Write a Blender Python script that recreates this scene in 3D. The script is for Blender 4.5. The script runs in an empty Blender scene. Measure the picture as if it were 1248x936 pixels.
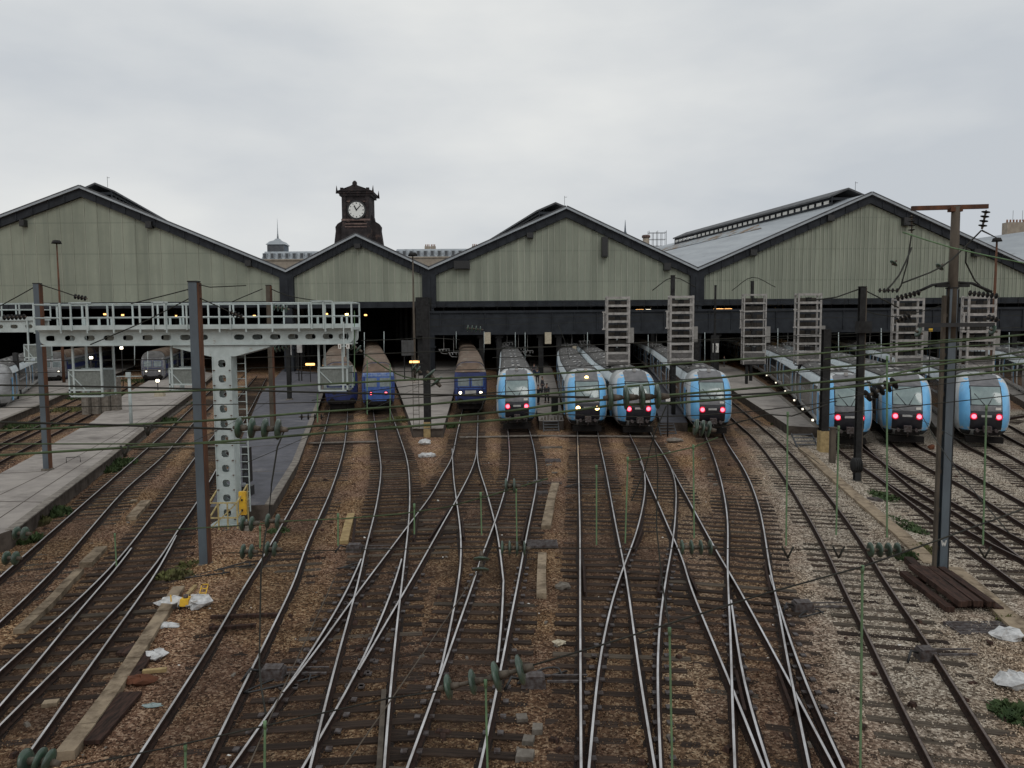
import bpy, math, random
import numpy as np
from mathutils import Vector, Matrix, noise
random.seed(7); rng = np.random.default_rng(7)
R = math.radians
scene = bpy.context.scene
# ------------------------------------------------------------ camera, world, sun, exposure
CH, FPX, PITCH, ROLL = 7.7, 930.0, math.atan(74/930.0), R(0.4)
CAMM = Matrix.Rotation(math.pi/2-PITCH, 3, 'X') @ Matrix.Rotation(-ROLL, 3, 'Z')
cd = bpy.data.cameras.new('camera'); cam = bpy.data.objects.new('camera', cd); scene.collection.objects.link(cam)
cam.matrix_world = Matrix.Translation((0, 0, CH)) @ CAMM.to_4x4()
cd.sensor_width = 36; cd.lens = FPX/1248*36; cd.clip_start = .1; cd.clip_end = 5000
scene.camera = cam
world = bpy.data.worlds.new('World'); scene.world = world; world.use_nodes = True
nt = world.node_tree; N = nt.nodes; L = nt.links
bg = N['Background']
tc = N.new('ShaderNodeTexCoord'); mp = N.new('ShaderNodeMapping'); mp.inputs['Scale'].default_value = (1.1, 1.1, 3.0)
mp.inputs['Location'].default_value = (.35, .2, .6)
nz = N.new('ShaderNodeTexNoise'); nz.inputs['Scale'].default_value = 1.5; nz.inputs['Detail'].default_value = 6; nz.inputs['Roughness'].default_value = .5
cr = N.new('ShaderNodeValToRGB'); cr.color_ramp.elements[0].position = .34; cr.color_ramp.elements[0].color = (.60, .64, .685, 1)
cr.color_ramp.elements[1].position = .66; cr.color_ramp.elements[1].color = (.89, .90, .885, 1)
sk = N.new('ShaderNodeTexSky'); sk.sky_type = 'NISHITA'; sk.sun_disc = False; sk.sun_elevation = R(48); sk.sun_rotation = R(160); sk.air_density = 1; sk.dust_density = 6
hs = N.new('ShaderNodeHueSaturation'); hs.inputs['Saturation'].default_value = .2; hs.inputs['Value'].default_value = .05
mx = N.new('ShaderNodeMix'); mx.data_type = 'RGBA'; mx.inputs['Factor'].default_value = .12
L.new(tc.outputs['Generated'], mp.inputs['Vector']); L.new(mp.outputs[0], nz.inputs['Vector']); L.new(nz.outputs['Fac'], cr.inputs['Fac'])
L.new(sk.outputs[0], hs.inputs['Color']); L.new(cr.outputs[0], mx.inputs['A']); L.new(hs.outputs[0], mx.inputs['B'])
L.new(mx.outputs['Result'], bg.inputs['Color']); bg.inputs['Strength'].default_value = 1.0
sd = bpy.data.lights.new('sun', 'SUN'); sd.energy = .55; sd.angle = R(25); sd.color = (1, .97, .93)
so = bpy.data.objects.new('sun', sd); scene.collection.objects.link(so); so.rotation_euler = (R(42), 0, R(20)); so.location = (0, 0, 60)
vs = scene.view_settings; vs.view_transform = 'Standard'; vs.look = 'None'; vs.exposure = 0; vs.gamma = 1; vs.use_curve_mapping = False
scene.cycles.use_denoising = True; scene.cycles.max_bounces = 6; scene.cycles.diffuse_bounces = 3; scene.cycles.use_fast_gi = False

# ------------------------------------------------------------ where a sight line meets a level plane or a distance
def ray(px, py): return CAMM @ Vector(((px-624)/FPX, -(py-468)/FPX, -1))
def G(px, py, z=0.0):
    r = ray(px, py); t = (z-CH)/r.z; return Vector((r.x*t, r.y*t, z))
def D(px, py, d):
    r = ray(px, py); t = d/r.y; return Vector((r.x*t, d, CH+r.z*t))

# ------------------------------------------------------------ materials
MATS = {}
def mat(name, c1, c2=None, scale=3.0, rough=.7, metal=0.0, bump=0.0, stretch=(1, 1, 1), detail=5, lo=.35, hi=.65, emit=None, es=0, spec=.5, rnd=0.0, c3=None, s3=1.0, lo3=.5, hi3=.7):
    m = bpy.data.materials.new(name); m.use_nodes = True; n = m.node_tree.nodes; l = m.node_tree.links; b = n['Principled BSDF']
    b.inputs['Roughness'].default_value = rough; b.inputs['Metallic'].default_value = metal; b.inputs['Specular IOR Level'].default_value = spec if rough < .6 else min(spec, .14)
    if emit: b.inputs['Emission Color'].default_value = (*emit, 1); b.inputs['Emission Strength'].default_value = es
    if c2 is None: c2 = tuple(v*.72 for v in c1)
    t = n.new('ShaderNodeTexCoord'); mp = n.new('ShaderNodeMapping'); mp.inputs['Scale'].default_value = stretch; l.new(t.outputs['Object'], mp.inputs['Vector'])
    z = n.new('ShaderNodeTexNoise'); z.inputs['Scale'].default_value = scale; z.inputs['Detail'].default_value = detail; z.inputs['Roughness'].default_value = .62
    l.new(mp.outputs[0], z.inputs['Vector'])
    r = n.new('ShaderNodeMapRange'); r.inputs['From Min'].default_value = lo; r.inputs['From Max'].default_value = hi; l.new(z.outputs['Fac'], r.inputs['Value'])
    x = n.new('ShaderNodeMix'); x.data_type = 'RGBA'; x.inputs['A'].default_value = (*c1, 1); x.inputs['B'].default_value = (*c2, 1); l.new(r.outputs[0], x.inputs['Factor'])
    out = x.outputs['Result']
    if c3:
        z3 = n.new('ShaderNodeTexNoise'); z3.inputs['Scale'].default_value = s3; z3.inputs['Detail'].default_value = 6; z3.inputs['Roughness'].default_value = .7; l.new(t.outputs['Object'], z3.inputs['Vector'])
        r3 = n.new('ShaderNodeMapRange'); r3.inputs['From Min'].default_value = lo3; r3.inputs['From Max'].default_value = hi3; l.new(z3.outputs['Fac'], r3.inputs['Value'])
        x3 = n.new('ShaderNodeMix'); x3.data_type = 'RGBA'; x3.inputs['B'].default_value = (*c3, 1); l.new(out, x3.inputs['A']); l.new(r3.outputs[0], x3.inputs['Factor']); out = x3.outputs['Result']
    if rnd:
        oi = n.new('ShaderNodeObjectInfo'); rr = n.new('ShaderNodeMapRange'); rr.inputs['To Min'].default_value = 1-rnd; rr.inputs['To Max'].default_value = 1+rnd; l.new(oi.outputs['Random'], rr.inputs['Value'])
        vm = n.new('ShaderNodeVectorMath'); vm.operation = 'SCALE'; l.new(out, vm.inputs[0]); l.new(rr.outputs[0], vm.inputs['Scale']); out = vm.outputs[0]
    l.new(out, b.inputs['Base Color'])
    if bump:
        bp = n.new('ShaderNodeBump'); bp.inputs['Strength'].default_value = bump; bp.inputs['Distance'].default_value = .02; l.new(z.outputs['Fac'], bp.inputs['Height']); l.new(bp.outputs[0], b.inputs['Normal'])
    MATS[name] = m; return m
def M(n): return MATS[n]
mat('steel_dull', (.16, .13, .11), (.08, .055, .045), 10, .5, .3)
mat('steel_top', (.66, .65, .65), (.36, .34, .33), 1.2, .3, .75, stretch=(1, 1, 1))
mat('rail_rust', (.04, .023, .017), (.018, .012, .010), 9, .85, 0)
mat('sleeper_wood', (.05, .034, .025), (.018, .013, .011), 3, .9, 0, .5, (1, 7, 1), rnd=.35, c3=(.08, .06, .045), s3=1.5, lo3=.56, hi3=.75)
mat('sleeper_pale', (.10, .082, .062), (.035, .027, .022), 3, .9, 0, .5, (1, 7, 1), rnd=.3)
mat('plate_iron', (.13, .12, .12), (.05, .035, .03), 8, .6, .3)
mat('asphalt_pale', (.34, .31, .28), (.26, .235, .215), 1.1, .9, 0, .2, c3=(.13, .115, .105), s3=.35, lo3=.5, hi3=.75)
mat('asphalt_dark', (.115, .115, .13), (.08, .08, .09), 1.1, .8, 0, .2, c3=(.2, .19, .19), s3=.5, lo3=.55, hi3=.8)
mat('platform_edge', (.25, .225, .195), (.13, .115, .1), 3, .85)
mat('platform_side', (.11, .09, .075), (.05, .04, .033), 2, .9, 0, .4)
mat('concrete_tan', (.29, .23, .16), (.18, .14, .10), 2.5, .9, 0, .4, rnd=.12, c3=(.10, .075, .05), s3=2.6, lo3=.48, hi3=.68)
mat('concrete_grey', (.2, .18, .155), (.1, .085, .07), 4, .9, 0, .3, rnd=.15)
mat('wall_streak', (.32, .34, .27), (.225, .245, .20), 1.0, .75, 0, 0, (.9, .9, .05), 8, .32, .68, c3=(.235, .255, .205), s3=.16, lo3=.42, hi3=.7)
mat('shed_steel', (.032, .036, .042), (.02, .022, .026), .8, .6, 0, .1)
mat('shed_steel_light', (.12, .125, .13), (.07, .07, .075), .8, .6)
mat('zinc_roof', (.36, .39, .41), (.26, .285, .31), .5, .5, .1, 0, (1, .12, 1), c3=(.12, .12, .12), s3=.3, lo3=.6, hi3=.8)
mat('old_glazing', (.24, .17, .12), (.15, .12, .09), .6, .7, 0, 0, (1, .2, 1), c3=(.3, .33, .35), s3=.3, lo3=.42, hi3=.52)
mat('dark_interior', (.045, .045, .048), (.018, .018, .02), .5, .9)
mat('tower_stone', (.045, .038, .038), (.022, .019, .02), 1.2, .85, 0, .3, c3=(.17, .11, .09), s3=.9, lo3=.56, hi3=.75)
mat('tower_trim', (.2, .14, .12), (.1, .07, .065), 2, .8)
mat('clock_white', (.78, .78, .74), (.7, .7, .67), 5, .5)
mat('black_paint', (.012, .012, .013), (.02, .02, .02), 5, .5)
mat('gantry_grey', (.50, .56, .55), (.36, .41, .40), 1.5, .55, 0, .05, c3=(.24, .14, .07), s3=2.2, lo3=.63, hi3=.76)
mat('cage_mesh', (.22, .235, .22), (.15, .165, .15), 10, .7, 0, .5)
mat('mast_blue_grey', (.10, .125, .145), (.07, .085, .1), 2, .5, .1, 0, (1, 1, .3))
mat('mast_rust', (.14, .065, .038), (.06, .036, .027), 3, .85, 0, .2, (1, 1, .3))
mat('mast_dark', (.032, .032, .032), (.016, .015, .015), 3, .7, 0, .1)
mat('hall_steel', (.10, .10, .10), (.06, .06, .06), .8, .8)
mat('mast_brown', (.115, .095, .075), (.06, .05, .04), 3, .8, 0, .2, (1, 1, .3))
mat('wire_green', (.085, .12, .06), (.035, .045, .025), 2, .7)
mat('wire_dark', (.02, .02, .018), (.035, .035, .028), 2, .7)
mat('rod_green', (.15, .25, .13), (.09, .14, .08), 3, .6)
mat('glass_green', (.045, .085, .055), (.03, .045, .035), 6, .32, 0, 0, spec=.6)
mat('cap_iron', (.15, .125, .10), (.06, .05, .04), 8, .6, .2)
mat('yellow_paint', (.75, .46, .03), (.55, .3, .03), 4, .55, c3=(.2, .12, .05), s3=6, lo3=.62, hi3=.7)
mat('cream_rail', (.5, .42, .2), (.3, .22, .1), 6, .7)
mat('band_white', (.78, .84, .86), (.60, .67, .70), 1.2, .4)
mat('train_white', (.56, .58, .58), (.38, .39, .39), 1.2, .4)
mat('train_side', (.33, .33, .33), (.2, .2, .2), 1.2, .45, stretch=(1, .3, 3))
mat('train_blue', (.18, .49, .80), (.14, .40, .70), 1.6, .3, c3=(.16, .33, .48), s3=1.3, lo3=.52, hi3=.8)
mat('train_window', (.022, .026, .03), (.04, .045, .05), .8, .2, 0, 0, spec=.7)
mat('train_roof', (.13, .125, .12), (.07, .068, .065), 1.5, .7, 0, 0, (1, .5, 1))
mat('roof_light', (.50, .49, .47), (.33, .32, .31), 2, .7)
mat('roof_dark', (.05, .05, .052), (.03, .03, .03), 2, .7)
mat('cab_grey', (.165, .16, .165), (.1, .1, .105), 2.5, .5)
mat('windscreen', (.24, .31, .30), (.14, .19, .19), 1.2, .12, 0, 0, spec=.8)
mat('mask_black', (.012, .012, .016), (.022, .022, .028), 3, .3)
mat('underframe', (.01, .009, .009), (.02, .017, .015), 3, .85)
mat('navy_paint', (.022, .034, .14), (.014, .022, .08), 1.5, .45)
mat('royal_paint', (.06, .14, .42), (.03, .07, .24), 1.5, .45, c3=(.2, .22, .27), s3=4, lo3=.6, hi3=.75)
mat('brown_roof', (.19, .135, .1), (.1, .072, .055), .8, .8, 0, .2, c3=(.3, .27, .22), s3=.7, lo3=.52, hi3=.66)
mat('navy_glass', (.2, .24, .24), (.12, .14, .14), 2, .2, spec=.7)
mat('red_lamp', (.8, .05, .08), emit=(1, .14, .2), es=3.2)
mat('white_dim', (.8, .8, .75), emit=(1, .9, .7), es=1.6)
mat('red_rim', (.35, .01, .03), emit=(.9, .01, .05), es=.45)
mat('amber_lamp', (1, .7, .3), emit=(1, .62, .22), es=9)
mat('white_lamp', (1, 1, .9), emit=(1, .88, .66), es=6)
mat('warm_lamp', (1, .6, .2), emit=(1, .5, .16), es=3.0)
mat('sign_white', (.75, .74, .7), (.6, .58, .54), 5, .6)
mat('sign_beige', (.5, .45, .34), (.38, .33, .25), 4, .7)
mat('facade', (.36, .31, .25), (.26, .22, .18), .8, .85)
mat('mansard', (.13, .16, .19), (.08, .095, .115), .6, .6)
mat('far_window', (.05, .055, .065), (.08, .085, .09), 1, .3)
mat('chimney_pot', (.3, .15, .09), (.2, .1, .07), 3, .9)
mat('bag_white', (.62, .62, .61), (.34, .34, .34), 6, .55, 0, .6, c3=(.2, .16, .12), s3=5, lo3=.55, hi3=.68)
mat('wood_dark', (.06, .033, .025), (.016, .011, .009), 3, .85, 0, .5, (6, 1, 1), rnd=.3)
mat('wood_tan', (.4, .3, .15), (.25, .18, .09), 4, .85)
mat('leaf_green', (.035, .06, .025), (.055, .08, .03), 3, .7)
mat('leaf_dry', (.13, .14, .05), (.07, .06, .03), 3, .8)
mat('leaf_red', (.14, .055, .03), (.07, .03, .018), 3, .8)
mat('cloth_black', (.015, .016, .02), (.03, .03, .035), 8, .9)
mat('cloth_grey', (.09, .09, .1), (.05, .05, .06), 8, .9)
mat('cloth_blue', (.05, .07, .12), (.03, .04, .07), 8, .9)
mat('skin', (.42, .26, .19), (.36, .21, .15), 8, .6)
mat('hair', (.03, .02, .015), (.015, .01, .01), 8, .7)
# ribbed wall with pale battens
def batten_mat(name, base, spacing, strength):
    m = M(base).copy(); m.name = name; MATS[name] = m; n = m.node_tree.nodes; l = m.node_tree.links; b = n['Principled BSDF']
    src = b.inputs['Base Color'].links[0].from_socket
    t = n.new('ShaderNodeTexCoord'); s = n.new('ShaderNodeSeparateXYZ'); l.new(t.outputs['Object'], s.inputs[0])
    d = n.new('ShaderNodeMath'); d.operation = 'DIVIDE'; d.inputs[1].default_value = spacing; l.new(s.outputs['X'], d.inputs[0])
    f = n.new('ShaderNodeMath'); f.operation = 'FRACT'; l.new(d.outputs[0], f.inputs[0])
    c = n.new('ShaderNodeMath'); c.operation = 'LESS_THAN'; c.inputs[1].default_value = .17; l.new(f.outputs[0], c.inputs[0])
    fl = n.new('ShaderNodeMath'); fl.operation = 'FLOOR'; l.new(d.outputs[0], fl.inputs[0])
    wn = n.new('ShaderNodeTexWhiteNoise'); wn.noise_dimensions = '1D'; l.new(fl.outputs[0], wn.inputs['W'])
    # seams between the sheets, every 2.6 m up
    dz = n.new('ShaderNodeMath'); dz.operation = 'DIVIDE'; dz.inputs[1].default_value = 4.7; l.new(s.outputs['Z'], dz.inputs[0])
    fz = n.new('ShaderNodeMath'); fz.operation = 'FRACT'; l.new(dz.outputs[0], fz.inputs[0])
    cz = n.new('ShaderNodeMath'); cz.operation = 'LESS_THAN'; cz.inputs[1].default_value = .045; l.new(fz.outputs[0], cz.inputs[0])
    mul = n.new('ShaderNodeMath'); mul.operation = 'MULTIPLY'; mul.inputs[1].default_value = strength; l.new(c.outputs[0], mul.inputs[0])
    mu2 = n.new('ShaderNodeMath'); mu2.operation = 'MULTIPLY'; wq = n.new('ShaderNodeMath'); wq.operation = 'MULTIPLY_ADD'; wq.inputs[1].default_value = .6; wq.inputs[2].default_value = .25; l.new(wn.outputs['Value'], wq.inputs[0]); l.new(mul.outputs[0], mu2.inputs[0]); l.new(wq.outputs[0], mu2.inputs[1])
    x = n.new('ShaderNodeMix'); x.data_type = 'RGBA'; x.inputs['B'].default_value = (.52, .52, .44, 1); l.new(src, x.inputs['A']); l.new(mu2.outputs[0], x.inputs['Factor'])
    ms = n.new('ShaderNodeMath'); ms.operation = 'MULTIPLY'; ms.inputs[1].default_value = .25; l.new(cz.outputs[0], ms.inputs[0])
    y = n.new('ShaderNodeMix'); y.data_type = 'RGBA'; y.inputs['B'].default_value = (.1, .12, .1, 1); l.new(x.outputs['Result'], y.inputs['A']); l.new(ms.outputs[0], y.inputs['Factor'])
    pr = n.new('ShaderNodeMath'); pr.operation = 'MULTIPLY_ADD'; pr.inputs[1].default_value = .22; pr.inputs[2].default_value = .89; l.new(wn.outputs['Value'], pr.inputs[0])
    vm = n.new('ShaderNodeVectorMath'); vm.operation = 'SCALE'; l.new(y.outputs['Result'], vm.inputs[0]); l.new(pr.outputs[0], vm.inputs['Scale'])
    l.new(vm.outputs[0], b.inputs['Base Color']); return m
batten_mat('wall_plain', 'wall_streak', 1.9, .18)
batten_mat('wall_batten', 'wall_streak', .93, 1.0)
batten_mat('wall_fine', 'wall_streak', .62, .75)
# ballast
def ballast(name, cell):
    m = bpy.data.materials.new(name); m.use_nodes = True; n = m.node_tree.nodes; l = m.node_tree.links; b = n['Principled BSDF']; b.inputs['Roughness'].default_value = .9; b.inputs['Specular IOR Level'].default_value = .1
    MATS[name] = m; g = n.new('ShaderNodeNewGeometry')
    v = n.new('ShaderNodeTexVoronoi'); v.inputs['Scale'].default_value = cell; l.new(g.outputs['Position'], v.inputs['Vector'])
    sp = n.new('ShaderNodeSeparateColor'); l.new(v.outputs['Color'], sp.inputs[0])
    def ramp(cols):
        r = n.new('ShaderNodeValToRGB'); e = r.color_ramp.elements
        for i, (p, c) in enumerate(cols):
            k = e[i] if i < 2 else e.new(p)
            k.position = p; k.color = (*c, 1)
        return r
    warm = ramp([(0, (.035, .02, .011)), (1, (.62, .45, .27)), (.35, (.165, .092, .047)), (.7, (.32, .188, .10))])
    red = ramp([(0, (.038, .021, .014)), (1, (.52, .37, .26)), (.35, (.16, .088, .056)), (.7, (.28, .165, .108))])
    pale = ramp([(0, (.07, .055, .04)), (1, (.74, .67, .56)), (.35, (.24, .20, .155)), (.7, (.44, .38, .31))])
    for r in (warm, red, pale): l.new(sp.outputs[0], r.inputs['Fac'])
    n1 = n.new('ShaderNodeTexNoise'); n1.inputs['Scale'].default_value = .22; n1.inputs['Detail'].default_value = 4; l.new(g.outputs['Position'], n1.inputs['Vector'])
    m1 = n.new('ShaderNodeMapRange'); m1.inputs['From Min'].default_value = .42; m1.inputs['From Max'].default_value = .58; l.new(n1.outputs['Fac'], m1.inputs['Value'])
    x1 = n.new('ShaderNodeMix'); x1.data_type = 'RGBA'; l.new(m1.outputs[0], x1.inputs['Factor']); l.new(warm.outputs[0], x1.inputs['A']); l.new(red.outputs[0], x1.inputs['B'])
    at = n.new('ShaderNodeAttribute'); at.attribute_name = 'pale'
    n2 = n.new('ShaderNodeTexNoise'); n2.inputs['Scale'].default_value = .6; n2.inputs['Detail'].default_value = 7; n2.inputs['Roughness'].default_value = .7; l.new(g.outputs['Position'], n2.inputs['Vector'])
    a2 = n.new('ShaderNodeMath'); a2.operation = 'MULTIPLY_ADD'; a2.inputs[1].default_value = 1.6; a2.inputs[2].default_value = -.8; l.new(n2.outputs['Fac'], a2.inputs[0])
    a3 = n.new('ShaderNodeMath'); a3.operation = 'ADD'; a3.use_clamp = True; l.new(a2.outputs[0], a3.inputs[0]); l.new(at.outputs['Fac'], a3.inputs[1])
    a4 = n.new('ShaderNodeMath'); a4.operation = 'MULTIPLY'; a4.use_clamp = True; l.new(a3.outputs[0], a4.inputs[0]); l.new(at.outputs['Fac'], a4.inputs[1])
    x2 = n.new('ShaderNodeMix'); x2.data_type = 'RGBA'; l.new(a4.outputs[0], x2.inputs['Factor']); l.new(x1.outputs['Result'], x2.inputs['A']); l.new(pale.outputs[0], x2.inputs['B'])
    ad = n.new('ShaderNodeAttribute'); ad.attribute_name = 'dirt'
    n3 = n.new('ShaderNodeTexNoise'); n3.inputs['Scale'].default_value = .9; n3.inputs['Detail'].default_value = 6; n3.inputs['Roughness'].default_value = .65; l.new(g.outputs['Position'], n3.inputs['Vector'])
    m3 = n.new('ShaderNodeMapRange'); m3.inputs['From Min'].default_value = .3; m3.inputs['From Max'].default_value = .6; m3.inputs['To Min'].default_value = .45; l.new(n3.outputs['Fac'], m3.inputs['Value'])
    m4 = n.new('ShaderNodeMath'); m4.operation = 'MULTIPLY'; l.new(m3.outputs[0], m4.inputs[0]); l.new(ad.outputs['Fac'], m4.inputs[1])
    x3 = n.new('ShaderNodeMix'); x3.data_type = 'RGBA'; x3.inputs['B'].default_value = (.034, .021, .014, 1); l.new(m4.outputs[0], x3.inputs['Factor']); l.new(x2.outputs['Result'], x3.inputs['A'])
    l.new(x3.outputs['Result'], b.inputs['Base Color'])
    bp = n.new('ShaderNodeBump'); bp.inputs['Strength'].default_value = 1; bp.inputs['Distance'].default_value = .05; bp.invert = True; l.new(v.outputs['Distance'], bp.inputs['Height']); l.new(bp.outputs[0], b.inputs['Normal'])
    return m
ballast('ballast', 19)
mat('oil_shade_gravel', (.022, .015, .012), (.008, .006, .005), 26, .7, 0, 1.0, detail=3, c3=(.05, .032, .022), s3=18, lo3=.55, hi3=.66)  # near-black gravel: oil stain and rail shade in one colour

# ------------------------------------------------------------ mesh helpers
COL = scene.collection
def wloc(o):
    v = Vector((0, 0, 0))
    while o: v += o.location; o = o.parent
    return v
def meta(o, label=None, cat=None, group=None, kind=None):
    if label: o['label'] = label
    if cat: o['category'] = cat
    if group: o['group'] = group
    if kind: o['kind'] = kind
    return o
def empty(name, loc, label, cat, group=None, rz=0):
    o = bpy.data.objects.new(name, None); COL.objects.link(o); o.location = loc; o.rotation_euler.z = rz; o.empty_display_size = .3
    return meta(o, label, cat, group)
class MB:
    def __init__(s): s.v = []; s.f = []; s.m = []; s.s = []
    def add(s, vs, fs, m=0, sm=False):
        b = len(s.v); s.v += [tuple(v) for v in vs]
        for f in fs: s.f.append(tuple(b+i for i in f)); s.m.append(m); s.s.append(sm)
        return s
    def box(s, x0, x1, y0, y1, z0, z1, m=0):
        return s.add([(x0, y0, z0), (x1, y0, z0), (x1, y1, z0), (x0, y1, z0), (x0, y0, z1), (x1, y0, z1), (x1, y1, z1), (x0, y1, z1)],
                     [(0, 3, 2, 1), (4, 5, 6, 7), (0, 1, 5, 4), (1, 2, 6, 5), (2, 3, 7, 6), (3, 0, 4, 7)], m)
    def cb(s, c, sx, sy, sz, m=0, rz=0, ch=0.0):
        h = [(-1, -1), (1, -1), (1, 1), (-1, 1)]; vs = []
        ca, sa = math.cos(rz), math.sin(rz)
        for zz in (0, 1):
            k = 1-ch*zz
            for a, b in h:
                x, y = a*sx/2*k, b*sy/2*k
                vs.append((c[0]+x*ca-y*sa, c[1]+x*sa+y*ca, c[2]+zz*sz))
        return s.add(vs, [(0, 3, 2, 1), (4, 5, 6, 7), (0, 1, 5, 4), (1, 2, 6, 5), (2, 3, 7, 6), (3, 0, 4, 7)], m)
    def beam(s, p, q, w, h, m=0, up=(0, 0, 1)):
        p, q = Vector(p), Vector(q); d = (q-p).normalized(); u = Vector(up)
        if abs(d.dot(u)) > .98: u = Vector((0, 1, 0))
        a = d.cross(u).normalized(); b = a.cross(d).normalized(); vs = []
        for c in (p, q):
            for i, j in ((-1, -1), (1, -1), (1, 1), (-1, 1)): vs.append(c+a*(i*w/2)+b*(j*h/2))
        return s.add(vs, [(0, 3, 2, 1), (4, 5, 6, 7), (0, 1, 5, 4), (1, 2, 6, 5), (2, 3, 7, 6), (3, 0, 4, 7)], m)
    def tube(s, pts, r, n=6, m=0, sm=True, rs=None):
        pts = [Vector(p) for p in pts]; vs = []; N_ = len(pts)
        for i, p in enumerate(pts):
            d = (pts[min(i+1, N_-1)]-pts[max(i-1, 0)]).normalized(); u = Vector((0, 0, 1)) if abs(d.z) < .9 else Vector((0, 1, 0))
            a = d.cross(u).normalized(); b = a.cross(d); rr = rs[i] if rs else r
            for k in range(n):
                t = 2*math.pi*k/n; vs.append(p+a*(rr*math.cos(t))+b*(rr*math.sin(t)))
        fs = [(i*n+k, i*n+(k+1) % n, (i+1)*n+(k+1) % n, (i+1)*n+k) for i in range(N_-1) for k in range(n)]
        s.add(vs, fs, m, sm); b0 = len(s.v)-len(vs)
        s.f.append(tuple(b0+k for k in reversed(range(n)))); s.m.append(m); s.s.append(False)
        s.f.append(tuple(b0+(N_-1)*n+k for k in range(n))); s.m.append(m); s.s.append(False)
        return s
    def prism(s, poly, z0, z1, mt=0, ms=None):
        ms = mt if ms is None else ms
        a = sum(poly[i][0]*poly[(i+1) % len(poly)][1]-poly[(i+1) % len(poly)][0]*poly[i][1] for i in range(len(poly)))
        if a < 0: poly = poly[::-1]
        n = len(poly); vs = [(p[0], p[1], z0) for p in poly]+[(p[0], p[1], z1) for p in poly]
        s.add(vs, [tuple(range(n, 2*n))], mt); b = len(s.v)-2*n
        s.f.append(tuple(b+i for i in reversed(range(n)))); s.m.append(ms); s.s.append(False)
        for i in range(n): s.f.append((b+i, b+(i+1) % n, b+n+(i+1) % n, b+n+i)); s.m.append(ms); s.s.append(False)
        return s
    def slab(s, poly, y0, y1, m=0):   # polygon in x,z pushed back in y
        n = len(poly); a = sum(poly[i][0]*poly[(i+1) % n][1]-poly[(i+1) % n][0]*poly[i][1] for i in range(n))
        if a < 0: poly = poly[::-1]
        vs = [(p[0], y0, p[1]) for p in poly]+[(p[0], y1, p[1]) for p in poly]
        fs = [tuple(range(n)), tuple(range(2*n-1, n-1, -1))]+[(i+n, (i+1) % n+n, (i+1) % n, i) for i in range(n)]
        return s.add(vs, fs, m)
    def loft(s, rings, m=0, sm=True, closed=True, cap0=False, cap1=False):
        n = len(rings[0]); vs = [p for r in rings for p in r]; fs = []
        for i in range(len(rings)-1):
            for k in range(n if closed else n-1): fs.append((i*n+k, i*n+(k+1) % n, (i+1)*n+(k+1) % n, (i+1)*n+k))
        if cap0: fs.append(tuple(reversed(range(n))))
        if cap1: fs.append(tuple(range((len(rings)-1)*n, len(rings)*n)))
        return s.add(vs, fs, m, sm)
    def build(s, name, mats, parent=None, loc=None, label=None, cat=None, group=None, kind=None):
        if isinstance(mats, str): mats = [mats]
        if parent is not None: base = wloc(parent)
        elif loc is not None: base = Vector(loc)
        else:
            a = np.array(s.v); base = Vector((a[:, 0].mean(), a[:, 1].mean(), a[:, 2].min()))
        me = bpy.data.meshes.new(name); me.from_pydata([(v[0]-base.x, v[1]-base.y, v[2]-base.z) for v in s.v], [], s.f)
        for q in mats: me.materials.append(M(q))
        me.polygons.foreach_set('material_index', s.m); me.polygons.foreach_set('use_smooth', s.s); me.update()
        o = bpy.data.objects.new(name, me); COL.objects.link(o)
        if parent is not None: o.parent = parent
        else: o.location = base
        return meta(o, label, cat, group, kind)
def copy_tree(o, parent=None):
    c = o.copy(); COL.objects.link(c)
    if parent is not None: c.parent = parent
    for ch in o.children: copy_tree(ch, c)
    return c
def crom(pts, step):
    pts = [Vector(p) for p in pts]
    if len(pts) == 2: P_ = [pts[0]*2-pts[1]]+pts+[pts[1]*2-pts[0]]
    else: P_ = [pts[0]*2-pts[1]]+pts+[pts[-1]*2-pts[-2]]
    out = []
    for i in range(1, len(P_)-2):
        a, b, c, d = P_[i-1:i+3]; n = max(1, int((c-b).length/step))
        # centripetal spacing keeps uneven points smooth
        ta = 0; tb = ta+max((b-a).length, 1e-3)**.5; tcx = tb+max((c-b).length, 1e-3)**.5; td = tcx+max((d-c).length, 1e-3)**.5
        for k in range(n):
            t = tb+(tcx-tb)*k/n
            A1 = a*((tb-t)/(tb-ta))+b*((t-ta)/(tb-ta)); A2 = b*((tcx-t)/(tcx-tb))+c*((t-tb)/(tcx-tb)); A3 = c*((td-t)/(td-tcx))+d*((t-tcx)/(td-tcx))
            B1 = A1*((tcx-t)/(tcx-ta))+A2*((t-ta)/(tcx-ta)); B2 = A2*((td-t)/(td-tb))+A3*((t-tb)/(td-tb))
            out.append(B1*((tcx-t)/(tcx-tb))+B2*((t-tb)/(tcx-tb)))
    out.append(P_[-2]); return out
def smooth_line(pts, it=3):
    p = [Vector(q) for q in pts]
    for _ in range(it): p = [p[0]]+[(p[i-1]+p[i]*2+p[i+1])/4 for i in range(1, len(p)-1)]+[p[-1]]
    return p
def even(pts, step):
    out = [pts[0]]; acc = 0
    for a, b in zip(pts, pts[1:]):
        l = (b-a).length; t = step-acc
        while t <= l: out.append(a+(b-a)*(t/l)); t += step
        acc = (acc+l) % step if l else acc
    return out
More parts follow.
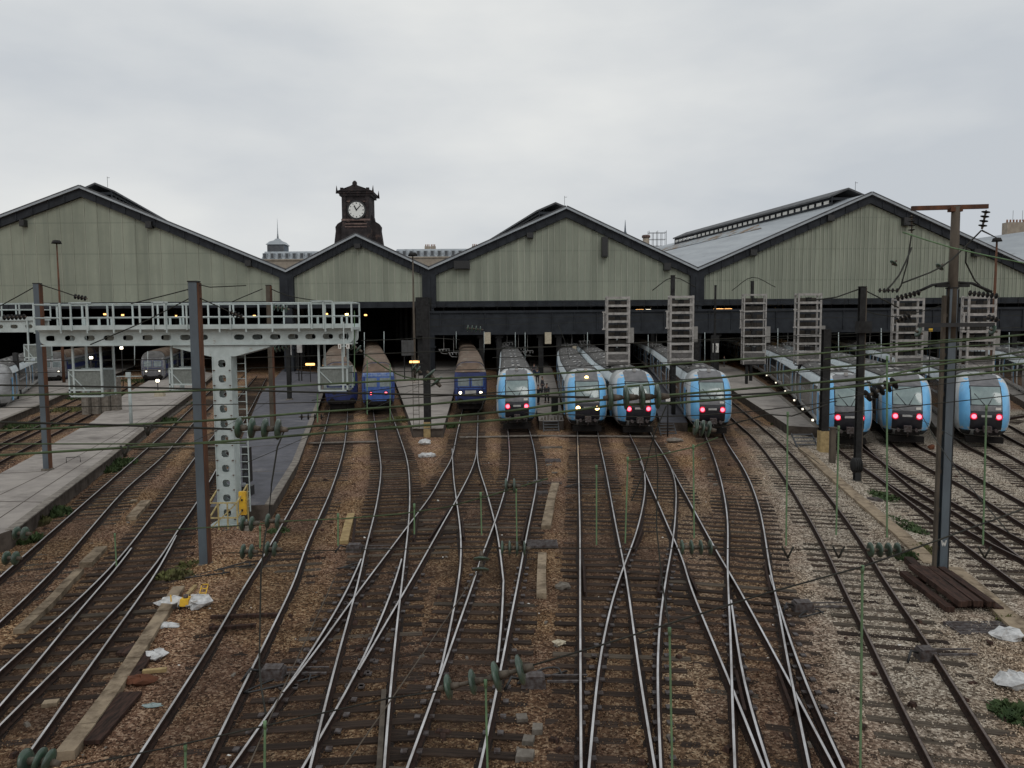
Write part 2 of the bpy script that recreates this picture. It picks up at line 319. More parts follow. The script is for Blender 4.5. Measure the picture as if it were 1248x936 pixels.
# ------------------------------------------------------------ tracks
TRACES=[
('W1',[(-64.1,563.1),(-12.8,535.5),(0.0,529.7),(51.3,505.4),(62.8,499.6),(89.7,487.4),(128.2,470.1)],[(-38.5,563.1),(-12.8,546.4),(11.5,534.9),(50.0,516.9),(64.1,510.5),(102.6,489.4),(138.5,472.1)]),
('W2',None,[(-38.5,582.3),(7.7,557.9),(51.3,534.9),(64.1,528.5),(157.7,479.7),(184.1,463.7),(215.0,446.0)]),
('W3',[(-38.5,737.2),(0.0,702.6),(89.7,624.1),(163.6,560.0),(212.3,516.9),(236.7,493.8),(264.9,468.8),(300.0,437.0)],[(-38.5,793.4),(0.0,757.5),(64.1,696.0),(153.8,594.9),(194.4,560.0),(235.4,515.6),(264.9,487.4),(308.0,447.0)]),
('W4',[(-38.5,852.4),(0.0,816.5),(130.8,696.0),(189.7,623.1),(238.5,556.4),(264.1,525.6),(292.0,483.0),(313.0,458.0)],[(-38.5,921.6),(0.0,883.2),(183.3,696.0),(217.9,643.6),(241.0,610.3),(267.9,564.1),(300.0,508.0),(325.0,460.0)]),
('W4b',[(-38.5,901.1),(0.0,860.1),(107.7,729.3),(138.5,696.0),(160.3,666.7)],[(20.5,936.0),(33.3,919.1),(110.3,808.8),(191.0,696.0),(214.9,651.3)]),
('W5',[(146.2,955.0),(159.0,936.0),(276.9,752.4),(282.1,740.0),(323.1,674.4),(365.1,600.0),(383.1,562.1),(397.2,518.5),(404.2,487.7),(405.0,470.0)],[(238.5,955.0),(248.7,936.0),(269.2,890.9),(364.1,696.0),(366.7,682.1),(389.7,628.2),(402.3,600.0),(417.7,551.8),(422.8,515.9),(424.1,487.7),(425.0,470.0)]),
('W6',[(371.0,965.0),(377.8,936.0),(393.2,868.6),(407.3,816.0),(411.3,800.0),(419.0,772.3),(431.8,727.4),(443.3,680.0),(443.6,672.3),(450.0,651.8),(459.0,614.6),(464.1,580.0),(464.5,569.7),(460.0,536.4),(455.5,505.6),(453.6,487.7),(452.0,476.0)],[(466.0,965.0),(468.2,936.0),(473.3,857.0),(478.5,816.0),(484.4,751.8),(490.1,710.8),(492.1,687.7),(496.2,656.9),(498.1,635.1),(499.4,615.9),(498.7,580.0),(495.9,559.5),(485.6,527.4),(476.0,500.5),(472.8,487.7),(469.0,476.0)]),
('X',[(264.1,957.5),(279.5,936.0),(343.6,844.7),(374.7,800.0),(408.7,744.1),(429.2,706.9),(440.1,680.0)],[(361.2,946.8),(367.6,936.0),(407.9,864.7),(437.4,816.0),(443.3,800.0),(475.4,727.4),(485.6,696.7),(489.5,680.0)]),
('Y',[(345.0,843.0),(381.2,800.0),(406.2,762.1),(429.2,731.3),(436.9,719.7),(467.7,680.0),(476.9,667.2),(496.2,641.5),(515.4,617.2),(528.2,599.2),(537.8,580.0),(549.2,561.5),(556.9,528.2),(563.3,500.0),(566.0,483.0)],[(437.0,816.0),(445.9,800.0),(462.6,772.3),(485.0,733.8),(504.9,700.5),(515.8,680.0),(525.6,663.3),(541.0,635.1),(555.1,610.8),(578.7,561.5),(581.8,530.8),(582.6,500.0),(583.0,483.0)]),
('Z',[(536.0,820.0),(542.8,793.4),(554.4,734.5),(560.8,696.0),(562.1,656.4),(556.9,612.8),(553.1,584.6),(551.0,546.2)],[(606.0,806.0),(612.8,747.3),(613.3,696.0),(614.6,717.9),(608.2,659.0),(603.1,635.9),(592.8,597.4),(582.6,564.1),(581.8,538.5)]),
('V',[(489.0,955.0),(495.4,936.0),(528.7,847.3),(554.4,772.9),(581.3,696.0),(582.6,689.7),(603.1,635.9),(615.9,594.9),(621.0,564.1),(618.5,520.5),(616.0,505.0)],[(580.0,955.0),(585.1,936.0),(605.6,839.6),(618.5,772.9),(633.8,696.0),(639.0,666.7),(646.7,628.2),(654.4,584.6),(651.8,551.3),(644.1,520.5),(640.0,505.0)]),
('P',[(708.5,965.0),(708.2,936.0),(706.9,696.0),(706.9,653.8),(703.8,528.2),(702.5,500.0)],[(803.0,965.0),(799.2,936.0),(782.6,844.7),(769.7,747.3),(762.1,696.0),(751.8,646.2),(739.0,576.9),(728.7,528.2),(724.0,500.0)]),
('Q',[(715.0,965.0),(718.5,936.0),(726.2,834.5),(739.0,760.1),(756.9,696.0),(764.6,679.5),(774.9,651.3),(785.1,607.7),(786.4,584.6),(781.3,559.0),(767.2,528.2),(757.0,500.0)],[(807.0,965.0),(805.9,936.0),(800.8,839.6),(804.6,747.3),(813.6,696.0),(811.3,705.1),(820.3,659.0),(822.8,633.3),(823.6,589.7),(816.4,566.7),(793.3,528.2),(783.0,500.0)]),
('S',[(943.0,965.0),(932.8,936.0),(890.5,831.9),(863.6,767.8),(835.4,696.0),(836.9,692.3),(819.0,651.3),(780.5,561.5)],[(1034.0,965.0),(1018.7,936.0),(963.6,831.9),(914.9,742.2),(889.2,696.0),(883.1,687.2),(816.4,566.7)]),
('U',[(897.0,965.0),(895.8,936.0),(893.3,880.0),(891.7,830.0),(890.8,780.0),(886.7,696.0),(886.9,633.3),(880.5,592.3),(870.3,556.4),(858.7,528.2),(850.0,505.0)],[(993.0,965.0),(986.7,936.0),(971.7,860.0),(963.3,823.3),(955.0,780.0),(949.7,740.0),(939.5,700.0),(931.8,648.7),(924.1,612.8),(908.7,574.4),(883.1,533.3),(874.0,505.0)]),
('U2',[(948.0,965.0),(937.5,936.0),(921.7,888.3),(906.7,835.0),(896.7,780.0),(894.4,742.2),(891.0,730.0)],[(1043.0,965.0),(1029.2,936.0),(1006.7,890.0),(983.3,835.0),(962.5,780.0),(943.1,713.9),(938.0,700.0)]),
('R',[(1154.0,965.0),(1138.3,936.0),(1092.1,844.7),(1056.2,770.4),(1019.0,696.0),(1012.6,679.5),(980.5,620.5),(954.9,579.5),(919.0,533.3),(893.3,510.3),(870.0,484.0),(850.0,463.0)],[(1247.0,965.0),(1228.0,936.0),(1179.3,860.1),(1128.0,778.1),(1071.6,696.0),(1066.5,684.6),(1015.2,610.3),(961.3,548.7),(911.3,505.1),(884.0,482.0),(862.0,460.0)]),
('T5a',[(1253.0,720.0),(1212.6,690.0),(1156.8,649.0),(1138.3,633.3),(1081.8,589.7),(1025.4,548.7),(1014.0,532.0)],[(1290.0,715.0),(1248.0,680.8),(1193.4,641.3),(1155.9,616.8),(1137.0,610.3),(1081.8,567.9),(1053.6,541.0),(1044.0,532.0)]),
('T5b',[(1290.0,700.0),(1248.0,683.7),(1197.2,655.8),(1155.9,633.2),(1139.3,621.3),(1088.0,591.8)],[(1290.0,679.0),(1248.0,658.7),(1198.2,631.7),(1155.9,609.1),(1140.6,599.5),(1088.0,570.0)]),
('T6',[(1290.0,664.0),(1248.0,639.2),(1194.4,604.6),(1157.2,581.5),(1140.6,575.1),(1095.7,546.9),(1083.0,535.0)],[(1290.0,634.0),(1248.0,612.3),(1199.5,585.4),(1157.2,561.0),(1140.6,552.1),(1118.8,543.1),(1110.0,532.0)]),
('T7',[(1290.0,607.0),(1248.0,581.5),(1203.4,554.6),(1177.7,542.4),(1162.0,530.0)],[(1290.0,588.0),(1248.0,563.6),(1211.1,543.1),(1194.4,534.1),(1185.0,525.0)]),
('T8',[(1290.0,563.0),(1248.0,541.8),(1226.5,530.3),(1205.0,515.0)],[(1290.0,548.0),(1248.0,527.7),(1232.0,518.0),(1215.0,510.0)]),
]

TRAIN = {  # ground line under each train, from the coupler back into the hall
 'T1': [(.35, 54.3), (.23, 72), (-.7, 131), (-2.3, 175), (-4, 215)],
 'T2': [(5.25, 52.8), (5.95, 73.5), (9.3, 131), (12.5, 175), (15, 215)],
 'T3': [(8.7, 52.1), (8.75, 64), (10.7, 98.8), (13.3, 150), (17.2, 215)],
 'T4': [(13.55, 51.3), (14.7, 60.5), (21.2, 109), (26.5, 158), (33, 215)],
 'T5': [(20.7, 46.5), (23.3, 55.5), (35.0, 101), (52.0, 186), (58, 215)],
 'T6': [(24.5, 47), (27.2, 54), (33.3, 76), (50.2, 143), (66, 210)],
 'T7': [(29.1, 46.5), (34.4, 59.5), (50.4, 106), (66.2, 155), (82, 205)],
 'T8': [(43.3, 57), (50.6, 73), (61.5, 95), (72, 128), (90, 180)],
 'T9': [(55, 72), (72.5, 106), (92, 150), (105, 180)],
 'B1': [(-15, 67), (-20.2, 87), (-27.5, 121), (-37.5, 175), (-45, 215)],
 'B2': [(-11.6, 66), (-15.3, 86), (-24, 132), (-32, 175), (-40, 215)],
 'B3': [(-3.6, 66), (-4.8, 88), (-8.6, 144), (-12, 190)],
 'L1': [(-46.2, 67), (-56, 86), (-78, 128), (-92, 155)],
 'L2': [(-47.6, 101), (-61, 140), (-78, 190)],
 'L3': [(-61, 101), (-75, 140), (-88, 175)],
}
EXT = {'V': 'T1', 'P': 'T2', 'Q': 'T3', 'U': 'T4', 'T5b': 'T5', 'T6': 'T6', 'T7': 'T7', 'W5': 'B1', 'W6': 'B2', 'Y': 'B3', 'T8': 'T8'}
TLAB = {
 'W1': 'weedy track passing the grey mast on the far side of the left platform',
 'W2': 'overgrown track along the left edge of the long left platform',
 'W3': 'straight track just right of the long left platform',
 'W4': 'track running close past the left foot of the perforated gantry',
 'W4b': 'diverging track joining the one left of the perforated gantry',
 'W5': 'curved track between the dark platform and the crossing tracks',
 'W6': 'track from the royal blue train, cut by a crossing track',
 'X': 'branch track curving to the lower left from the royal blue train track',
 'Y': 'track crossing diagonally to the lower left from the navy train',
 'Z': 'short link track leaving the navy train track to the right',
 'V': 'track from the red lit train beside the blue locomotive, heading lower left',
 'P': 'straight track under the train with yellow headlights',
 'Q': 'track bending back left from the train behind the big insulator',
 'S': 'branch track crossing to the lower right through two tracks',
 'U': 'track curving down from the train beside the wide right platform',
 'U2': 'branch leaving to the lower right at the bottom centre right',
 'R': 'long rusty railed track on pale ballast beside the tan cable trough',
 'T5a': 'crossover track beyond the tan trough, nearest the right mast',
 'T5b': 'track from the train behind the dark mast, running to the right edge',
 'T6': 'track from the middle train of the right group',
 'T7': 'track from the rightmost blue fronted train',
 'T8': 'farthest right track leaving the picture',
}
DIST = {}
tracks = []
for name, l, r in TRACES:
    Lp = [G(*p) for p in l] if l else None; Rp = [G(*p) for p in r] if r else None
    if name in EXT:
        tp = crom([Vector((x, y, 0)) for x, y in TRAIN[EXT[name]]], 6)
        cut = max(Lp[-1].y, Rp[-1].y)+5
        for a, b in zip(tp, tp[1:]):
            if a.y < cut: continue
            d = (b-a).normalized(); nn = Vector((-d.y, d.x, 0))
            Lp.append(a+nn*.74); Rp.append(a-nn*.74)
    if Lp: Lp = smooth_line(crom(Lp, .8), 6)
    if Rp: Rp = smooth_line(crom(Rp, .8), 6)
    if Lp is None:
        Lp = []
        for i, p in enumerate(Rp):
            d = (Rp[min(i+1, len(Rp)-1)]-Rp[max(i-1, 0)]).normalized(); Lp.append(p+Vector((-d.y, d.x, 0))*1.48)
    tracks.append([name, Lp, Rp])
def rail_mesh(pts, zo):
    prof = [(-.07, -.17), (.07, -.17), (.07, -.155), (.014, -.13), (.014, -.04), (.033, -.03), (.033, -.004), (.023, 0), (-.023, 0), (-.033, -.004), (-.033, -.03), (-.014, -.04), (-.014, -.13), (-.07, -.155)]
    mb = MB(); n = len(prof); vs = []
    for i, p in enumerate(pts):
        d = (pts[min(i+1, len(pts)-1)]-pts[max(i-1, 0)]).normalized(); a = Vector((d.y, -d.x, 0))
        for x, z in prof: vs.append((p.x+a.x*x, p.y+a.y*x, z+zo))
    for i in range(len(pts)-1):
        for k in range(n):
            mb.f.append((i*n+k, i*n+(k+1) % n, (i+1)*n+(k+1) % n, (i+1)*n+k)); mb.m.append(1 if k == 7 else 0); mb.s.append(False)
    mb.v = vs; mb.f.append(tuple(range(n-1, -1, -1))); mb.m.append(0); mb.s.append(False)
    mb.f.append(tuple((len(pts)-1)*n+k for k in range(n))); mb.m.append(0); mb.s.append(False)
    return mb
# a handful of differently worn sleepers, shared by all tracks (unit length in x)
def sleeper_mesh(i):
    mb = MB(); r = random.Random(i); xs = [-.5, -.3, 0, .3, .5]; rings = []
    for k, x in enumerate(xs):
        w = .125+r.uniform(-.008, .008); o = r.uniform(-.006, .006); t = r.uniform(-.006, .004)
        rings.append([(x, -w+o, -.12), (x, w+o, -.12), (x, w+o-.01, t-.008), (x, w+o-.02, t), (x, -w+o+.02, t), (x, -w+o+.01, t-.008)])
    mb.loft(rings, sm=False, cap0=True, cap1=True)
    for a, b in ((-1, -1), (-1, 1), (1, -1), (1, 1)):
        pass
    me = bpy.data.meshes.new('sleeper'); me.from_pydata(mb.v, [], mb.f); me.update(); return me
SL = [sleeper_mesh(i) for i in range(8)]
for i, me in enumerate(SL): me.materials.append(M('sleeper_wood' if i < 6 else 'sleeper_pale'))
centre = {}
for name, Lp, Rp in tracks:
    n = min(len(Lp), len(Rp)); c = []
    # centre line: midpoint between the left rail and its nearest point on the right rail
    ra = np.array([(p.x, p.y) for p in Rp])
    for p in Lp[::1]:
        k = int(np.argmin((ra[:, 0]-p.x)**2+(ra[:, 1]-p.y)**2))
        w = math.hypot(ra[k, 0]-p.x, ra[k, 1]-p.y)
        if w < 2.1: c.append(Vector(((ra[k, 0]+p.x)/2, (ra[k, 1]+p.y)/2, 0)))
    c = smooth_line(c, 4); centre[name] = even(c, .62)
ORDER = ['W3', 'W4', 'W5', 'W6', 'Y', 'V', 'P', 'Q', 'U', 'R', 'T5b', 'T6', 'T7', 'T8', 'W1', 'W2', 'T5a', 'U2', 'S', 'Z', 'X', 'W4b']
tdict = {t[0]: t for t in tracks}; done = []
for ti, name in enumerate(ORDER):
    _, Lp, Rp = tdict[name]; cl = centre[name]
    root = empty('railway_track', (cl[0].x, cl[0].y, -.2), TLAB[name], 'railway track', 'railway tracks of the station throat')
    tp_ = 'steel_dull' if name in ('R', 'T5a', 'T5b', 'T6', 'T7', 'T8', 'W1', 'W2') else 'steel_top'
    rail_mesh(Lp, -ti*.0012).build('rail', ['rail_rust', tp_], root); rail_mesh(Rp, -ti*.0012).build('rail', ['rail_rust', tp_], root)
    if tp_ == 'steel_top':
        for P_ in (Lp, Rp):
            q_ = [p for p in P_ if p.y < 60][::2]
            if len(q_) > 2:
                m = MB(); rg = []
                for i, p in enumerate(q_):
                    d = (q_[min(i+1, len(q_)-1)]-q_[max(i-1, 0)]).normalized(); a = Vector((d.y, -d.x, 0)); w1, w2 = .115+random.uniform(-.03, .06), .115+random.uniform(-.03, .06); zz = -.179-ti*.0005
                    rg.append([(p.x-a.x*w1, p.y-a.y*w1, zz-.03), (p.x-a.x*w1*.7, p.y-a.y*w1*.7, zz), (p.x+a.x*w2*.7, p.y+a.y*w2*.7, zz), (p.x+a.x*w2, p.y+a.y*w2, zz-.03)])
                m.loft(rg, sm=False, closed=False); m.build('oil_shade_strip', 'oil_shade_gravel', root)  # strip along the rail: oily stain plus the web's shadow, painted in
    base = wloc(root); zt = -.172-ti*.0011
    rest = MB(); cnt = 0
    prev = np.array([(p.x, p.y) for q in done for p in centre[q]]) if done else None
    for i, p in enumerate(cl):
        if prev is not None and np.min((prev[:, 0]-p.x)**2+(prev[:, 1]-p.y)**2) < 1.35**2: continue
        a = cl[max(i-1, 0)]; b = cl[min(i+1, len(cl)-1)]; d = (b-a).normalized(); ang = math.atan2(-d.x, d.y)
        if p.y > 125: break
        # long timbers where another track runs within reach
        lo, hi = -1.3, 1.3
        for q in ORDER:
            if q == name: continue
            for s in centre[q][::2]:
                if abs(s.y-p.y) < .7 and abs(s.x-p.x) < 1.36:
                    e = (s.x-p.x)*math.cos(ang); lo = min(lo, e-1.3); hi = max(hi, e+1.3)
        ln = (hi-lo)*random.uniform(.97, 1.02); mid = (hi+lo)/2+random.uniform(-.04, .04)
        cpt = Vector((p.x+mid*math.cos(ang), p.y+mid*math.sin(ang), zt+random.uniform(-.012, .006)-.040*min(1, max(0, .35+1.5*noise.noise(Vector((p.x*.22, p.y*.16, ti*.3)))))*(1 if name not in ('R', 'T5a', 'T5b', 'T6', 'T7') else .45)+(.004 if name in ('W3', 'W5', 'R', 'W1', 'W2') else .016)))
        ang += random.uniform(-.012, .012)
        if cnt < 100:
            o = bpy.data.objects.new('sleeper', random.choice(SL[6:] if name in ('W3', 'R', 'T5a', 'T5b', 'T6', 'T7', 'T8', 'W1') and random.random() < .6 else SL if random.random() < .4 else SL[:6])); COL.objects.link(o); o.parent = root
            o.location = cpt-base; o.rotation_euler.z = ang; o.scale = (ln, random.uniform(.92, 1.08), 1)
        else: rest.cb((cpt.x, cpt.y, cpt.z-.1), ln, .25, .1, rz=ang)
        cnt += 1
    if rest.v: rest.build('sleepers', 'sleeper_wood', root, kind='stuff')
    done.append(name)
# ------------------------------------------------------------ ground sheet
gx = np.concatenate([[-2500, -900, -400, -200, -130], np.arange(-95, -45, .9), np.arange(-45, 50, .3), np.arange(50, 100, .9), [130, 200, 400, 900, 2500]])
gy = np.concatenate([[-900, -200, -60, -10], np.arange(2, 75, .3), np.arange(75, 135, .8), [160, 220, 320, 600, 1500, 3500]])
X, Y = np.meshgrid(gx, gy); dist = np.full(X.shape, 9.0); ddark = np.full(X.shape, 9.0)
for name in ORDER:
    for p in centre[name]:
        i0, i1 = np.searchsorted(gx, [p.x-3, p.x+3]); j0, j1 = np.searchsorted(gy, [p.y-3, p.y+3])
        if i1 > i0 and j1 > j0:
            dd = np.hypot(X[j0:j1, i0:i1]-p.x, Y[j0:j1, i0:i1]-p.y); dist[j0:j1, i0:i1] = np.minimum(dist[j0:j1, i0:i1], dd)
            if name not in ('W3', 'W5', 'R', 'T5a', 'T5b', 'T6', 'T7', 'T8', 'W1', 'W2'): ddark[j0:j1, i0:i1] = np.minimum(ddark[j0:j1, i0:i1], dd)
Zg = -.215+.035*np.sin(X*1.7+np.sin(Y*.9)*2)*np.sin(Y*1.3+X*.4)+.02*np.sin(X*4.1+Y*3.3)
Zg = np.where(dist < 1.5, -.198+.014*np.sin(X*5.1+2*np.sin(Y*2.3))*np.sin(Y*4.3+X*1.7)+.012*np.sin(X*.7+Y*.9), Zg+.03+.07*np.clip((dist-1.6)/.7, 0, 1))
dirt = np.maximum(np.clip((1.7-dist)/.7, 0, 1)*.6, np.clip((1.75-ddark)/.6, 0, 1)*.86)
def poly_mask(px, soft=None):
    P_ = [G(*p, -.2) for p in px]; m = np.zeros(X.shape, bool); n = len(P_)
    for i in range(n):
        a, b = P_[i], P_[(i+1) % n]
        c = (a.y > Y) != (b.y > Y)
        with np.errstate(divide='ignore', invalid='ignore'): xx = (b.x-a.x)*(Y-a.y)/(b.y-a.y)+a.x
        m ^= c & (X < xx)
    return m
def blur(a, k):
    for _ in range(k):
        a = (a+np.roll(a, 1, 0)+np.roll(a, -1, 0)+np.roll(a, 1, 1)+np.roll(a, -1, 1))/5
    return a
pale = np.zeros(X.shape)
pale[poly_mask([(905, 520), (985, 560), (1110, 690), (1300, 880), (1300, 500), (1150, 500), (1015, 520)])] = 1.0
pale[poly_mask([(903, 515), (990, 545), (1110, 690), (1300, 900), (1280, 960), (1045, 960), (960, 760), (915, 600)])] = .95
pale[poly_mask([(805, 790), (880, 790), (895, 960), (815, 960)])] = .85
pale[poly_mask([(815, 580), (865, 580), (890, 740), (820, 730)])] = .75
pale[poly_mask([(0, 560), (60, 520), (220, 440), (170, 440), (0, 520)])] = .3
pale = blur(pale, 22)
dirt = blur(dirt, 1)*(1-.72*np.clip(pale*1.3, 0, 1))
ny, nx = X.shape
verts = np.stack([X.ravel(), Y.ravel(), Zg.ravel()], 1)
idx = np.arange(nx*ny).reshape(ny, nx); faces = np.stack([idx[:-1, :-1].ravel(), idx[:-1, 1:].ravel(), idx[1:, 1:].ravel(), idx[1:, :-1].ravel()], 1)
me = bpy.data.meshes.new('ground'); me.vertices.add(len(verts)); me.vertices.foreach_set('co', verts.ravel()); me.loops.add(faces.size); me.loops.foreach_set('vertex_index', faces.ravel())
me.polygons.add(len(faces)); me.polygons.foreach_set('loop_start', np.arange(0, faces.size, 4)); me.polygons.foreach_set('loop_total', np.full(len(faces), 4)); me.update()
for nm, ar in (('dirt', dirt), ('pale', pale)): at = me.attributes.new(nm, 'FLOAT', 'POINT'); at.data.foreach_set('value', ar.ravel().astype(np.float32))
me.materials.append(M('ballast')); go = bpy.data.objects.new('ground', me); COL.objects.link(go); go['kind'] = 'structure'
def samp(a, x, y):
    i = np.clip(np.searchsorted(gx, x), 0, nx-1); j = np.clip(np.searchsorted(gy, y), 0, ny-1); return a[j, i]
# loose ballast stones lying on the sheet
NS = 330000
yy = 9+(rng.random(NS)**1.7)*36; xx = (rng.random(NS)-.5)*2*(.72*yy+1.5)
sz = rng.uniform(.012, .024, NS)*(1+.014*(yy-9)); zz = samp(Zg, xx, yy)+sz*.3
octv = np.array([(1, 0, 0), (-1, 0, 0), (0, 1, 0), (0, -1, 0), (0, 0, 1), (0, 0, -1)], float)
octf = np.array([(0, 2, 4), (2, 1, 4), (1, 3, 4), (3, 0, 4), (2, 0, 5), (1, 2, 5), (3, 1, 5), (0, 3, 5)])
keep = (samp(dist, xx, yy) > 1.45) | (rng.random(NS) < .3); xx, yy, sz, zz = xx[keep], yy[keep], sz[keep], zz[keep]; NS = len(xx)
th = rng.random(NS)*6.28; V = octv[None]*rng.uniform(.75, 1.2, (NS, 6, 1)); V[:, :, 2] *= .95
x_ = V[:, :, 0]*np.cos(th)[:, None]-V[:, :, 1]*np.sin(th)[:, None]; y_ = V[:, :, 0]*np.sin(th)[:, None]+V[:, :, 1]*np.cos(th)[:, None]
tl = rng.uniform(-.3, .3, NS)[:, None]; z_ = V[:, :, 2]+x_*tl
V = np.stack([x_*sz[:, None]+xx[:, None], y_*sz[:, None]+yy[:, None], z_*sz[:, None]+zz[:, None]], 2).reshape(-1, 3)
F = (octf[None]+(np.arange(NS)*6)[:, None, None]).reshape(-1, 3)
me = bpy.data.meshes.new('ballast_stones'); me.vertices.add(len(V)); me.vertices.foreach_set('co', V.ravel()); me.loops.add(F.size); me.loops.foreach_set('vertex_index', F.ravel())
me.polygons.add(len(F)); me.polygons.foreach_set('loop_start', np.arange(0, F.size, 3)); me.polygons.foreach_set('loop_total', np.full(len(F), 3)); me.update()
for nm, ar in (('dirt', dirt), ('pale', pale)): at = me.attributes.new(nm, 'FLOAT', 'POINT'); at.data.foreach_set('value', np.repeat(samp(ar, xx, yy), 6).astype(np.float32))
bm_ = M('ballast').copy(); bm_.name = 'ballast_stone'; MATS['ballast_stone'] = bm_
gn = [q for q in bm_.node_tree.nodes if q.type == 'NEW_GEOMETRY'][0]
for q in bm_.node_tree.nodes:
    if q.type == 'VALTORGB':
        for lk in list(q.inputs['Fac'].links): bm_.node_tree.links.remove(lk)
        bm_.node_tree.links.new(gn.outputs['Random Per Island'], q.inputs['Fac'])
for lk in list(bm_.node_tree.nodes['Principled BSDF'].inputs['Normal'].links): bm_.node_tree.links.remove(lk)
me.materials.append(bm_); so_ = bpy.data.objects.new('ballast_stones', me); COL.objects.link(so_)
meta(so_, 'loose brown and pale ballast stones strewn between the tracks', 'gravel', None, 'stuff')

# ------------------------------------------------------------ platforms
def platform(px, mt, z=.5, edges=()):
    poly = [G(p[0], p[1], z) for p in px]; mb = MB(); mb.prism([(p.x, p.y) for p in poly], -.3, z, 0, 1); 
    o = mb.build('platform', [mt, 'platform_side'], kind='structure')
    for i, j in edges:   # pale coping stones, proud of the slab
        e = MB()
        for k in range(i, j):
            a, b = poly[k], poly[k+1]; e.beam(a+Vector((0, 0, .006)), b+Vector((0, 0, .006)), .34, .05)
        e.build('platform_edge', 'platform_edge', kind='structure')
    return o
platform([(-260, 740), (13, 646), (60, 610), (128, 560), (181, 517), (232, 480), (262, 455), (210, 447), (150, 482), (115, 512), (64, 541), (36, 558), (0, 577), (-260, 690)], 'asphalt_pale', edges=((1, 6),))
platform([(-200, 600), (0, 512), (45, 494), (86, 476), (150, 452), (165, 445), (110, 440), (65, 457), (31, 471), (0, 485), (-200, 560)], 'asphalt_pale', edges=((0, 4),))
platform([(256, 618), (328, 615), (360, 563), (392, 480), (398, 455), (345, 450), (318, 480), (290, 545)], 'asphalt_dark', edges=((1, 4),))
platform([(503, 522), (540, 522), (552, 482), (557, 455), (555, 440), (478, 440), (482, 466)], 'asphalt_pale', edges=((0, 1), (5, 6)))
platform([(657, 513), (687, 513), (681, 480), (673, 450), (662, 436), (645, 436), (647, 460)], 'asphalt_pale')
platform([(805, 515), (838, 515), (822, 485), (805, 462), (792, 450), (780, 450), (790, 470)], 'asphalt_dark')
platform([(961, 519), (997, 521), (950, 482), (911, 455), (882, 444), (845, 432), (830, 432), (857, 444), (895, 477)], 'asphalt_pale', edges=((1, 4),))
platform([(1228, 478), (1300, 520), (1300, 480), (1225, 445), (1205, 445)], 'asphalt_pale')
platform([(1062, 508), (1082, 520), (1075, 495), (1045, 470), (1035, 470)], 'asphalt_dark')
platform([(1140, 520), (1158, 522), (1150, 500), (1120, 478), (1110, 478)], 'asphalt_pale')
# crossing boards at the platform ends
for pts in ([(160, 546), (268, 544)], [(376, 540), (462, 538)], [(560, 533), (650, 531), (800, 532)]):
    mb = MB(); w = [G(*p, -.08) for p in pts]
    for a, b in zip(w, w[1:]): mb.beam(a, b, .35, .06)
    mb.build('duct_cover', 'concrete_grey', label={160: 'grey cable cover crossing the two left tracks', 376: 'grey cable cover in front of the royal blue train', 560: 'long grey cable cover before the central trains'}[pts[0][0]], cat='cable cover')
# cable troughs of tan concrete lids
def trough(pts, w, lab, m='concrete_tan', h=.08):
    c = crom([G(*p, -.12) for p in pts], 1); c = even(c, 1.0); mb = MB()
    for a, b in zip(c, c[1:]):
        d = (b-a); dz = random.uniform(-.015, .015); mb.beam(a+d*.01+Vector((0, 0, dz)), b-d*.01+Vector((0, 0, dz)), w*random.uniform(.97, 1.03), h+.1)
    return mb.build('cable_trough', m, label=lab, cat='cable trough', group='cable troughs of concrete lids')
trough([(978, 547), (1010, 577), (1050, 612), (1100, 655), (1137, 690)], .5, 'tan concrete lid trough running down to the right mast')
trough([(1160, 694), (1200, 728), (1248, 772), (1275, 795)], .5, 'tan trough of concrete lids right of the timber stack')
trough([(97, 696), (60, 736), (13, 779)], .27, 'thin tan trough between the two left track pairs, near the edge')
trough([(124, 668), (110, 683), (99, 694)], .38, 'short upper piece of the thin left trough')
trough([(218, 718), (190, 762), (150, 825), (110, 882), (74, 928), (60, 948)], .33, 'long tan trough beside the white rubbish bags')
trough([(178, 612), (168, 623), (156, 636)], .4, 'short tan lid left of the blue grey mast')
trough([(677, 590), (672, 608), (668, 630), (664, 650)], .36, 'tan trough in the middle of the throat, upper run')
trough([(661, 676), (660, 700), (660, 728)], .28, 'tan trough in the middle of the throat, lower run')
trough([(428, 628), (423, 645), (419, 662)], .3, 'narrow yellowish plank left of the crossing switch', 'wood_tan')
for (px, py, w, d_, lab) in ((674, 561, .9, .9, 'dark square pit cover below the central stairs'), (661, 662, 1.1, .8, 'dark rectangular pit cover beside a pale slab'), (1195, 765, 1.5, .8, 'ribbed iron grating in front of the timber stack'), (1066, 608, .5, .5, 'grey green junction box lid by the tan trough'), (672, 545, 1.4, .35, 'pale concrete slab just below the central stairs'), (660, 600, .6, .5, 'small grey lid left of the central trough')):
    p = G(px, py, -.12); mb = MB(); mb.cb((p.x, p.y, -.2), w, d_, .1, ch=.02)
    for k in range(7): mb.box(p.x-w*.46, p.x+w*.46, p.y-d_*.42+k*d_*.13, p.y-d_*.42+k*d_*.13+d_*.06, -.1, -.085)
    mb.build('pit_cover', 'concrete_grey' if px in (672,) else 'plate_iron', label=lab, cat='cover')
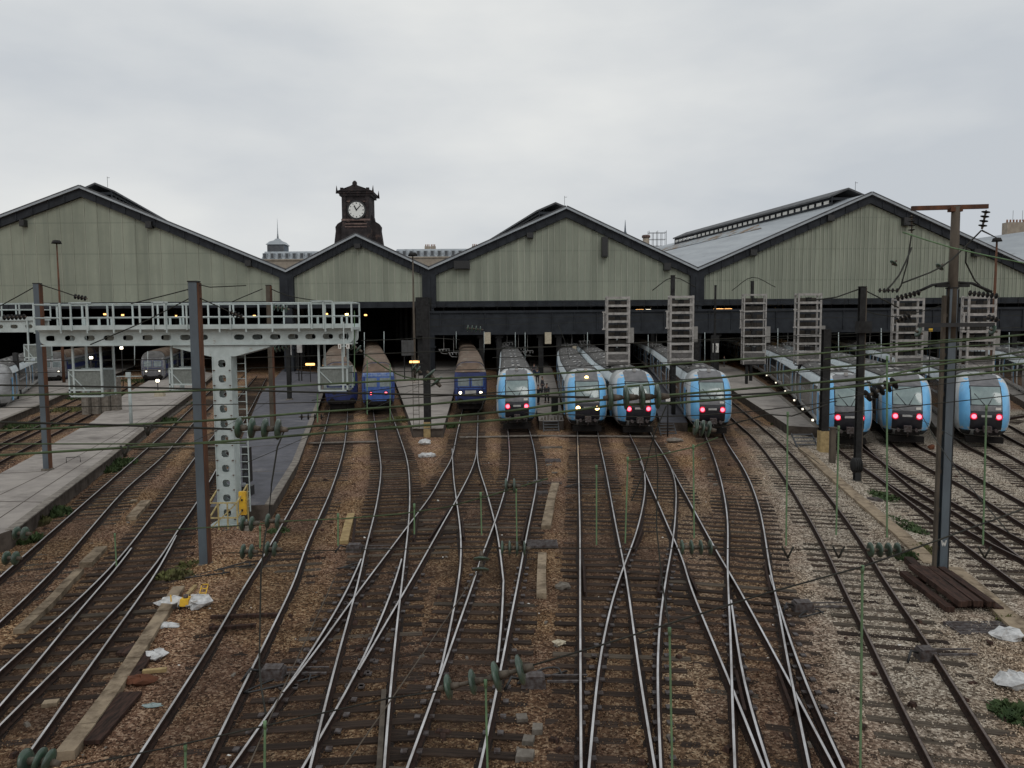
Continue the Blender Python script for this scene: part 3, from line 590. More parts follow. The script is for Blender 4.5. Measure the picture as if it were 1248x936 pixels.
# ------------------------------------------------------------ the train sheds
YF, YB, AX = 118.0, 212.0, -.209      # front gable, back gable, drift of the roof axis with depth
def X_(px, py, d=YF): p = D(px, py, d); return (p.x, p.z)
mat('batten_paint', (.40, .41, .34), (.24, .26, .21), .7, .8, 0, 0, (1.5, 1, .12), 6, .35, .65)
def shed(name_label, left, ridge, right, wallmat, vents, lantern_x=(124, 176), dark_hatches=(), lan=True):
    L_, T_, R_ = X_(*left), X_(*ridge), X_(*right)
    if name_label.startswith('left green'): zb = D(200, 368, YF).z
    else: zb = D((left[0]+right[0])/2, 367-(left[0]+right[0])/2*.0072+4, YF).z
    root = empty('train_shed', (T_[0], YF, -.2), name_label, 'train shed', 'gabled train sheds of the station')
    th = 1.75
    w = MB(); w.slab([(L_[0]+.3, zb), (R_[0]-.3, zb), (R_[0]-.3, R_[1]-th+.3), (T_[0], T_[1]-th+.25), (L_[0]+.3, L_[1]-th+.3)], YF, YF+.3); w.build('front_wall', wallmat, root)
    bt = MB(); sp_ = {'wall_plain': 1.9, 'wall_batten': .93, 'wall_fine': .62}[wallmat]; kk = int((L_[0]-T_[0])/sp_)
    while T_[0]+kk*sp_ < R_[0]-.5:
        x = T_[0]+kk*sp_+.17*sp_/2; kk += 1
        if x < L_[0]+.6: continue
        E_ = L_ if x < T_[0] else R_; zz = T_[1]+(E_[1]-T_[1])*(x-T_[0])/(E_[0]-T_[0])-th+.1; w_ = .05 if wallmat != 'wall_plain' else .025
        bt.box(x-w_, x+w_, YF-.09, YF-.003, zb+.01, zz)
    bt.build('cladding_battens', 'batten_paint', root)
    f = MB()
    f.slab([(L_[0], L_[1]-th), (T_[0], T_[1]-th), (T_[0], T_[1]-.35), (L_[0], L_[1]-.35)], YF-.5, YF+.6)
    f.slab([(T_[0]+.004, T_[1]-th), (R_[0], R_[1]-th), (R_[0], R_[1]-.35), (T_[0]+.004, T_[1]-.35)], YF-.5, YF+.6)
    n = 14
    for a, b in ((L_, T_), (R_, T_)):
        for k in range(1, n):
            q = k/n; x = a[0]+(b[0]-a[0])*q; z = a[1]+(b[1]-a[1])*q; f.box(x-.09, x+.09, YF-.62, YF-.5, z-th+.15, z-.45)
    f.build('gable_fascia', 'shed_steel', root)
    e = MB()
    for a, b in ((L_, T_), (T_, R_)): e.beam((a[0], YF-.75, a[1]-.26), (b[0], YF-.75, b[1]-.26), .5, .16, up=(0, 1, 0))
    e.build('verge_trim', 'shed_steel_light', root)
    # roof slopes with depth
    dx = AX*(YB-YF)
    def slope(a, b, m, name, t0=0, t1=1, up=0.0):
        A = Vector((a[0]+(b[0]-a[0])*t0, YF-.9, a[1]+(b[1]-a[1])*t0-.22+up)); B = Vector((a[0]+(b[0]-a[0])*t1, YF-.9, a[1]+(b[1]-a[1])*t1-.22+up))
        s = Vector((AX*(YB-YF+.9), YB-YF+.9, 0)); vs = [A, B, B+s, A+s]; dn = Vector((0, 0, -.3))
        MB().add(vs+[v+dn for v in vs], [(0, 1, 2, 3), (7, 6, 5, 4), (0, 4, 5, 1), (1, 5, 6, 2), (2, 6, 7, 3), (3, 7, 4, 0)]).build(name, m, root)
    slope(L_, T_, 'zinc_roof', 'roof_slope'); slope(T_, R_, 'zinc_roof', 'roof_slope')
    for a, b in (((L_, T_),) if wallmat == 'wall_fine' and lan else ()):
        A = Vector((a[0]+(b[0]-a[0])*.70, 0, a[1]+(b[1]-a[1])*.70-.2)); B = Vector((a[0]+(b[0]-a[0])*.86, 0, a[1]+(b[1]-a[1])*.86-.2))
        y0, y1 = YF+16, YB-4; vs = []
        for q, y in ((A, y0), (B, y0+9), (B, y1), (A, y1)): vs.append((q.x+AX*(y-YF), y, q.z+.2))
        for q, y in ((A, y0), (B, y0+9), (B, y1), (A, y1)): vs.append((q.x+AX*(y-YF), y, q.z+.1))
        fs = [(0, 1, 2, 3), (7, 6, 5, 4), (0, 4, 5, 1), (1, 5, 6, 2), (2, 6, 7, 3), (3, 7, 4, 0)]
        MB().add(vs, fs).build('glazing_strip', 'old_glazing', root)
    if lan:   # raised ridge ventilator on little posts
        y0, y1 = lantern_x; lt = MB(); po = MB(); hw = 3.1
        zr = T_[1]; xr = T_[0]
        s = (R_[1]-T_[1])/(R_[0]-T_[0])
        A = [(xr+AX*(y0-YF), y0), (xr+AX*(y1-YF), y1)]
        sl = .42; zt = zr+1.55
        rings = [[(x-hw, y, zt-hw*sl), (x, y, zt), (x+hw, y, zt-hw*sl), (x+hw, y, zt-hw*sl-.28), (x, y, zt-.28), (x-hw, y, zt-hw*sl-.28)] for x, y in A]
        lt.loft(rings, sm=False, cap0=True, cap1=True)
        lo = lt.build('ridge_ventilator', 'shed_steel_light', root)
        nn = int((y1-y0)/2.0)
        for k in range(nn+1):
            y = y0+(y1-y0)*k/nn; x = xr+AX*(y-YF)
            for sx in (-1, 1): po.box(x+sx*2.6-.08, x+sx*2.6+.08, y-.12, y+.12, zr-1.5, zt-2.6*sl-.2)
        for sx in (-1, 1):
            xa, xb = A[0][0]+sx*2.6, A[1][0]+sx*2.6
            po.beam((xa, y0, zr-.95), (xb, y1, zr-.95), .16, .5); po.beam((xa, y0, zt-2.6*sl-.6), (xb, y1, zt-2.6*sl-.6), .14, .45)
        po.box(A[0][0]-2.6, A[0][0]+2.6, y0-.05, y0+.05, zr-.4, zr+.0); po.build('ventilator_post', 'shed_steel', lo)
        an = MB(); an.tube([(A[0][0]+1.5, y0+1, zt-.6), (A[0][0]+1.5, y0+1, zt+1.1)], .03, 5); an.tube([(A[0][0]+1.5, y0+1, zt+.9), (A[0][0]+1.9, y0+1, zt+.9)], .03, 5); an.build('ridge_rod', 'mast_dark', root)
    for (vx, vy, vw, vh) in vents:
        c = X_(vx, vy, YF-.6); v = MB(); v.box(c[0]-vw/2, c[0]+vw/2, YF-1.0, YF-.02, c[1]-vh/2, c[1]+vh/2); v.box(c[0]-vw*.35, c[0]+vw*.35, YF-1.08, YF-1.0, c[1]-vh*.45, c[1]-vh*.2); v.build('vent_box', 'black_paint', root)
    g = MB(); g.box(L_[0], R_[0], YF-.35, YF+.45, zb-.95, zb-.01)
    k = int((R_[0]-L_[0])/2.5)
    for i in range(k+1): x = L_[0]+(R_[0]-L_[0])*i/k; g.box(x-.1, x+.1, YF-.45, YF-.35, zb-.9, zb-.05)
    g.build('girder', 'shed_steel', root)
    c = MB(); x = R_[0]; c.box(x-1.05, x+1.05, YF-.7, YF+.7, zb-.98, R_[1]-1.25); c.box(x-.7, x+.7, YF-.55, YF+.55, -.25, zb-.98); c.box(x-.25, x+.25, YF-.8, YF-.7, zb-.9, R_[1]-1.4)
    for zz in (4, 8): c.box(x-.9, x+.9, YF-.65, YF+.65, zz, zz+.25)
    c.build('column', 'shed_steel', root)
    # the hall behind the gable: rows of columns, cross girders, closed back
    h = MB()
    for i in range(1, 6):
        y = YF+i*17; ox = AX*(y-YF); h.box(R_[0]+ox-.3, R_[0]+ox+.3, y-.3, y+.3, -.25, R_[1]-1)
        h.box(L_[0]+ox+.3, R_[0]+ox-.3, y-.15, y+.15, zb+1.0, zb+1.8)
    h.build('hall_frame', 'hall_steel', root)
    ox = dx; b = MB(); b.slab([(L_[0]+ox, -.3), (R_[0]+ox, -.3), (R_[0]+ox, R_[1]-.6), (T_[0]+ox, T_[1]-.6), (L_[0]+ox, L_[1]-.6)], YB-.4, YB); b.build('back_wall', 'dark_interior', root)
    return L_, T_, R_, zb
S1 = shed('left green gabled shed, its ridge left of the picture quarter', (-172, 328), (100, 226), (350, 328), 'wall_plain', [(28, 272, .7, 1.0), (182, 274, .9, 1.0), (303, 321, .9, .9)])
S2 = shed('smallest green gabled shed, below the clock tower', (350, 328), (435, 284), (523, 325), 'wall_batten', [(436, 300, .9, .7)], lan=False)
S3 = shed('pale battened green shed in the middle, over the blue fronted trains', (523, 325), (690, 251), (849, 326), 'wall_batten', [(563, 323, 2.4, 1.2), (646, 287, 1.0, .8), (737, 301, .9, 3.0), (813, 325, 1.0, 1.1)])
S4 = shed('right finely ribbed green shed with patched zinc roof', (849, 326), (1060, 234), (1262, 326), 'wall_fine', [(918, 308, 1.0, .9), (1012, 266, 1.0, .9), (1105, 270, 1.1, 1.2), (1190, 308, 1.0, 1.1)], lantern_x=(123, 182))
S5 = shed('far right green shed mostly outside the picture', (1262, 326), (1400, 260), (1560, 326), 'wall_fine', [], lan=False)
# side walls closing the halls
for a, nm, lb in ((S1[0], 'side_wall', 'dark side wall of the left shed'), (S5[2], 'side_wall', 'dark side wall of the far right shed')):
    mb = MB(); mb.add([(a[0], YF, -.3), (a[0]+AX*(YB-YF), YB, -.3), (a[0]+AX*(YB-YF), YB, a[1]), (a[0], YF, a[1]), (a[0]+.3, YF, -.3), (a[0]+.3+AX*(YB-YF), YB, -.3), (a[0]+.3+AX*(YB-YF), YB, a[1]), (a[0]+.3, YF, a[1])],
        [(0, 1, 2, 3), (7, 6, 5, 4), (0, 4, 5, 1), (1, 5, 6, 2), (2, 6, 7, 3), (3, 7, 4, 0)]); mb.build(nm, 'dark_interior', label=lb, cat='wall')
# dark footbridge girder in front of the sheds
YG = 106.0
pl, pr = D(507, 408, YG), D(1330, 400, YG); zt_ = D(700, 378, YG).z; zb_ = D(700, 407, YG).z
fb = empty('footbridge', ((pl.x+pr.x)/2, YG, -.2), 'long dark girder footbridge crossing over the trains in front of the sheds', 'footbridge')
m = MB(); m.box(pl.x, pr.x, YG, YG+.35, zb_, zt_); m.box(pl.x, pr.x, YG-.2, YG, zb_-.02, zb_+.35); m.box(pl.x, pr.x, YG-.2, YG, zt_-.3, zt_+.02)
x = pl.x+.3
while x < pr.x: m.box(x-.07, x+.07, YG-.14, YG, zb_+.35, zt_-.3); x += 3.1
m.box(pl.x, pr.x, YG+.35, YG+4, zb_+.1, zb_+.4); m.box(pl.x, pr.x, YG+4, YG+4.3, zb_, zt_-.4); m.build('girder', 'shed_steel', fb)
m = MB()
m = MB(); x = pl.x+.2
while x < pr.x: m.tube([(x, YG+.15, zt_), (x, YG+.15, zt_+1.15)], .035, 4); x += 1.85
for z in (zt_+.6, zt_+1.13): m.tube([(pl.x, YG+.15, z), (pr.x, YG+.15, z)], .03, 4)
m.build('railing', 'mast_dark', fb)
for px in (512, 587, 608, 659, 681, 849, 873, 1002, 1120, 1235):
    c = D(px, 400, YG+1); m = MB(); m.box(c.x-.35, c.x+.35, YG+.6, YG+1.3, -.25, zb_+.1); m.box(c.x-.6, c.x+.6, YG+.5, YG+1.4, zb_-.5, zb_+.08); m.build('pier', 'mast_dark', fb)
m = MB(); c0 = D(507, 372, YG); c1 = D(522, 372, YG); m.box(c0.x, c1.x, YG-.6, YG+4.2, zb_-.1, zt_+1.9); m.box(c0.x+.3, c1.x-.3, YG-.64, YG-.6, zb_+.3, zt_+1.5); m.build('stair_housing', 'mast_dark', fb)
for px, lab in ((594, 'beige board under the footbridge left of the red lit central train'), (668, 'beige board under the footbridge above the staff on the central platform')):
    a = D(px-4, 405, YG-.4); b = D(px+4, 419, YG-.4); m = MB(); m.box(a.x, b.x, YG-.45, YG-.37, b.z, a.z); m.box(a.x+.1, b.x-.1, YG-.47, YG-.45, b.z+.5, b.z+.6); m.tube([(a.x+.3, YG-.36, a.z), (a.x+.3, YG-.1, zb_+.05)], .04, 4); m.tube([(b.x-.3, YG-.36, a.z), (b.x-.3, YG-.1, zb_+.05)], .04, 4)
    m.build('notice_board', 'sign_beige', label=lab, cat='board')
# lamps glowing under the halls, hung from a truss
tr = MB(); yT = 137.0; tr.box(-95, 92, yT, yT+.3, 11.6, 12.0); tr.box(-95, 92, yT, yT+.3, 10.6, 10.75)
x = -95
while x < 92: tr.beam((x, yT+.15, 10.7), (x+1.5, yT+.15, 11.7), .1, .1); tr.beam((x+1.5, yT+.15, 11.7), (x+3, yT+.15, 10.7), .1, .1); x += 3
for x in (-95, -60, -34.6, -14, 25, 78, 91): tr.box(x-.2, x+.2, yT, yT+.3, -.25, 11.6)
tr.build('lamp_truss', 'dark_interior', label='dark lattice truss across the halls carrying the lamps', cat='truss')
for px, py, w, mt, lab in ((127.7, 383, .35, 'warm_lamp', 'round warm lamp, left one of the pair left of the blue grey mast'), (149.5, 384, .35, 'warm_lamp', 'round warm lamp, right one of the pair left of the blue grey mast'), (215, 385, .35, 'warm_lamp', 'small warm lamp just left of the blue grey mast'), (310, 385, .4, 'warm_lamp', 'warm lamp left of the brown mast'), (398, 382.6, .4, 'warm_lamp', 'warm lamp behind the gantry end gate'), (422.6, 383, .5, 'amber_lamp', 'bright amber lamp at the gantry tip'), (445.6, 384, .45, 'warm_lamp', 'yellow lamp just right of the gantry tip'),
    (779.5, 378, 1.4, 'warm_lamp', 'orange strip lamp between the first two ladder towers'), (790, 378, .8, 'white_lamp', 'white strip lamp between the first two ladder towers'), (875.6, 377, 1.6, 'warm_lamp', 'orange strip lamp right of the shed column'), (887, 377, 1.4, 'warm_lamp', 'second orange strip lamp right of the shed column'), (924, 376, 1.6, 'warm_lamp', 'orange strip lamp behind the third ladder tower'), (945, 378, 1.4, 'amber_lamp', 'amber strip lamp right of the third ladder tower'), (954, 378, 1.4, 'warm_lamp', 'orange strip lamp left of the fourth ladder tower')):
    p = D(px, py, yT+.15); m = MB(); m.box(p.x-w/2, p.x+w/2, yT, yT+.3, p.z-.14, p.z+.14)
    r = empty('hall_lamp', p, lab, 'lamp', 'lamps glowing inside the halls'); m.build('lamp_glass', mt, r)
    if p.z < 10.6: MB().tube([(p.x, yT+.15, p.z+.1), (p.x, yT+.15, 10.65)], .03, 4).build('lamp_rod', 'mast_dark', r)
    else: MB().box(p.x-.1, p.x+.1, yT+.05, yT+.25, 10.5, p.z-.1).build('lamp_rod', 'mast_dark', r)
for px, py, d, w, mt, lab in ((378, 444, 96, 1.1, 'warm_lamp', 'long yellow platform lamp behind the gantry'), (505, 441, 96, 1.2, 'warm_lamp', 'yellow lit bar at the head of the central pale platform'), (111, 436, 90, .3, 'white_lamp', 'white lamp above the left cage'), (148, 424, 90, .25, 'white_lamp', 'small white lamp under the left gantry'), (192, 464, 80, .25, 'white_lamp', 'low white lamp on the left platform end')):
    p = D(px, py, d); z0 = .5; m = MB(); m.box(p.x-w/2, p.x+w/2, d-.1, d+.1, p.z-.13, p.z+.13); r = empty('platform_lamp', (p.x, d, z0), lab, 'lamp'); m.build('lamp_glass', mt, r); MB().tube([(p.x, d, z0), (p.x, d, p.z)], .05, 5).build('lamp_pole', 'mast_dark', r)

# ------------------------------------------------------------ clock tower
YC = 134.0; k = YC/FPX
def tx(px, py): p = D(px, py, YC); return p.x, p.z
cx, cz0 = tx(434.5, 292); top = tx(434.5, 222)[1]
ct = empty('clock_tower', (cx, YC+3, cz0-8), 'dark carved clock tower rising behind the smallest shed', 'clock tower')
hw = 16.6*k
m = MB(); zA = tx(434.5, 275)[1]; zB = tx(434.5, 238)[1]
m.cb((cx, YC+hw, cz0-8), hw*2+.3, hw*2+.3, zA-cz0+8); m.cb((cx, YC+hw, zA), hw*2, hw*2, zB-zA)
for s in (-1, 1): m.box(cx+s*(hw-.35)-.35, cx+s*(hw-.35)+.35, YC-.18, YC, zA, zB)
m.build('tower_body', 'tower_stone', ct)
for s in (-1, 1):   # scroll buttresses
    m = MB()
    pr_ = [(cx+s*(hw+.2), cz0-3), (cx+s*(hw+2.2), cz0-3), (cx+s*(hw+1.55), tx(0, 283)[1]), (cx+s*(hw+1.6), tx(0, 278)[1]), (cx+s*(hw+1.2), tx(0, 274)[1]), (cx+s*(hw+.5), tx(0, 271)[1]), (cx+s*(hw+.35), tx(0, 266)[1]), (cx+s*(hw-.1), tx(0, 263)[1])]
    m.slab(pr_, YC+1.6, YC+3.0); m.build('scroll_buttress', 'tower_stone', ct)
m = MB()
for a, b, w, h in ((0, 238, 2.3, .25), (0, 271, 2.5, .3), (0, 276, 1.9, .22), (0, 279.5, 1.9, .22)):
    z = tx(0, b)[1]; m.box(cx-w, cx+w, YC-.3, YC-.185, z-h/2, z+h/2)
m.build('string_course', 'tower_trim' , ct)
m = MB(); zc_ = zB   # cornice, gabled roof with corner horns
m.cb((cx, YC+hw, zc_-.1), hw*2+.7, hw*2+.7, .4); m.cb((cx, YC+hw, zc_+.3), hw*2+1.2, hw*2+1.2, .35)
e = hw+.7; za = zc_+.65; zt2 = tx(434.5, 224.5)[1]
for yy in (YC-.8, YC+2*hw+.6): m.slab([(cx-e, za), (cx+e, za), (cx+e*.5, za+.35), (cx, zt2), (cx-e*.5, za+.35)], yy, yy+.5)
m.add([(cx-e, YC-.7, za), (cx, YC-.7, zt2-.12), (cx+e, YC-.7, za), (cx-e, YC+2*hw+1, za), (cx, YC+2*hw+1, zt2-.12), (cx+e, YC+2*hw+1, za)], [(0, 1, 4, 3), (1, 2, 5, 4), (0, 3, 5, 2)])
for sx in (-1, 1):
    for sy in (0, 1):
        y = YC-.5+sy*(2*hw+.8); m.tube([(cx+sx*e, y, za-.4), (cx+sx*(e+.02), y, za+.3), (cx+sx*(e+.06), y, za+.95)], .2, 6, rs=[.22, .12, .02]); m.cb((cx+sx*e*.72, y, za), .5, .5, .55)
m.tube([(cx, YC-.5, zt2-.5), (cx, YC-.5, zt2), (cx, YC-.5, zt2+.25), (cx, YC-.5, zt2+.5)], .3, 8, rs=[.35, .42, .4, .15])
m.build('tower_roof', 'tower_stone', ct)
ccx, ccz = tx(435, 256.3); rr = 9.4*k
m = MB(); m.tube([(ccx, YC-.32, ccz), (ccx, YC+.05, ccz)], rr+.3, 28, sm=False); m.build('clock_rim', 'black_paint', ct)
m = MB(); m.tube([(ccx, YC-.4, ccz), (ccx, YC-.2, ccz)], rr, 32, sm=False); face = m.build('clock_face', 'clock_white', ct)
m = MB()
for i in range(12):
    t = i*math.pi/6; a = rr*.78; b = rr*.93; m.beam((ccx+a*math.sin(t), YC-.42, ccz+a*math.cos(t)), (ccx+b*math.sin(t), YC-.42, ccz+b*math.cos(t)), .11 if i % 3 else .17, .03, up=(0, 1, 0))
m.build('hour_mark', 'black_paint', face)
for nm, ang, ln, w in (('hour_hand', 333, .62, .2), ('minute_hand', 42, .86, .12)):
    t = R(ang); m = MB(); m.beam((ccx-.12*math.sin(t), YC-.47, ccz-.12*math.cos(t)), (ccx+rr*ln*math.sin(t), YC-.47, ccz+rr*ln*math.cos(t)), w, .04, up=(0, 1, 0)); m.build(nm, 'black_paint', face)
# brick patches left by the clock, decoration corners
m = MB()
for sx in (-1, 1): m.box(ccx+sx*1.55-.35, ccx+sx*1.55+.35, YC-.1, YC-.005, ccz-1.95, ccz-1.5); m.box(ccx+sx*1.45-.3, ccx+sx*1.45+.3, YC-.1, YC-.005, ccz+1.45, ccz+1.6)
m.build('corner_ornament', 'tower_trim', ct)

# ------------------------------------------------------------ buildings behind
def far_block(px0, px1, pyt, pym, d, lab, dep=14, win=9, cat='building'):
    a = D(px0, pyt, d); b = D(px1, pyt, d); zt = a.z; zm = D(px0, pym, d).z; r = empty('station_building', ((a.x+b.x)/2, d, -.2), lab, cat)
    m = MB(); m.box(a.x, b.x, d, d+dep, -.2, zm); m.box(a.x-.3, b.x+.3, d-.3, d, zm-.4, zm); m.build('wall', 'facade', r)
    m = MB(); m.loft([[(a.x, d, zm), (b.x, d, zm), (b.x, d+dep, zm), (a.x, d+dep, zm)], [(a.x+.6, d+1.8, zt), (b.x-.6, d+1.8, zt), (b.x-.6, d+dep-2, zt), (a.x+.6, d+dep-2, zt)]], sm=False, cap1=True); ro = m.build('mansard_roof', 'zinc_roof', r)
    for i in range(win):
        x = a.x+(b.x-a.x)*(i+.5)/win; z = zm+(zt-zm)*.12; h = (zt-zm)*.62
        m = MB(); m.box(x-.65, x+.65, d-.02, d+1.2, z, z+h); m.build('dormer', 'zinc_roof', ro)
        m = MB(); m.box(x-.42, x+.42, d-.06, d-.02, z+.1, z+h-.12); m.build('window', 'far_window', ro)
    return r, a, b, zt, zm
r, a, b, zt, zm = far_block(318, 408, 306, 316, 232, 'low grey roofed station wing left of the clock tower', win=10)
m = MB(); p0, p1 = D(428-18, 0, 232), D(0, 0, 232)
# square glazed lantern dome
c = D(336, 306, 238); m = MB(); w = 20*238/FPX
d0 = empty('roof_dome', (c.x, 238+w/2, c.z-1.5), 'small grey square dome with needle spire on the far wing', 'dome')
z1 = D(336, 298, 238).z; z2 = D(336, 291, 238).z
m.cb((c.x, 238+w/2, c.z-1.6), w, w, z1-c.z+1.6); m.build('dome_drum', 'mansard', d0)
m = MB()
for i in range(9): x = c.x-w/2+w*(i+.5)/9; m.box(x-.3, x+.3, 237.9, 238, c.z-.2, z1-.25)
m.build('dome_window', 'far_window', d0)
m = MB(); y = 238+w/2; m.loft([[(c.x+sx*q, y+sy*q, z) for sx, sy in ((-1, -1), (1, -1), (1, 1), (-1, 1))] for q, z in ((w/2+.4, z1), (w*.4, z1+1.0), (w*.2, z2-.3), (.5, z2+.3))], sm=False, cap1=True); m.tube([(c.x, y, z2), (c.x, y, z2+2), (c.x, y, z2+6.5)], .2, 6, rs=[.35, .16, .03]); m.build('dome_roof', 'zinc_roof', d0)
r, a, b, zt, zm = far_block(480, 582, 303, 313, 232, 'low grey roofed station wing with chimneys right of the clock tower', win=12)
for px in (520, 527, 582-4):
    c = D(px, 303, 234); m = MB(); m.cb((c.x, 236, zt-1.5), 1.6, 1, 2.5); m.build('chimney', 'facade', r)
    m = MB(); [m.tube([(c.x-.5+i*.5, 236, zt+1), (c.x-.5+i*.5, 236, zt+1.6)], .15, 6) for i in range(3)]; m.build('chimney_pot', 'chimney_pot', r)
c = D(762, 268, 240); e_ = empty('church_spire', (c.x, 240, -.2), 'thin dark spire just above the middle shed roof', 'spire')
m = MB(); m.tube([(c.x, 240, -.2), (c.x, 240, D(762, 286, 240).z)], 1.2, 8, rs=[1.4, 1.2]); m.build('spire_shaft', 'facade', e_); m = MB(); m.tube([(c.x, 240, D(762, 286, 240).z), (c.x, 240, D(762, 282, 240).z), (c.x, 240, c.z)], .2, 6, rs=[.7, .3, .04]); m.build('spire_needle', 'mansard', e_)
# chimney and scaffolding behind the roof valley
c = D(788, 300, 235); zt = D(788, 286, 235).z; e_ = empty('chimney_stack', (c.x, 236, -.2), 'round masonry chimney left of the rooftop scaffold', 'chimney'); m = MB(); m.tube([(c.x, 236, -.2), (c.x, 236, zt-.8)], 1.0, 10, rs=[1.3, 1.0]); m.build('shaft', 'facade', e_); m = MB(); m.tube([(c.x, 236, zt-.8), (c.x, 236, zt-.2), (c.x, 236, zt)], 1.2, 10, rs=[1.3, 1.3, 1.0]); m.build('cap', 'tower_trim', e_)
a = D(791, 300, 236); b = D(812, 300, 236); zt = D(800, 281, 236).z; m = MB()
for i in range(5):
    x = a.x+(b.x-a.x)*i/4
    for y in (236, 238): m.tube([(x, y, 8), (x, y, zt-(i % 2)*.7)], .07, 4)
for z in np.arange(9, zt, 2.0):
    for y in (236, 238): m.tube([(a.x, y, z), (b.x, y, z)], .06, 4)
m.build('scaffolding', 'shed_steel_light', label='thin scaffolding standing up behind the roof valley', cat='scaffold', loc=((a.x+b.x)/2, 237, 8))
m = MB(); m.box(a.x-3, b.x+3, 234, 242, -.2, 8); m.build('annex', 'facade', label='plain masonry annex carrying the scaffolding, hidden behind the sheds', cat='building')
# Haussmann block at the right edge
dH = 175.0
def hb(px0, px1, pt, pm, d, lab):
    a = D(px0, pt, d); b = D(px1, pt, d); zt = a.z; zm = D(px0, pm, d).z
    r = empty('apartment_building', ((a.x+b.x)/2, d, -.2), lab, 'building')
    m = MB(); m.box(a.x, b.x, d, d+14, -.2, zm)
    for z in (zm-.2, zm-3.6): m.box(a.x-.25, b.x+.25, d-.35, d, z-.3, z)
    m.build('wall', 'facade', r)
    m = MB(); m.loft([[(a.x, d, zm), (b.x, d, zm), (b.x, d+14, zm), (a.x, d+14, zm)], [(a.x+1.6, d+1.6, zt), (b.x-1, d+1.6, zt), (b.x-1, d+12, zt), (a.x+1.6, d+12, zt)]], sm=False, cap1=True); ro = m.build('mansard_roof', 'mansard', r)
    n = max(2, int((b.x-a.x)/2.4))
    for i in range(n):
        x = a.x+(b.x-a.x)*(i+.5)/n
        for zz, hh, wmt in ((zm+.5, (zt-zm)*.6, 'far_window'), (zm-3.0, 2.0, 'far_window')):
            m = MB(); m.box(x-.65, x+.65, d-.12, d+.9, zz, zz+hh); w = m.build('window_frame', 'facade', ro if zz > zm else r)
            m = MB(); m.box(x-.42, x+.42, d-.16, d-.12, zz+.15, zz+hh-.15); m.build('window', wmt, r)
    m = MB(); m.box(a.x+2.2, a.x+8.5, d+2.5, d+4.5, zt-.5, zt+4.2); m.build('chimney', 'facade', r)
    m = MB(); [m.tube([(a.x+2.7+i*.75, d+3.5, zt+4.2), (a.x+2.7+i*.75, d+3.5, zt+4.9)], .2, 6) for i in range(8)]; m.build('chimney_pot', 'chimney_pot', r)
    m = MB(); [m.tube([(a.x+4+i*2.2, d+3.5, zt+4.6), (a.x+4+i*2.2, d+3.5, zt+7)], .04, 4) for i in range(2)]; m.build('aerial', 'mast_dark', r)
hb(1224, 1290, 292, 308, dH, 'pale apartment block with slate mansard and chimneys at the right edge')
a = D(1196, 290, 190); b = D(1226, 290, 190); m = MB(); m.box(a.x, b.x, 190, 200, -.2, D(0+1200, 295, 190).z); m.box(a.x+1, b.x-2, 191, 199, D(1200, 295, 190).z, D(1200, 290, 190).z)
m.build('roof_hut', 'facade', label='low pale rooftop structure behind the right shed slope', cat='building')
# pale glazed sides of the right shed's ventilator
for sx in (-1, 1):
    x0 = S4[1][0]+AX*(123-YF)+sx*2.66; x1 = S4[1][0]+AX*(182-YF)+sx*2.66; z0 = S4[1][1]-1.3; k = 0; n = 34
    lan_ = [o for o in bpy.data.objects if o.name.startswith('ridge_ventilator')][-2 if False else 0]
lans = [o for o in bpy.data.objects if o.name.startswith('ridge_ventilator')]
lan_ = min(lans, key=lambda o: abs(wloc(o).x-S4[1][0]))
for sx in (-1, 1):
    m = MB()
    for k in range(30):
        ya = 123.6+k*1.95; yb = ya+1.3; xa = S4[1][0]+AX*(ya-YF)+sx*2.72; xb = S4[1][0]+AX*(yb-YF)+sx*2.72; z = S4[1][1]-.62; m.beam((xa, ya, z), (xb, yb, z), .03, .52)
    m.build('glazed_side', 'sign_white', lan_)
# cluttered frames under the footbridge: hangers, brackets and disc strings
for i, (px, py) in enumerate(((541, 426), (553, 430), (618, 418), (632, 424), (643, 428), (697, 420), (712, 416), (800, 420), (960, 418), (1060, 418), (1150, 416))):
    c = D(px, py, YG+2.2); m = MB(); m.tube([(c.x, YG+2.2, c.z), (c.x, YG+2.2, zb_+.12)], .05, 5); m.tube([(c.x-.8, YG+2.2, c.z), (c.x+.8, YG+2.2, c.z+.1)], .05, 5)
    for q in (-.6, -.2, .3, .7): m.tube([(c.x+q, YG+2.1, c.z-.16), (c.x+q+.1, YG+2.1, c.z-.16)], .16, 8)
    m.tube([(c.x-.7, YG+2.2, c.z), (c.x-.3, YG+2.2, c.z-.55), (c.x+.5, YG+2.2, c.z-.6)], .04, 5)
    m.build('wire_bracket', 'roof_light', label='grey bracket with small discs hanging under the footbridge', cat='bracket', group='wire brackets under the footbridge')
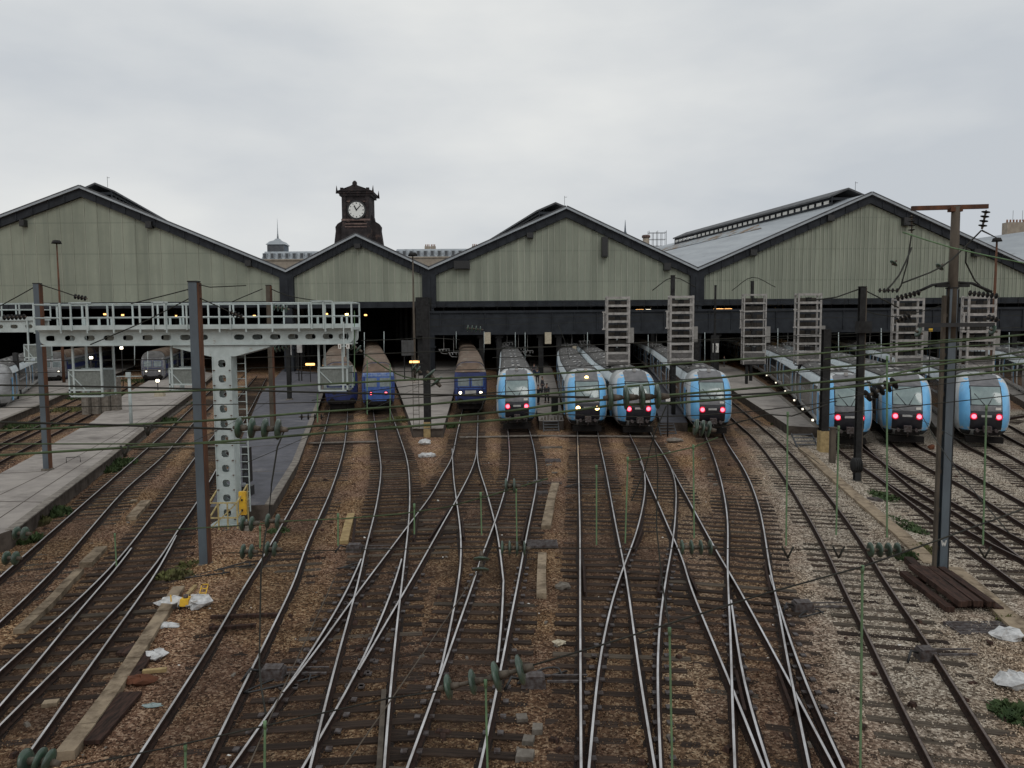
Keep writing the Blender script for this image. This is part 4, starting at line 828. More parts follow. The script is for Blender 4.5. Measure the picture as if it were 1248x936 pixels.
# ------------------------------------------------------------ trains
class Kind: pass
def section(hw, zc, up, dn, n, z0, K=28):
    pts = []
    for i in range(K):
        t = 2*math.pi*i/K-math.pi/2; c, s = math.cos(t), math.sin(t)
        x = hw*math.copysign(abs(c)**(2/n), c); z = zc+(up if s > 0 else dn)*math.copysign(abs(s)**(2/n), s)
        pts.append((x, max(z, z0)))
    return pts
def make_carriage(kind):
    s = SPEC[kind]; Lc = s['len']; root = MB(); sec = section(s['hw'], s['zc'], s['up'], s['dn'], s['n'], s['z0'])
    root.loft([[(x*k, y, z if k == 1 else s['zc']+(z-s['zc'])*.985) for x, z in sec] for y, k in ((0, .97), (.12, 1), (Lc-.12, 1), (Lc, .97))], cap0=True, cap1=True)
    root.cb((0, Lc+.25, .6), s['hw']*1.7, .5, 3.2, 1)
    car = root.build('carriage', [s['side'], 'underframe'], loc=(0, 0, 0))
    def xs(z):   # half width of the body at height z
        q = abs(z-s['zc'])/(s['up'] if z > s['zc'] else s['dn']); return s['hw']*max(0, 1-q**s['n'])**(1/s['n'])
    # roof shell
    zz = [s['roofz']+(s['zc']+s['up']-s['roofz'])*q for q in (0, .2, .4, .55, .7, .82, .9, .955, .985)]
    prof = [(-xs(z)-.03, z+.03) for z in zz]+[(0, s['zc']+s['up']+.03)]+[(xs(z)+.03, z+.03) for z in reversed(zz)]
    m = MB(); m.loft([[(x, y, z) for x, z in prof] for y in (.05, Lc-.05)], closed=False)
    if s['ribs']:
        y = .6
        while y < Lc-.3: m.loft([[(x*1.01, yy, z+.02) for x, z in prof] for yy in (y, y+.05)], closed=False, sm=False); y += 1.15
    rf = m.build('roof', s['roof'], car)
    if kind == 'regio':
        y = .7; i = 0
        while y < Lc-1.9:   # rooftop fairings: pale and dark boxes set in chevrons
            w = random.uniform(1.0, 1.5); mb = MB()
            for sx in (-1, 1): mb.add([(sx*.12, y, 4.2), (sx*.95, y+.35, 4.05), (sx*.95, y+.35+w, 4.05), (sx*.12, y+w, 4.2), (sx*.12, y, 4.36), (sx*.95, y+.35, 4.22), (sx*.95, y+.35+w, 4.22), (sx*.12, y+w, 4.36)],
                [(0, 3, 2, 1), (4, 5, 6, 7), (0, 1, 5, 4), (1, 2, 6, 5), (2, 3, 7, 6), (3, 0, 4, 7)])
            mb.build('roof_unit', ('roof_dark', 'roof_light', 'roof_dark', 'cab_grey')[i % 4], car); y += w+random.uniform(.25, .6); i += 1
        mb = MB(); [mb.tube([(sx*1.22, .3, 4.0), (sx*1.22, Lc-.3, 4.0)], .04, 5) for sx in (-1, 1)]; mb.build('roof_cable', 'roof_dark', car)
    for sx in (-1, 1):
        def strip(z0, z1, y0, y1, mt, nm, off, k=4):
            m = MB(); zs = [z0+(z1-z0)*i/k for i in range(k+1)]; a = [[(sx*(xs(z)+off), yy, z) for z in zs] for yy in (y0, y1)]; b_ = [[(sx*(xs(z)+off-.03), yy, z) for z in zs] for yy in (y0, y1)]
            if sx > 0: a = a[::-1]; b_ = b_[::-1]
            m.loft(a, closed=False); m.loft(b_[::-1], closed=False)
            m.add([a[0][0], a[1][0], b_[1][0], b_[0][0]], [(3, 2, 1, 0)]); m.add([a[0][-1], a[1][-1], b_[1][-1], b_[0][-1]], [(0, 1, 2, 3)])
            m.add([*a[0], *reversed(b_[0])], [tuple(range(2*k+2))]); m.add([*a[1], *reversed(b_[1])], [tuple(reversed(range(2*k+2)))])
            return m.build(nm, mt, car)
        for (z0, z1, y0, y1, mt, nm, off) in s['strips'](Lc): strip(z0, z1, y0, y1, mt, nm, off)
    for y in (2.2, Lc-2.6):
        m = MB(); m.cb((0, y, .35), 2.2, 2.6, .35)
        for yy in (y-.9, y+.9):
            for sx in (-1, 1): m.tube([(sx*.66, yy, .42), (sx*.8, yy, .42)], .42, 14, sm=False)
        m.build('bogie', 'underframe', car)
    return car
def regio_strips(Lc):
    o = [(3.35, 3.98, .15, Lc-.15, 'band_white', 'cantrail_band', .01), (.75, 3.3, .25, Lc-.25, 'train_window', 'window_band', .012)]
    for y in (2.6, Lc-4.0): o += [(.7, 3.2, y, y+.62, 'train_side', 'door_leaf', .03), (.7, 3.2, y+.68, y+1.3, 'train_side', 'door_leaf', .03), (.7, 3.3, y-.35, y-.08, 'train_blue', 'door_surround', .025)]
    for y in (5.0, 7.6, 10.2): 
        if y < Lc-5: o += [(2.35, 2.5, y, y+2.3, 'train_side', 'window_bar', .022)]
    return o
def navy_strips(Lc):
    o = [(2.5, 3.15, .8, Lc-.8, 'navy_glass', 'upper_windows', .012), (1.2, 1.85, .8, Lc-.8, 'navy_glass', 'lower_windows', .012), (3.2, 3.45, .1, Lc-.1, 'train_side', 'cantrail_band', .01)]
    for y in (3.5, Lc-5): o += [(1.0, 3.0, y, y+1.4, 'train_side', 'door_leaf', .025)]
    return o
SPEC = {
 'regio': dict(len=15.5, hw=1.49, zc=2.25, up=2.05, dn=1.95, n=3.4, z0=.5, side='train_white', roof='train_roof', roofz=3.95, ribs=False, strips=regio_strips),
 'navy': dict(len=22.0, hw=1.42, zc=2.2, up=2.1, dn=1.8, n=3.6, z0=.6, side='navy_paint', roof='brown_roof', roofz=3.45, ribs=True, strips=navy_strips)}
PROTO = {}
def cab(kind, root, style):
    """front car end in the train's own frame: nose at y=0, body behind it"""
    s = SPEC[kind]; hw, zc, up, dn, n = s['hw'], s['zc'], s['up'], s['dn'], s['n']; NL = 4.4 if kind == 'regio' else 2.0
    def rho(x, z): return (abs(x/hw)**n+abs((z-zc)/(up if z > zc else dn))**n)**(1/n)
    if kind == 'regio': dep = lambda x, z: 1.35*min(rho(x, z), 1)**5+.42*max(0, z-1.9)**1.35*.8+.25*max(0, 1.0-z)
    else: dep = lambda x, z: .30*min(rho(x, z), 1)**8+.10*max(0, z-2.2)+1.1*max(0, z-3.45)
    K = 40; C_ = section(hw, zc, up, dn, n, .45, K)
    rings = []
    for r_ in (.05, .3, .55, .75, .88, .95, 1.0):
        rings.append([(x*r_, dep(x*r_, zc+(z-zc)*r_), zc+(z-zc)*r_) for x, z in C_])
    rings.append([(x, max(NL, dep(x, z)+.3), z) for x, z in C_])
    m = MB(); m.loft([q[::-1] for q in rings], cap0=True, cap1=True)
    c = m.build('cab', style['body'], root)
    def xm(z): q = abs(z-zc)/(up if z > zc else dn); return hw*max(0, 1-min(q, 1)**n)**(1/n)
    def patch(nm, mt, x0, x1, z0, z1, off=.02, nx_=8, nz_=10, th=.04, par=None):
        f = []; 
        for j in range(nz_+1):
            z = z0+(z1-z0)*j/nz_; a = x0(z) if callable(x0) else x0; b = x1(z) if callable(x1) else x1
            f.append([(a+(b-a)*i/nx_, z) for i in range(nx_+1)])
        P0 = [[(x, dep(x, z)-off, z) for x, z in r_] for r_ in f]; P1 = [[(x, dep(x, z)-off+th, z) for x, z in r_] for r_ in f]
        m = MB(); m.loft(P0, closed=False)
        bd = [P0[0][i] for i in range(nx_+1)]+[P0[j][-1] for j in range(1, nz_+1)]+[P0[-1][i] for i in range(nx_-1, -1, -1)]+[P0[j][0] for j in range(nz_-1, 0, -1)]
        bb = [P1[0][i] for i in range(nx_+1)]+[P1[j][-1] for j in range(1, nz_+1)]+[P1[-1][i] for i in range(nx_-1, -1, -1)]+[P1[j][0] for j in range(nz_-1, 0, -1)]
        q = len(bd); m.add(bd+bb, [(i, i+q, (i+1) % q+q, (i+1) % q) for i in range(q)])
        return m.build(nm, mt, par or c)
    def disc(nm, mt, x, z, r_, off, par=None, t=.06):
        y = dep(x, z)-off; m = MB(); m.tube([(x, y, z), (x, y+t, z)], r_, 16, sm=False); return m.build(nm, mt, par or c)
    if kind == 'regio':
        for sx in (-1, 1):
            w = lambda z, sx=sx: sx*xm(z)*.915
            zin = lambda z, sx=sx: sx*(.86-.06*max(0, z-3.0))
            patch('side_panel', style.get('panel', 'train_blue'), zin if sx > 0 else w, w if sx > 0 else zin, .85, 4.02, .02)
            patch('lower_skirt', 'roof_dark', (lambda z: .75) if sx > 0 else (lambda z: -xm(z)*.97), (lambda z: xm(z)*.97) if sx > 0 else (lambda z: -.75), .52, .88, .02, 5, 4)
        patch('roof_fairing', 'cab_grey', lambda z: -min(.80, xm(z)*.96), lambda z: min(.80, xm(z)*.96), 3.62, 4.27, .025, 8, 8)
        patch('windscreen', 'windscreen', -.79, .79, 2.5, 3.56, .03)
        patch('windscreen_frame', 'mask_black', -.85, .85, 2.44, 3.62, .018)
        for sx in (-1, 1): m = MB(); m.beam((sx*.1, dep(0, 2.52)-.07, 2.5), (sx*.62 if sx < 0 else .45, dep(.5, 3.2)-.06, 3.15), .035, .03); m.build('wiper', 'mask_black', c)
        patch('grey_band', 'cab_grey', -.84, .84, 2.14, 2.42, .02)
        patch('black_mask', 'mask_black', -.84, .84, .95, 2.12, .02)
        m = MB(); m.cb((0, dep(0, 1.85)-.04, 1.75), .55, .03, .13); m.build('badge', 'roof_light', c)
        m = MB(); m.cb((.62, dep(.6, 2.28)-.04, 2.2), .28, .03, .15); m.build('number_plate', 'sign_white', c)
        m = MB(); m.cb((0, -.1, .66), 1.3, .3, .26); m.cb((0, -.42, .88), .42, .5, .36, 1); m.tube([(-.5, -.42, .95), (-.5, .1, .95)], .1, 8, 1); m.tube([(.5, -.42, .95), (.5, .1, .95)], .1, 8, 1); m.tube([(0, -.45, 1.2), (0, -.6, .8), (0, -.3, .55)], .04, 6, 1); m.build('coupler', ['underframe', 'plate_iron'], c)
        m = MB(); m.cb((0, .5, .12), 2.0, .5, .36); m.build('snow_plough', 'underframe', c)
        for x, z in ((-.55, 1.78), (.55, 1.78)) if False else ((-.66, 1.78), (.66, 1.78)):
            if style['lights'] == 'red': disc('tail_light_rim', 'red_rim', x, z, .21, .035); disc('tail_light', 'red_lamp', x, z, .135, .05)
            else: disc('headlight_rim', 'roof_dark', x, z, .2, .035); disc('headlight', 'amber_lamp', x, z, .15, .05)
        if style['lights'] == 'amber': disc('top_headlight', 'amber_lamp', 0, 3.82, .13, .06)
        m = MB(); m.cb((0, dep(0, 4.2)+.1, 4.22), .22, .3, .2); m.build('horn', 'roof_light', c)
        z_ = [.95, 1.6, 2.3, 3.0, 3.5]
        # dark side window and door line on the cab flank
        for sx in (-1, 1):
            m = MB(); m.box(sx*(hw-.03) if sx > 0 else -hw-.02, hw+.02 if sx > 0 else -hw+.03, 2.3, 2.9, 1.9, 2.9); m.build('cab_side_window', 'train_window', c)
            m = MB(); m.box(sx*(hw-.03) if sx > 0 else -hw-.022, hw+.022 if sx > 0 else -hw+.03, 3.2, 3.95, .9, 3.0); m.build('cab_door', 'train_blue', c)
        m = MB()
        for sx in (-1, 1):
            for k in range(5): m.cb((sx*.35, NL-1.4+k*.32-.6, 4.16), .5, .12, .12)
        m.build('roof_louvre', 'roof_dark', c)
    else:
        patch('front_panel', style['paint'], lambda z: -xm(z)*.975, lambda z: xm(z)*.975, .95, 3.42, .02)
        patch('roof_dome', style['dome'], lambda z: -xm(z)*.995, lambda z: xm(z)*.995, 3.5, 4.28, .05, 12, 12)
        for sx in (-1, 1):
            a = .13 if sx > 0 else -1.08; patch('windscreen', 'navy_glass', a, a+.95, 2.3, 3.05, .05); patch('window_frame', style['frame'], a-.06, a+1.01, 2.24, 3.11, .035)
        if style['paint'] == 'royal_paint': patch('flaking_brow', 'flaked', lambda z: -xm(z)*.96, lambda z: xm(z)*.96, 3.18, 3.5, .045, 10, 4)
        patch('waist_rail', style['frame'], -1.3, 1.3, 2.02, 2.1, .04, 6, 1)
        for x in (-style['lx'], style['lx']):
            disc('lamp_ring', 'mask_black', x, 1.72, .19, .04)
            disc('lamp', style['lamp'], x, 1.72, .12, .06)
        if style['plate']: m = MB(); m.cb((0, dep(0, 1.7)-.07, 1.55), .95, .04, .36); m.build('number_plate', 'roof_light', c)
        for sx in (-1, 1): m = MB(); m.tube([(sx*.87, -.5, 1.05), (sx*.87, .1, 1.05)], .09, 8); m.tube([(sx*.87, -.55, 1.05), (sx*.87, -.48, 1.05)], .24, 14); m.build('buffer', 'underframe', c)
        m = MB(); m.cb((0, -.1, .75), 2.4, .4, .3); m.tube([(0, -.35, 1.0), (0, -.2, .7)], .07, 6); m.tube([(.45, -.2, .95), (.45, -.35, .6), (.3, -.2, .4)], .035, 5); m.cb((0, .1, .3), 2.1, .3, .4); m.build('coupler', 'underframe', c)
        m = MB(); [m.beam((sx*1.25, -.05, 1.2), (sx*1.25, -.02, 3.2), .04, .04) for sx in (-1, 1)]; m.build('hand_rail', style['frame'], c)
    return c, NL
def train(key, kind, label, style, cut=185, group='trains standing at the platforms'):
    path = even(crom([Vector((x, y, 0)) for x, y in TRAIN[key]], 1.0), .5)
    root = empty('train', path[0], label, 'train', group)
    s = SPEC[kind]; Lc = s['len']; c, NL = cab(kind, ROOT0, style)
    def at(sv):
        i = min(len(path)-2, max(0, int(sv/.5))); return path[i]+(path[i+1]-path[i])*(sv/.5-i)
    def place(o, s0, s1):
        a, b = at(s0), at(s1); d = b-a; o.parent = root; o.location = (a.x-path[0].x, a.y-path[0].y, 0); o.rotation_euler.z = math.atan2(-d.x, d.y)
    place(c, 0, NL); sv = NL+.05
    if kind not in PROTO: PROTO[kind] = make_carriage(kind); first = True
    else: first = False
    while sv+Lc < len(path)*.5 and at(sv).y < cut:
        o = PROTO[kind] if first else copy_tree(PROTO[kind]); first = False
        place(o, sv, sv+Lc); sv += Lc+.5
    return root
mat('flaked', (.24, .30, .42), (.07, .13, .34), 5, .7)
ROOT0 = bpy.data.objects.new('origin', None)
RS = dict(body='train_white', lights='red'); 
train('T1', 'regio', 'blue fronted grey train with red tail lights, beside the navy train', RS)
train('T2', 'regio', 'blue fronted train with yellow headlights lit', dict(body='train_white', lights='amber'))
train('T3', 'regio', 'red lit blue fronted train half hidden by the big insulator', RS)
train('T4', 'regio', 'blue fronted train standing alone left of the wide pale platform', RS)
train('T5', 'regio', 'blue fronted train partly hidden behind the dark mast', RS)
train('T6', 'regio', 'blue and white train in the middle of the right group', RS)
train('T7', 'regio', 'rightmost train whose blue front is seen, right of the tall mast', RS)
train('T8', 'regio', 'train with pale roof at the right edge, front out of the picture', RS, cut=150)
train('T9', 'regio', 'farthest right train, only its roof showing at the edge', RS, cut=150)
train('L1', 'regio', 'silver train with white headlight at the left edge', dict(body='train_side', lights='amber', panel='train_side'), cut=100)
train('B1', 'navy', 'brown roofed blue train half behind the hanging cage', dict(body='navy_paint', paint='navy_paint', dome='brown_roof', frame='navy_paint', lamp='mask_black', lx=.66, plate=False))
train('B2', 'navy', 'royal blue train with two red lamps and flaking grey top', dict(body='navy_paint', paint='royal_paint', dome='brown_roof', frame='royal_paint', lamp='red_lamp', lx=.64, plate=False))
train('B3', 'navy', 'navy train with white plate between two marker lamps', dict(body='navy_paint', paint='navy_paint', dome='brown_roof', frame='royal_paint', lamp='white_lamp', lx=.89, plate=True))
train('L2', 'navy', 'small far train front with twin white lamps behind the left gantry', dict(body='train_side', paint='cab_grey', dome='train_roof', frame='navy_paint', lamp='white_dim', lx=.8, plate=False), cut=140)
train('L3', 'navy', 'far pale train left of the leftmost rusty mast', dict(body='train_side', paint='train_side', dome='train_roof', frame='train_white', lamp='white_dim', lx=.8, plate=False), cut=140)
# small lit door lamps low on the flank of the fifth train
t5 = [o for o in bpy.data.objects if o.name.startswith('train') and o.get('label', '').startswith('blue fronted train partly hidden')][0]
p5_ = even(crom([Vector((x, y, 0)) for x, y in TRAIN['T5']], 1.0), .5)
for sv in (6, 13, 20, 29, 40, 52):
    a, b = p5_[int(sv*2)], p5_[int(sv*2)+1]; d_ = (b-a).normalized(); q = a+Vector((-d_.y, d_.x, 0))*1.56; m = MB(); m.cb((q.x, q.y, .78), .1, .16, .13); m.build('door_lamp', 'white_dim', t5)
# ------------------------------------------------------------ perforated gantry on the left
dG = G(281, 640, -.2).y; kG = dG/FPX
def gx_(px, py=411, d=None): return D(px, py, d or dG)
def holed(mb, x0, x1, z0, z1, holes, y, th, axis='x', K=16):
    """plate with oval holes; along x (front face) - bays are cut midway between the holes"""
    if axis == 'x': F = lambda u, v, w: (u, w, v)
    else: F = lambda u, v, w: (v, w, u)
    hs = sorted(holes); cuts = [x0]+[(a[0]+b[0])/2 for a, b in zip(hs, hs[1:])]+[x1]
    for (h, c0, c1) in zip(hs, cuts, cuts[1:]):
        cx_, cz_, rx, rz = h; rect = []; oval = []
        for i in range(K):
            t = 2*math.pi*i/K+math.pi/K; c, s = math.cos(t), math.sin(t)
            # stadium-like oval
            ex = 2/3.0; oval.append((cx_+rx*math.copysign(abs(c)**ex, c), cz_+rz*math.copysign(abs(s)**ex, s)))
            q = max(abs(c), abs(s)); ux, uz = c/q, s/q
            rect.append((c1 if ux > .999 else c0 if ux < -.999 else (cx_+ux*((c1-cx_) if ux > 0 else (cx_-c0))), z1 if uz > .999 else z0 if uz < -.999 else (cz_+uz*((z1-cz_) if uz > 0 else (cz_-z0)))))
        corners = []
        vs = [F(p[0], p[1], y) for p in rect]+[F(p[0], p[1], y) for p in oval]+[F(p[0], p[1], y+th) for p in rect]+[F(p[0], p[1], y+th) for p in oval]
        fs = []
        for i in range(K):
            j = (i+1) % K; fs += [(i, j, K+j, K+i), (2*K+j, 2*K+i, 3*K+i, 3*K+j), (K+i, K+j, 3*K+j, 3*K+i)]
            a, b = rect[i], rect[j]
            if abs(a[0]-b[0]) > 1e-6 and abs(a[1]-b[1]) > 1e-6:   # fill the corner
                cor = (a[0] if abs(a[0]-c0) < 1e-6 or abs(a[0]-c1) < 1e-6 else b[0], a[1] if abs(a[1]-z0) < 1e-6 or abs(a[1]-z1) < 1e-6 else b[1])
                n0 = len(vs); vs += [F(cor[0], cor[1], y), F(cor[0], cor[1], y+th)]; fs += [(i, n0, j), (2*K+j, n0+1, 2*K+i)]
        mb.add(vs, fs)
ga = empty('signal_gantry', G(281, 640, -.2), 'pale grey perforated T shaped gantry with walkway over the left tracks', 'gantry')
xL, xR = gx_(54.5).x, gx_(433).x; zt = gx_(245, 403).z; zb = gx_(245, 419).z
xc0, xc1 = gx_(262).x, gx_(286).x; hw = (xc1-xc0)/2; xc = (xc0+xc1)/2
for yy in (dG-.32, dG+.62):
    m = MB()
    hl = [(gx_(px).x, (zt+zb)/2, .2, .105) for px in (68, 91, 114.5, 138, 161, 184.5, 207, 230, 251)]; hr = [(gx_(px).x, (zt+zb)/2, .2, .105) for px in (295, 317, 338.5, 360, 381, 402, 421)]
    holed(m, xL+.25, xc0, zb, zt, hl, yy, .03); holed(m, xc1, xR-.25, zb, zt, hr, yy, .03); m.box(xc0, xc1, yy-.012, yy+.04, zb, zt)
    for sx, x in ((-1, xL+.25), (1, xR-.25)):
        pr_ = [(x, zb), (x+sx*.12, zb+.02), (x+sx*.22, zb+.1), (x+sx*.25, zb+.2), (x+sx*.25, zt), (x, zt)]; m.slab(pr_, yy, yy+.03)
    for x in np.arange(xL+.3, xR, .74): m.box(x-.012, x+.012, yy-.018, yy, zb+.03, zt-.03) if False else None
    m.build('beam_web', 'gantry_grey', ga)
m = MB(); m.box(xL, xR, dG-.42, dG+.75, zt+.002, zt+.06); m.box(xL+.05, xR-.05, dG-.38, dG-.28, zb-.05, zb-.002); m.box(xL+.05, xR-.05, dG+.58, dG+.68, zb-.05, zb-.002); m.build('beam_flange', 'gantry_grey', ga)
m = MB(); zk = gx_(245, 395.5).z; m.box(xL-.02, xR+.02, dG-.62, dG-.57, zt+.065, zk); m.box(xL-.02, xR+.02, dG+.87, dG+.92, zt+.065, zk); m.box(xL, xR, dG-.57, dG+.87, zt+.065, zt+.11); m.build('walkway', 'gantry_grey', ga)
m = MB(); z1 = gx_(245, 386.5).z; z2 = gx_(245, 370.5).z
for yy in (dG-.6, dG+.9):
    for z in (z1, z2): m.tube([(xL, yy, z), (xR, yy, z)], .028, 5)
    for i in range(13): x = xL+(xR-xL)*i/12; m.beam((x, yy, zk-.3), (x, yy, z2), .055, .055)
for x in (xL, xR): 
    for z in (z1, z2): m.tube([(x, dG-.6, z), (x, dG+.9, z)], .028, 5)
m.build('guard_rail', 'gantry_grey', ga)
# gate like frames standing above the rail
m = MB()
for px in (85, 98, 118, 196, 210, 236, 252, 288, 385, 399, 410):
    x = gx_(px, 380).x; m.beam((x, dG-.66, zk-.2), (x, dG-.66, z2+random.choice((0, .06))), .05, .05)
for a, b in ((385, 410), (98, 124), (196, 215)):
    m.beam((gx_(a).x, dG-.66, z2+.06), (gx_(b).x, dG-.66, z2+.06), .05, .05)
m.build('gate_frame', 'gantry_grey', ga)
# bracket and column
m = MB(); zA, zB2 = gx_(274, 421).z, gx_(274, 434).z
m.slab([(gx_(214).x, zA), (gx_(331).x, zA), (gx_(331).x, zA-.06), (xc1+.1, zB2), (xc0-.1, zB2), (gx_(214).x, zA-.06)], dG-.3, dG+.6); m.build('bracket', 'gantry_grey', ga)
zc0 = zB2; zc1 = .9; nH = 10; cxm = (gx_(274, 440).x+G(281, 640, -.2).x)/2; m = MB()
pitch = .585; hs_ = [(zc0-.28-pitch*i, cxm, .145, .145) for i in range(int((zc0+.2)/pitch))]
m2 = MB(); holed(m2, -.2, zc0, cxm-.35, cxm+.35, hs_, dG-.3, .03, axis='z'); m2.build('column_plate', 'gantry_grey', ga)
m2 = MB(); holed(m2, -.2, zc0, cxm-.35, cxm+.35, hs_, dG+.12, .03, axis='z'); m2.build('column_plate', 'gantry_grey', ga)
m = MB()
for s in (-1, 1): m.box(cxm+s*.35-.015, cxm+s*.35+.015, dG-.34, dG+.19, -.2, zc0)
for z in np.arange(.4, zc0, pitch): m.box(cxm-.33, cxm+.33, dG-.1, dG-.07, z, z+.06)
m.box(cxm-.6, cxm+.6, dG-.6, dG+.9, -.3, -.05); m.build('column_side', 'gantry_grey', ga)
m = MB()
for i in range(int(zc0/pitch)):
    for s in (-1, 1): m.cb((cxm+s*.31, dG-.33, zc0-.55-pitch*i), .07, .05, .03)
m.build('bolt_lug', 'mast_rust', ga)
m = MB(); x = cxm+.55
for s in (-.18, .18): m.beam((x+s, dG+.2, .3), (x+s, dG+.2, zt), .04, .04)
for z in np.arange(.5, zt, .3): m.tube([(x-.18, dG+.2, z), (x+.18, dG+.2, z)], .016, 5)
m.build('ladder', 'gantry_grey', ga)
a = G(296, 628, 0); m = MB(); xx_, yy_ = D(296, 613, dG-.5).x, dG-.5; zz0 = D(296, 627, yy_).z; zz1 = D(296, 599, yy_).z; m.box(xx_-.13, xx_+.13, yy_-.08, yy_+.08, zz0, zz1); m.cb((xx_, yy_-.1, zz0+.15), .06, .03, .08, 1); m.cb((xx_, yy_-.1, zz0+.55), .06, .03, .08, 1); m.build('yellow_box', ['yellow_paint', 'black_paint'], ga)
m = MB(); m.slab([(D(256, 620, dG).x, .05), (D(272, 620, dG).x, .05), (D(272, 590, dG).x, 1.2), (D(268, 592, dG).x, 1.15)], dG+.9, dG+1.0); m.build('shield_plate', 'shed_steel_light', ga)
# cream guard cage at the foot
yF = dG-1.0; x0, x1 = D(256, 650, yF).x, D(290, 650, yF).x; r = empty('guard_cage', ((x0+x1)/2, yF, -.2), 'rusty cream handrail cage at the foot of the perforated gantry', 'railing')
m = MB()
for x, y in ((x0, yF), (x0+.35, yF), (x1, yF), (x0, yF+1.2), (x1, yF+1.2), (x0+.7, yF)): m.beam((x, y, -.2), (x, y, .95+(.45 if y > yF else 0)), .045, .045)
for z in (.35, .93): m.beam((x0, yF, z), (x1, yF, z), .05, .05); m.beam((x1, yF, z), (x1, yF+1.2, z+.45), .05, .05); m.beam((x0, yF, z), (x0, yF+1.2, z+.45), .05, .05)
m.beam((x0, yF, -.1), (x1, yF, .93), .04, .04); m.build('hand_rail', 'cream_rail', r); m = MB(); m.cb(((x0+x1)/2+.5, yF+.5, -.2), 1.0, 1.4, .12); m.build('foot_slab', 'concrete_grey', r)
# hanging cages
def cage(px0, px1, pt, pb, d, lab, tops):
    a, b = D(px0, pb, d), D(px1, pt, d); r = empty('hanging_cage', ((a.x+b.x)/2, d, a.z), lab, 'cage', 'mesh cages hung below the gantries')
    m = MB(); w = .9
    for y in (d, d+w): m.box(a.x+.04, b.x-.04, y-.008, y+.008, a.z+.25, b.z-.03)
    for x in (a.x, b.x): m.box(x-.008, x+.008, d+.04, d+w-.04, a.z+.25, b.z-.03)
    m.box(a.x, b.x, d, d+w, a.z, a.z+.04); m.build('mesh_panel', 'cage_mesh', r)
    for y in (d-.02, d+w+.02):
        m = MB()
        for z in (a.z+.03, b.z, a.z+.27): m.beam((a.x-.03, y, z), (b.x+.03, y, z), .06, .06)
        for x in (a.x, b.x): m.beam((x, y, a.z), (x, y, b.z), .06, .06)
        m.beam((a.x, y, a.z+.9*(b.z-a.z)), ((a.x+b.x)/2, y, a.z+.27), .05, .03)
        m.build('cage_frame', 'gantry_grey', r)
    m = MB()
    for px, top in tops:
        x = D(px, pt, d).x
        for y in (d-.02, d+w+.02): m.beam((x, y, a.z), (x, y, top), .07, .07)
    m.build('hanger', 'gantry_grey', r)
    return a, b
cage(86, 124, 451, 484, dG-.05, 'mesh cage at the left end of the T gantry, nearest the leftmost mast', ((90, z1), (124, z1)))
cage(208, 237, 449, 477, dG-.05, 'mesh cage just left of the blue grey mast', ((210, z1),))
cage(389, 423, 448, 477, dG-.05, 'mesh cage at the right end of the gantry before the brown roofed train', ((389, z1), (418, z1)))
for px, py, lab in ((418.5, 422, None),):
    x0, x1 = D(414, 422, dG-.7).x, D(424, 422, dG-.7).x; zz = D(418, 422, dG-.7).z
    for s, x in ((0, x0), (1, x1)):
        m = MB(); m.box(x-.06, x+.06, dG-.72, dG-.7, zz-.09, zz+.09); m.build('small_plate', 'sign_white', ga)
        t = MB(); t.box(x-.015, x+.015, dG-.73, dG-.72, zz-.05, zz+.05); t.build('plate_figure', 'mast_rust', ga)
    m = MB(); m.box(x0, x1, dG-.7, dG-.67, zz-.02, zz+.02); m.beam(((x0+x1)/2, dG-.66, zz-.4), ((x0+x1)/2, dG-.66, zt+.3), .04, .04); m.build('plate_bar', 'gantry_grey', ga)
bA_y = G(58, 573, .5).y
# second gantry running out of the picture
d2 = bA_y+3.5; a, b = D(-120, 402, d2), D(47, 388, d2); g2 = empty('signal_gantry', (a.x, d2, -.2), 'second pale gantry running out of the picture at the left edge', 'gantry')
m = MB(); zt_2 = D(20, 391, d2).z; zb_2 = D(20, 405, d2).z; hs_ = [(a.x+.5+i*.8, (zt_2+zb_2)/2, .2, .11) for i in range(int((b.x-a.x)/.8))]
holed(m, a.x, b.x, zb_2, zt_2, hs_, d2, .03); m.box(a.x, b.x, d2+.9, d2+.93, zb_2, zt_2); m.box(a.x, b.x, d2-.1, d2+1.1, zt_2+.01, zt_2+.22); m.build('beam_web', 'gantry_grey', g2)
m = MB(); zr = D(20, 370, d2).z
for y in (d2-.1, d2+1.1):
    for z in (zt_2+.6, zr): m.tube([(a.x, y, z), (b.x, y, z)], .028, 5)
    x = b.x
    while x > a.x: m.beam((x, y, zt_2+.1), (x, y, zr), .055, .055); x -= .95
m.build('guard_rail', 'gantry_grey', g2)
m = MB(); m.cb((a.x+1, d2+.4, -.3), .7, .8, zb_2+.3); m.build('column', 'gantry_grey', g2)
cage(31, 50, 420, 442, d2-.05, 'mesh cage under the second gantry at the left edge', ((35, zt_2),))
m = MB(); c = D(118, 470, 62); 
for i in range(4): m.cb((D(105+i*9, 470, 64).x, 64+i*.4, .3), .55, .7, 2.6+.4*(i % 2))
m.build('relay_cabinet', 'concrete_grey', label='row of grey cabinets behind the left cage', cat='cabinet')

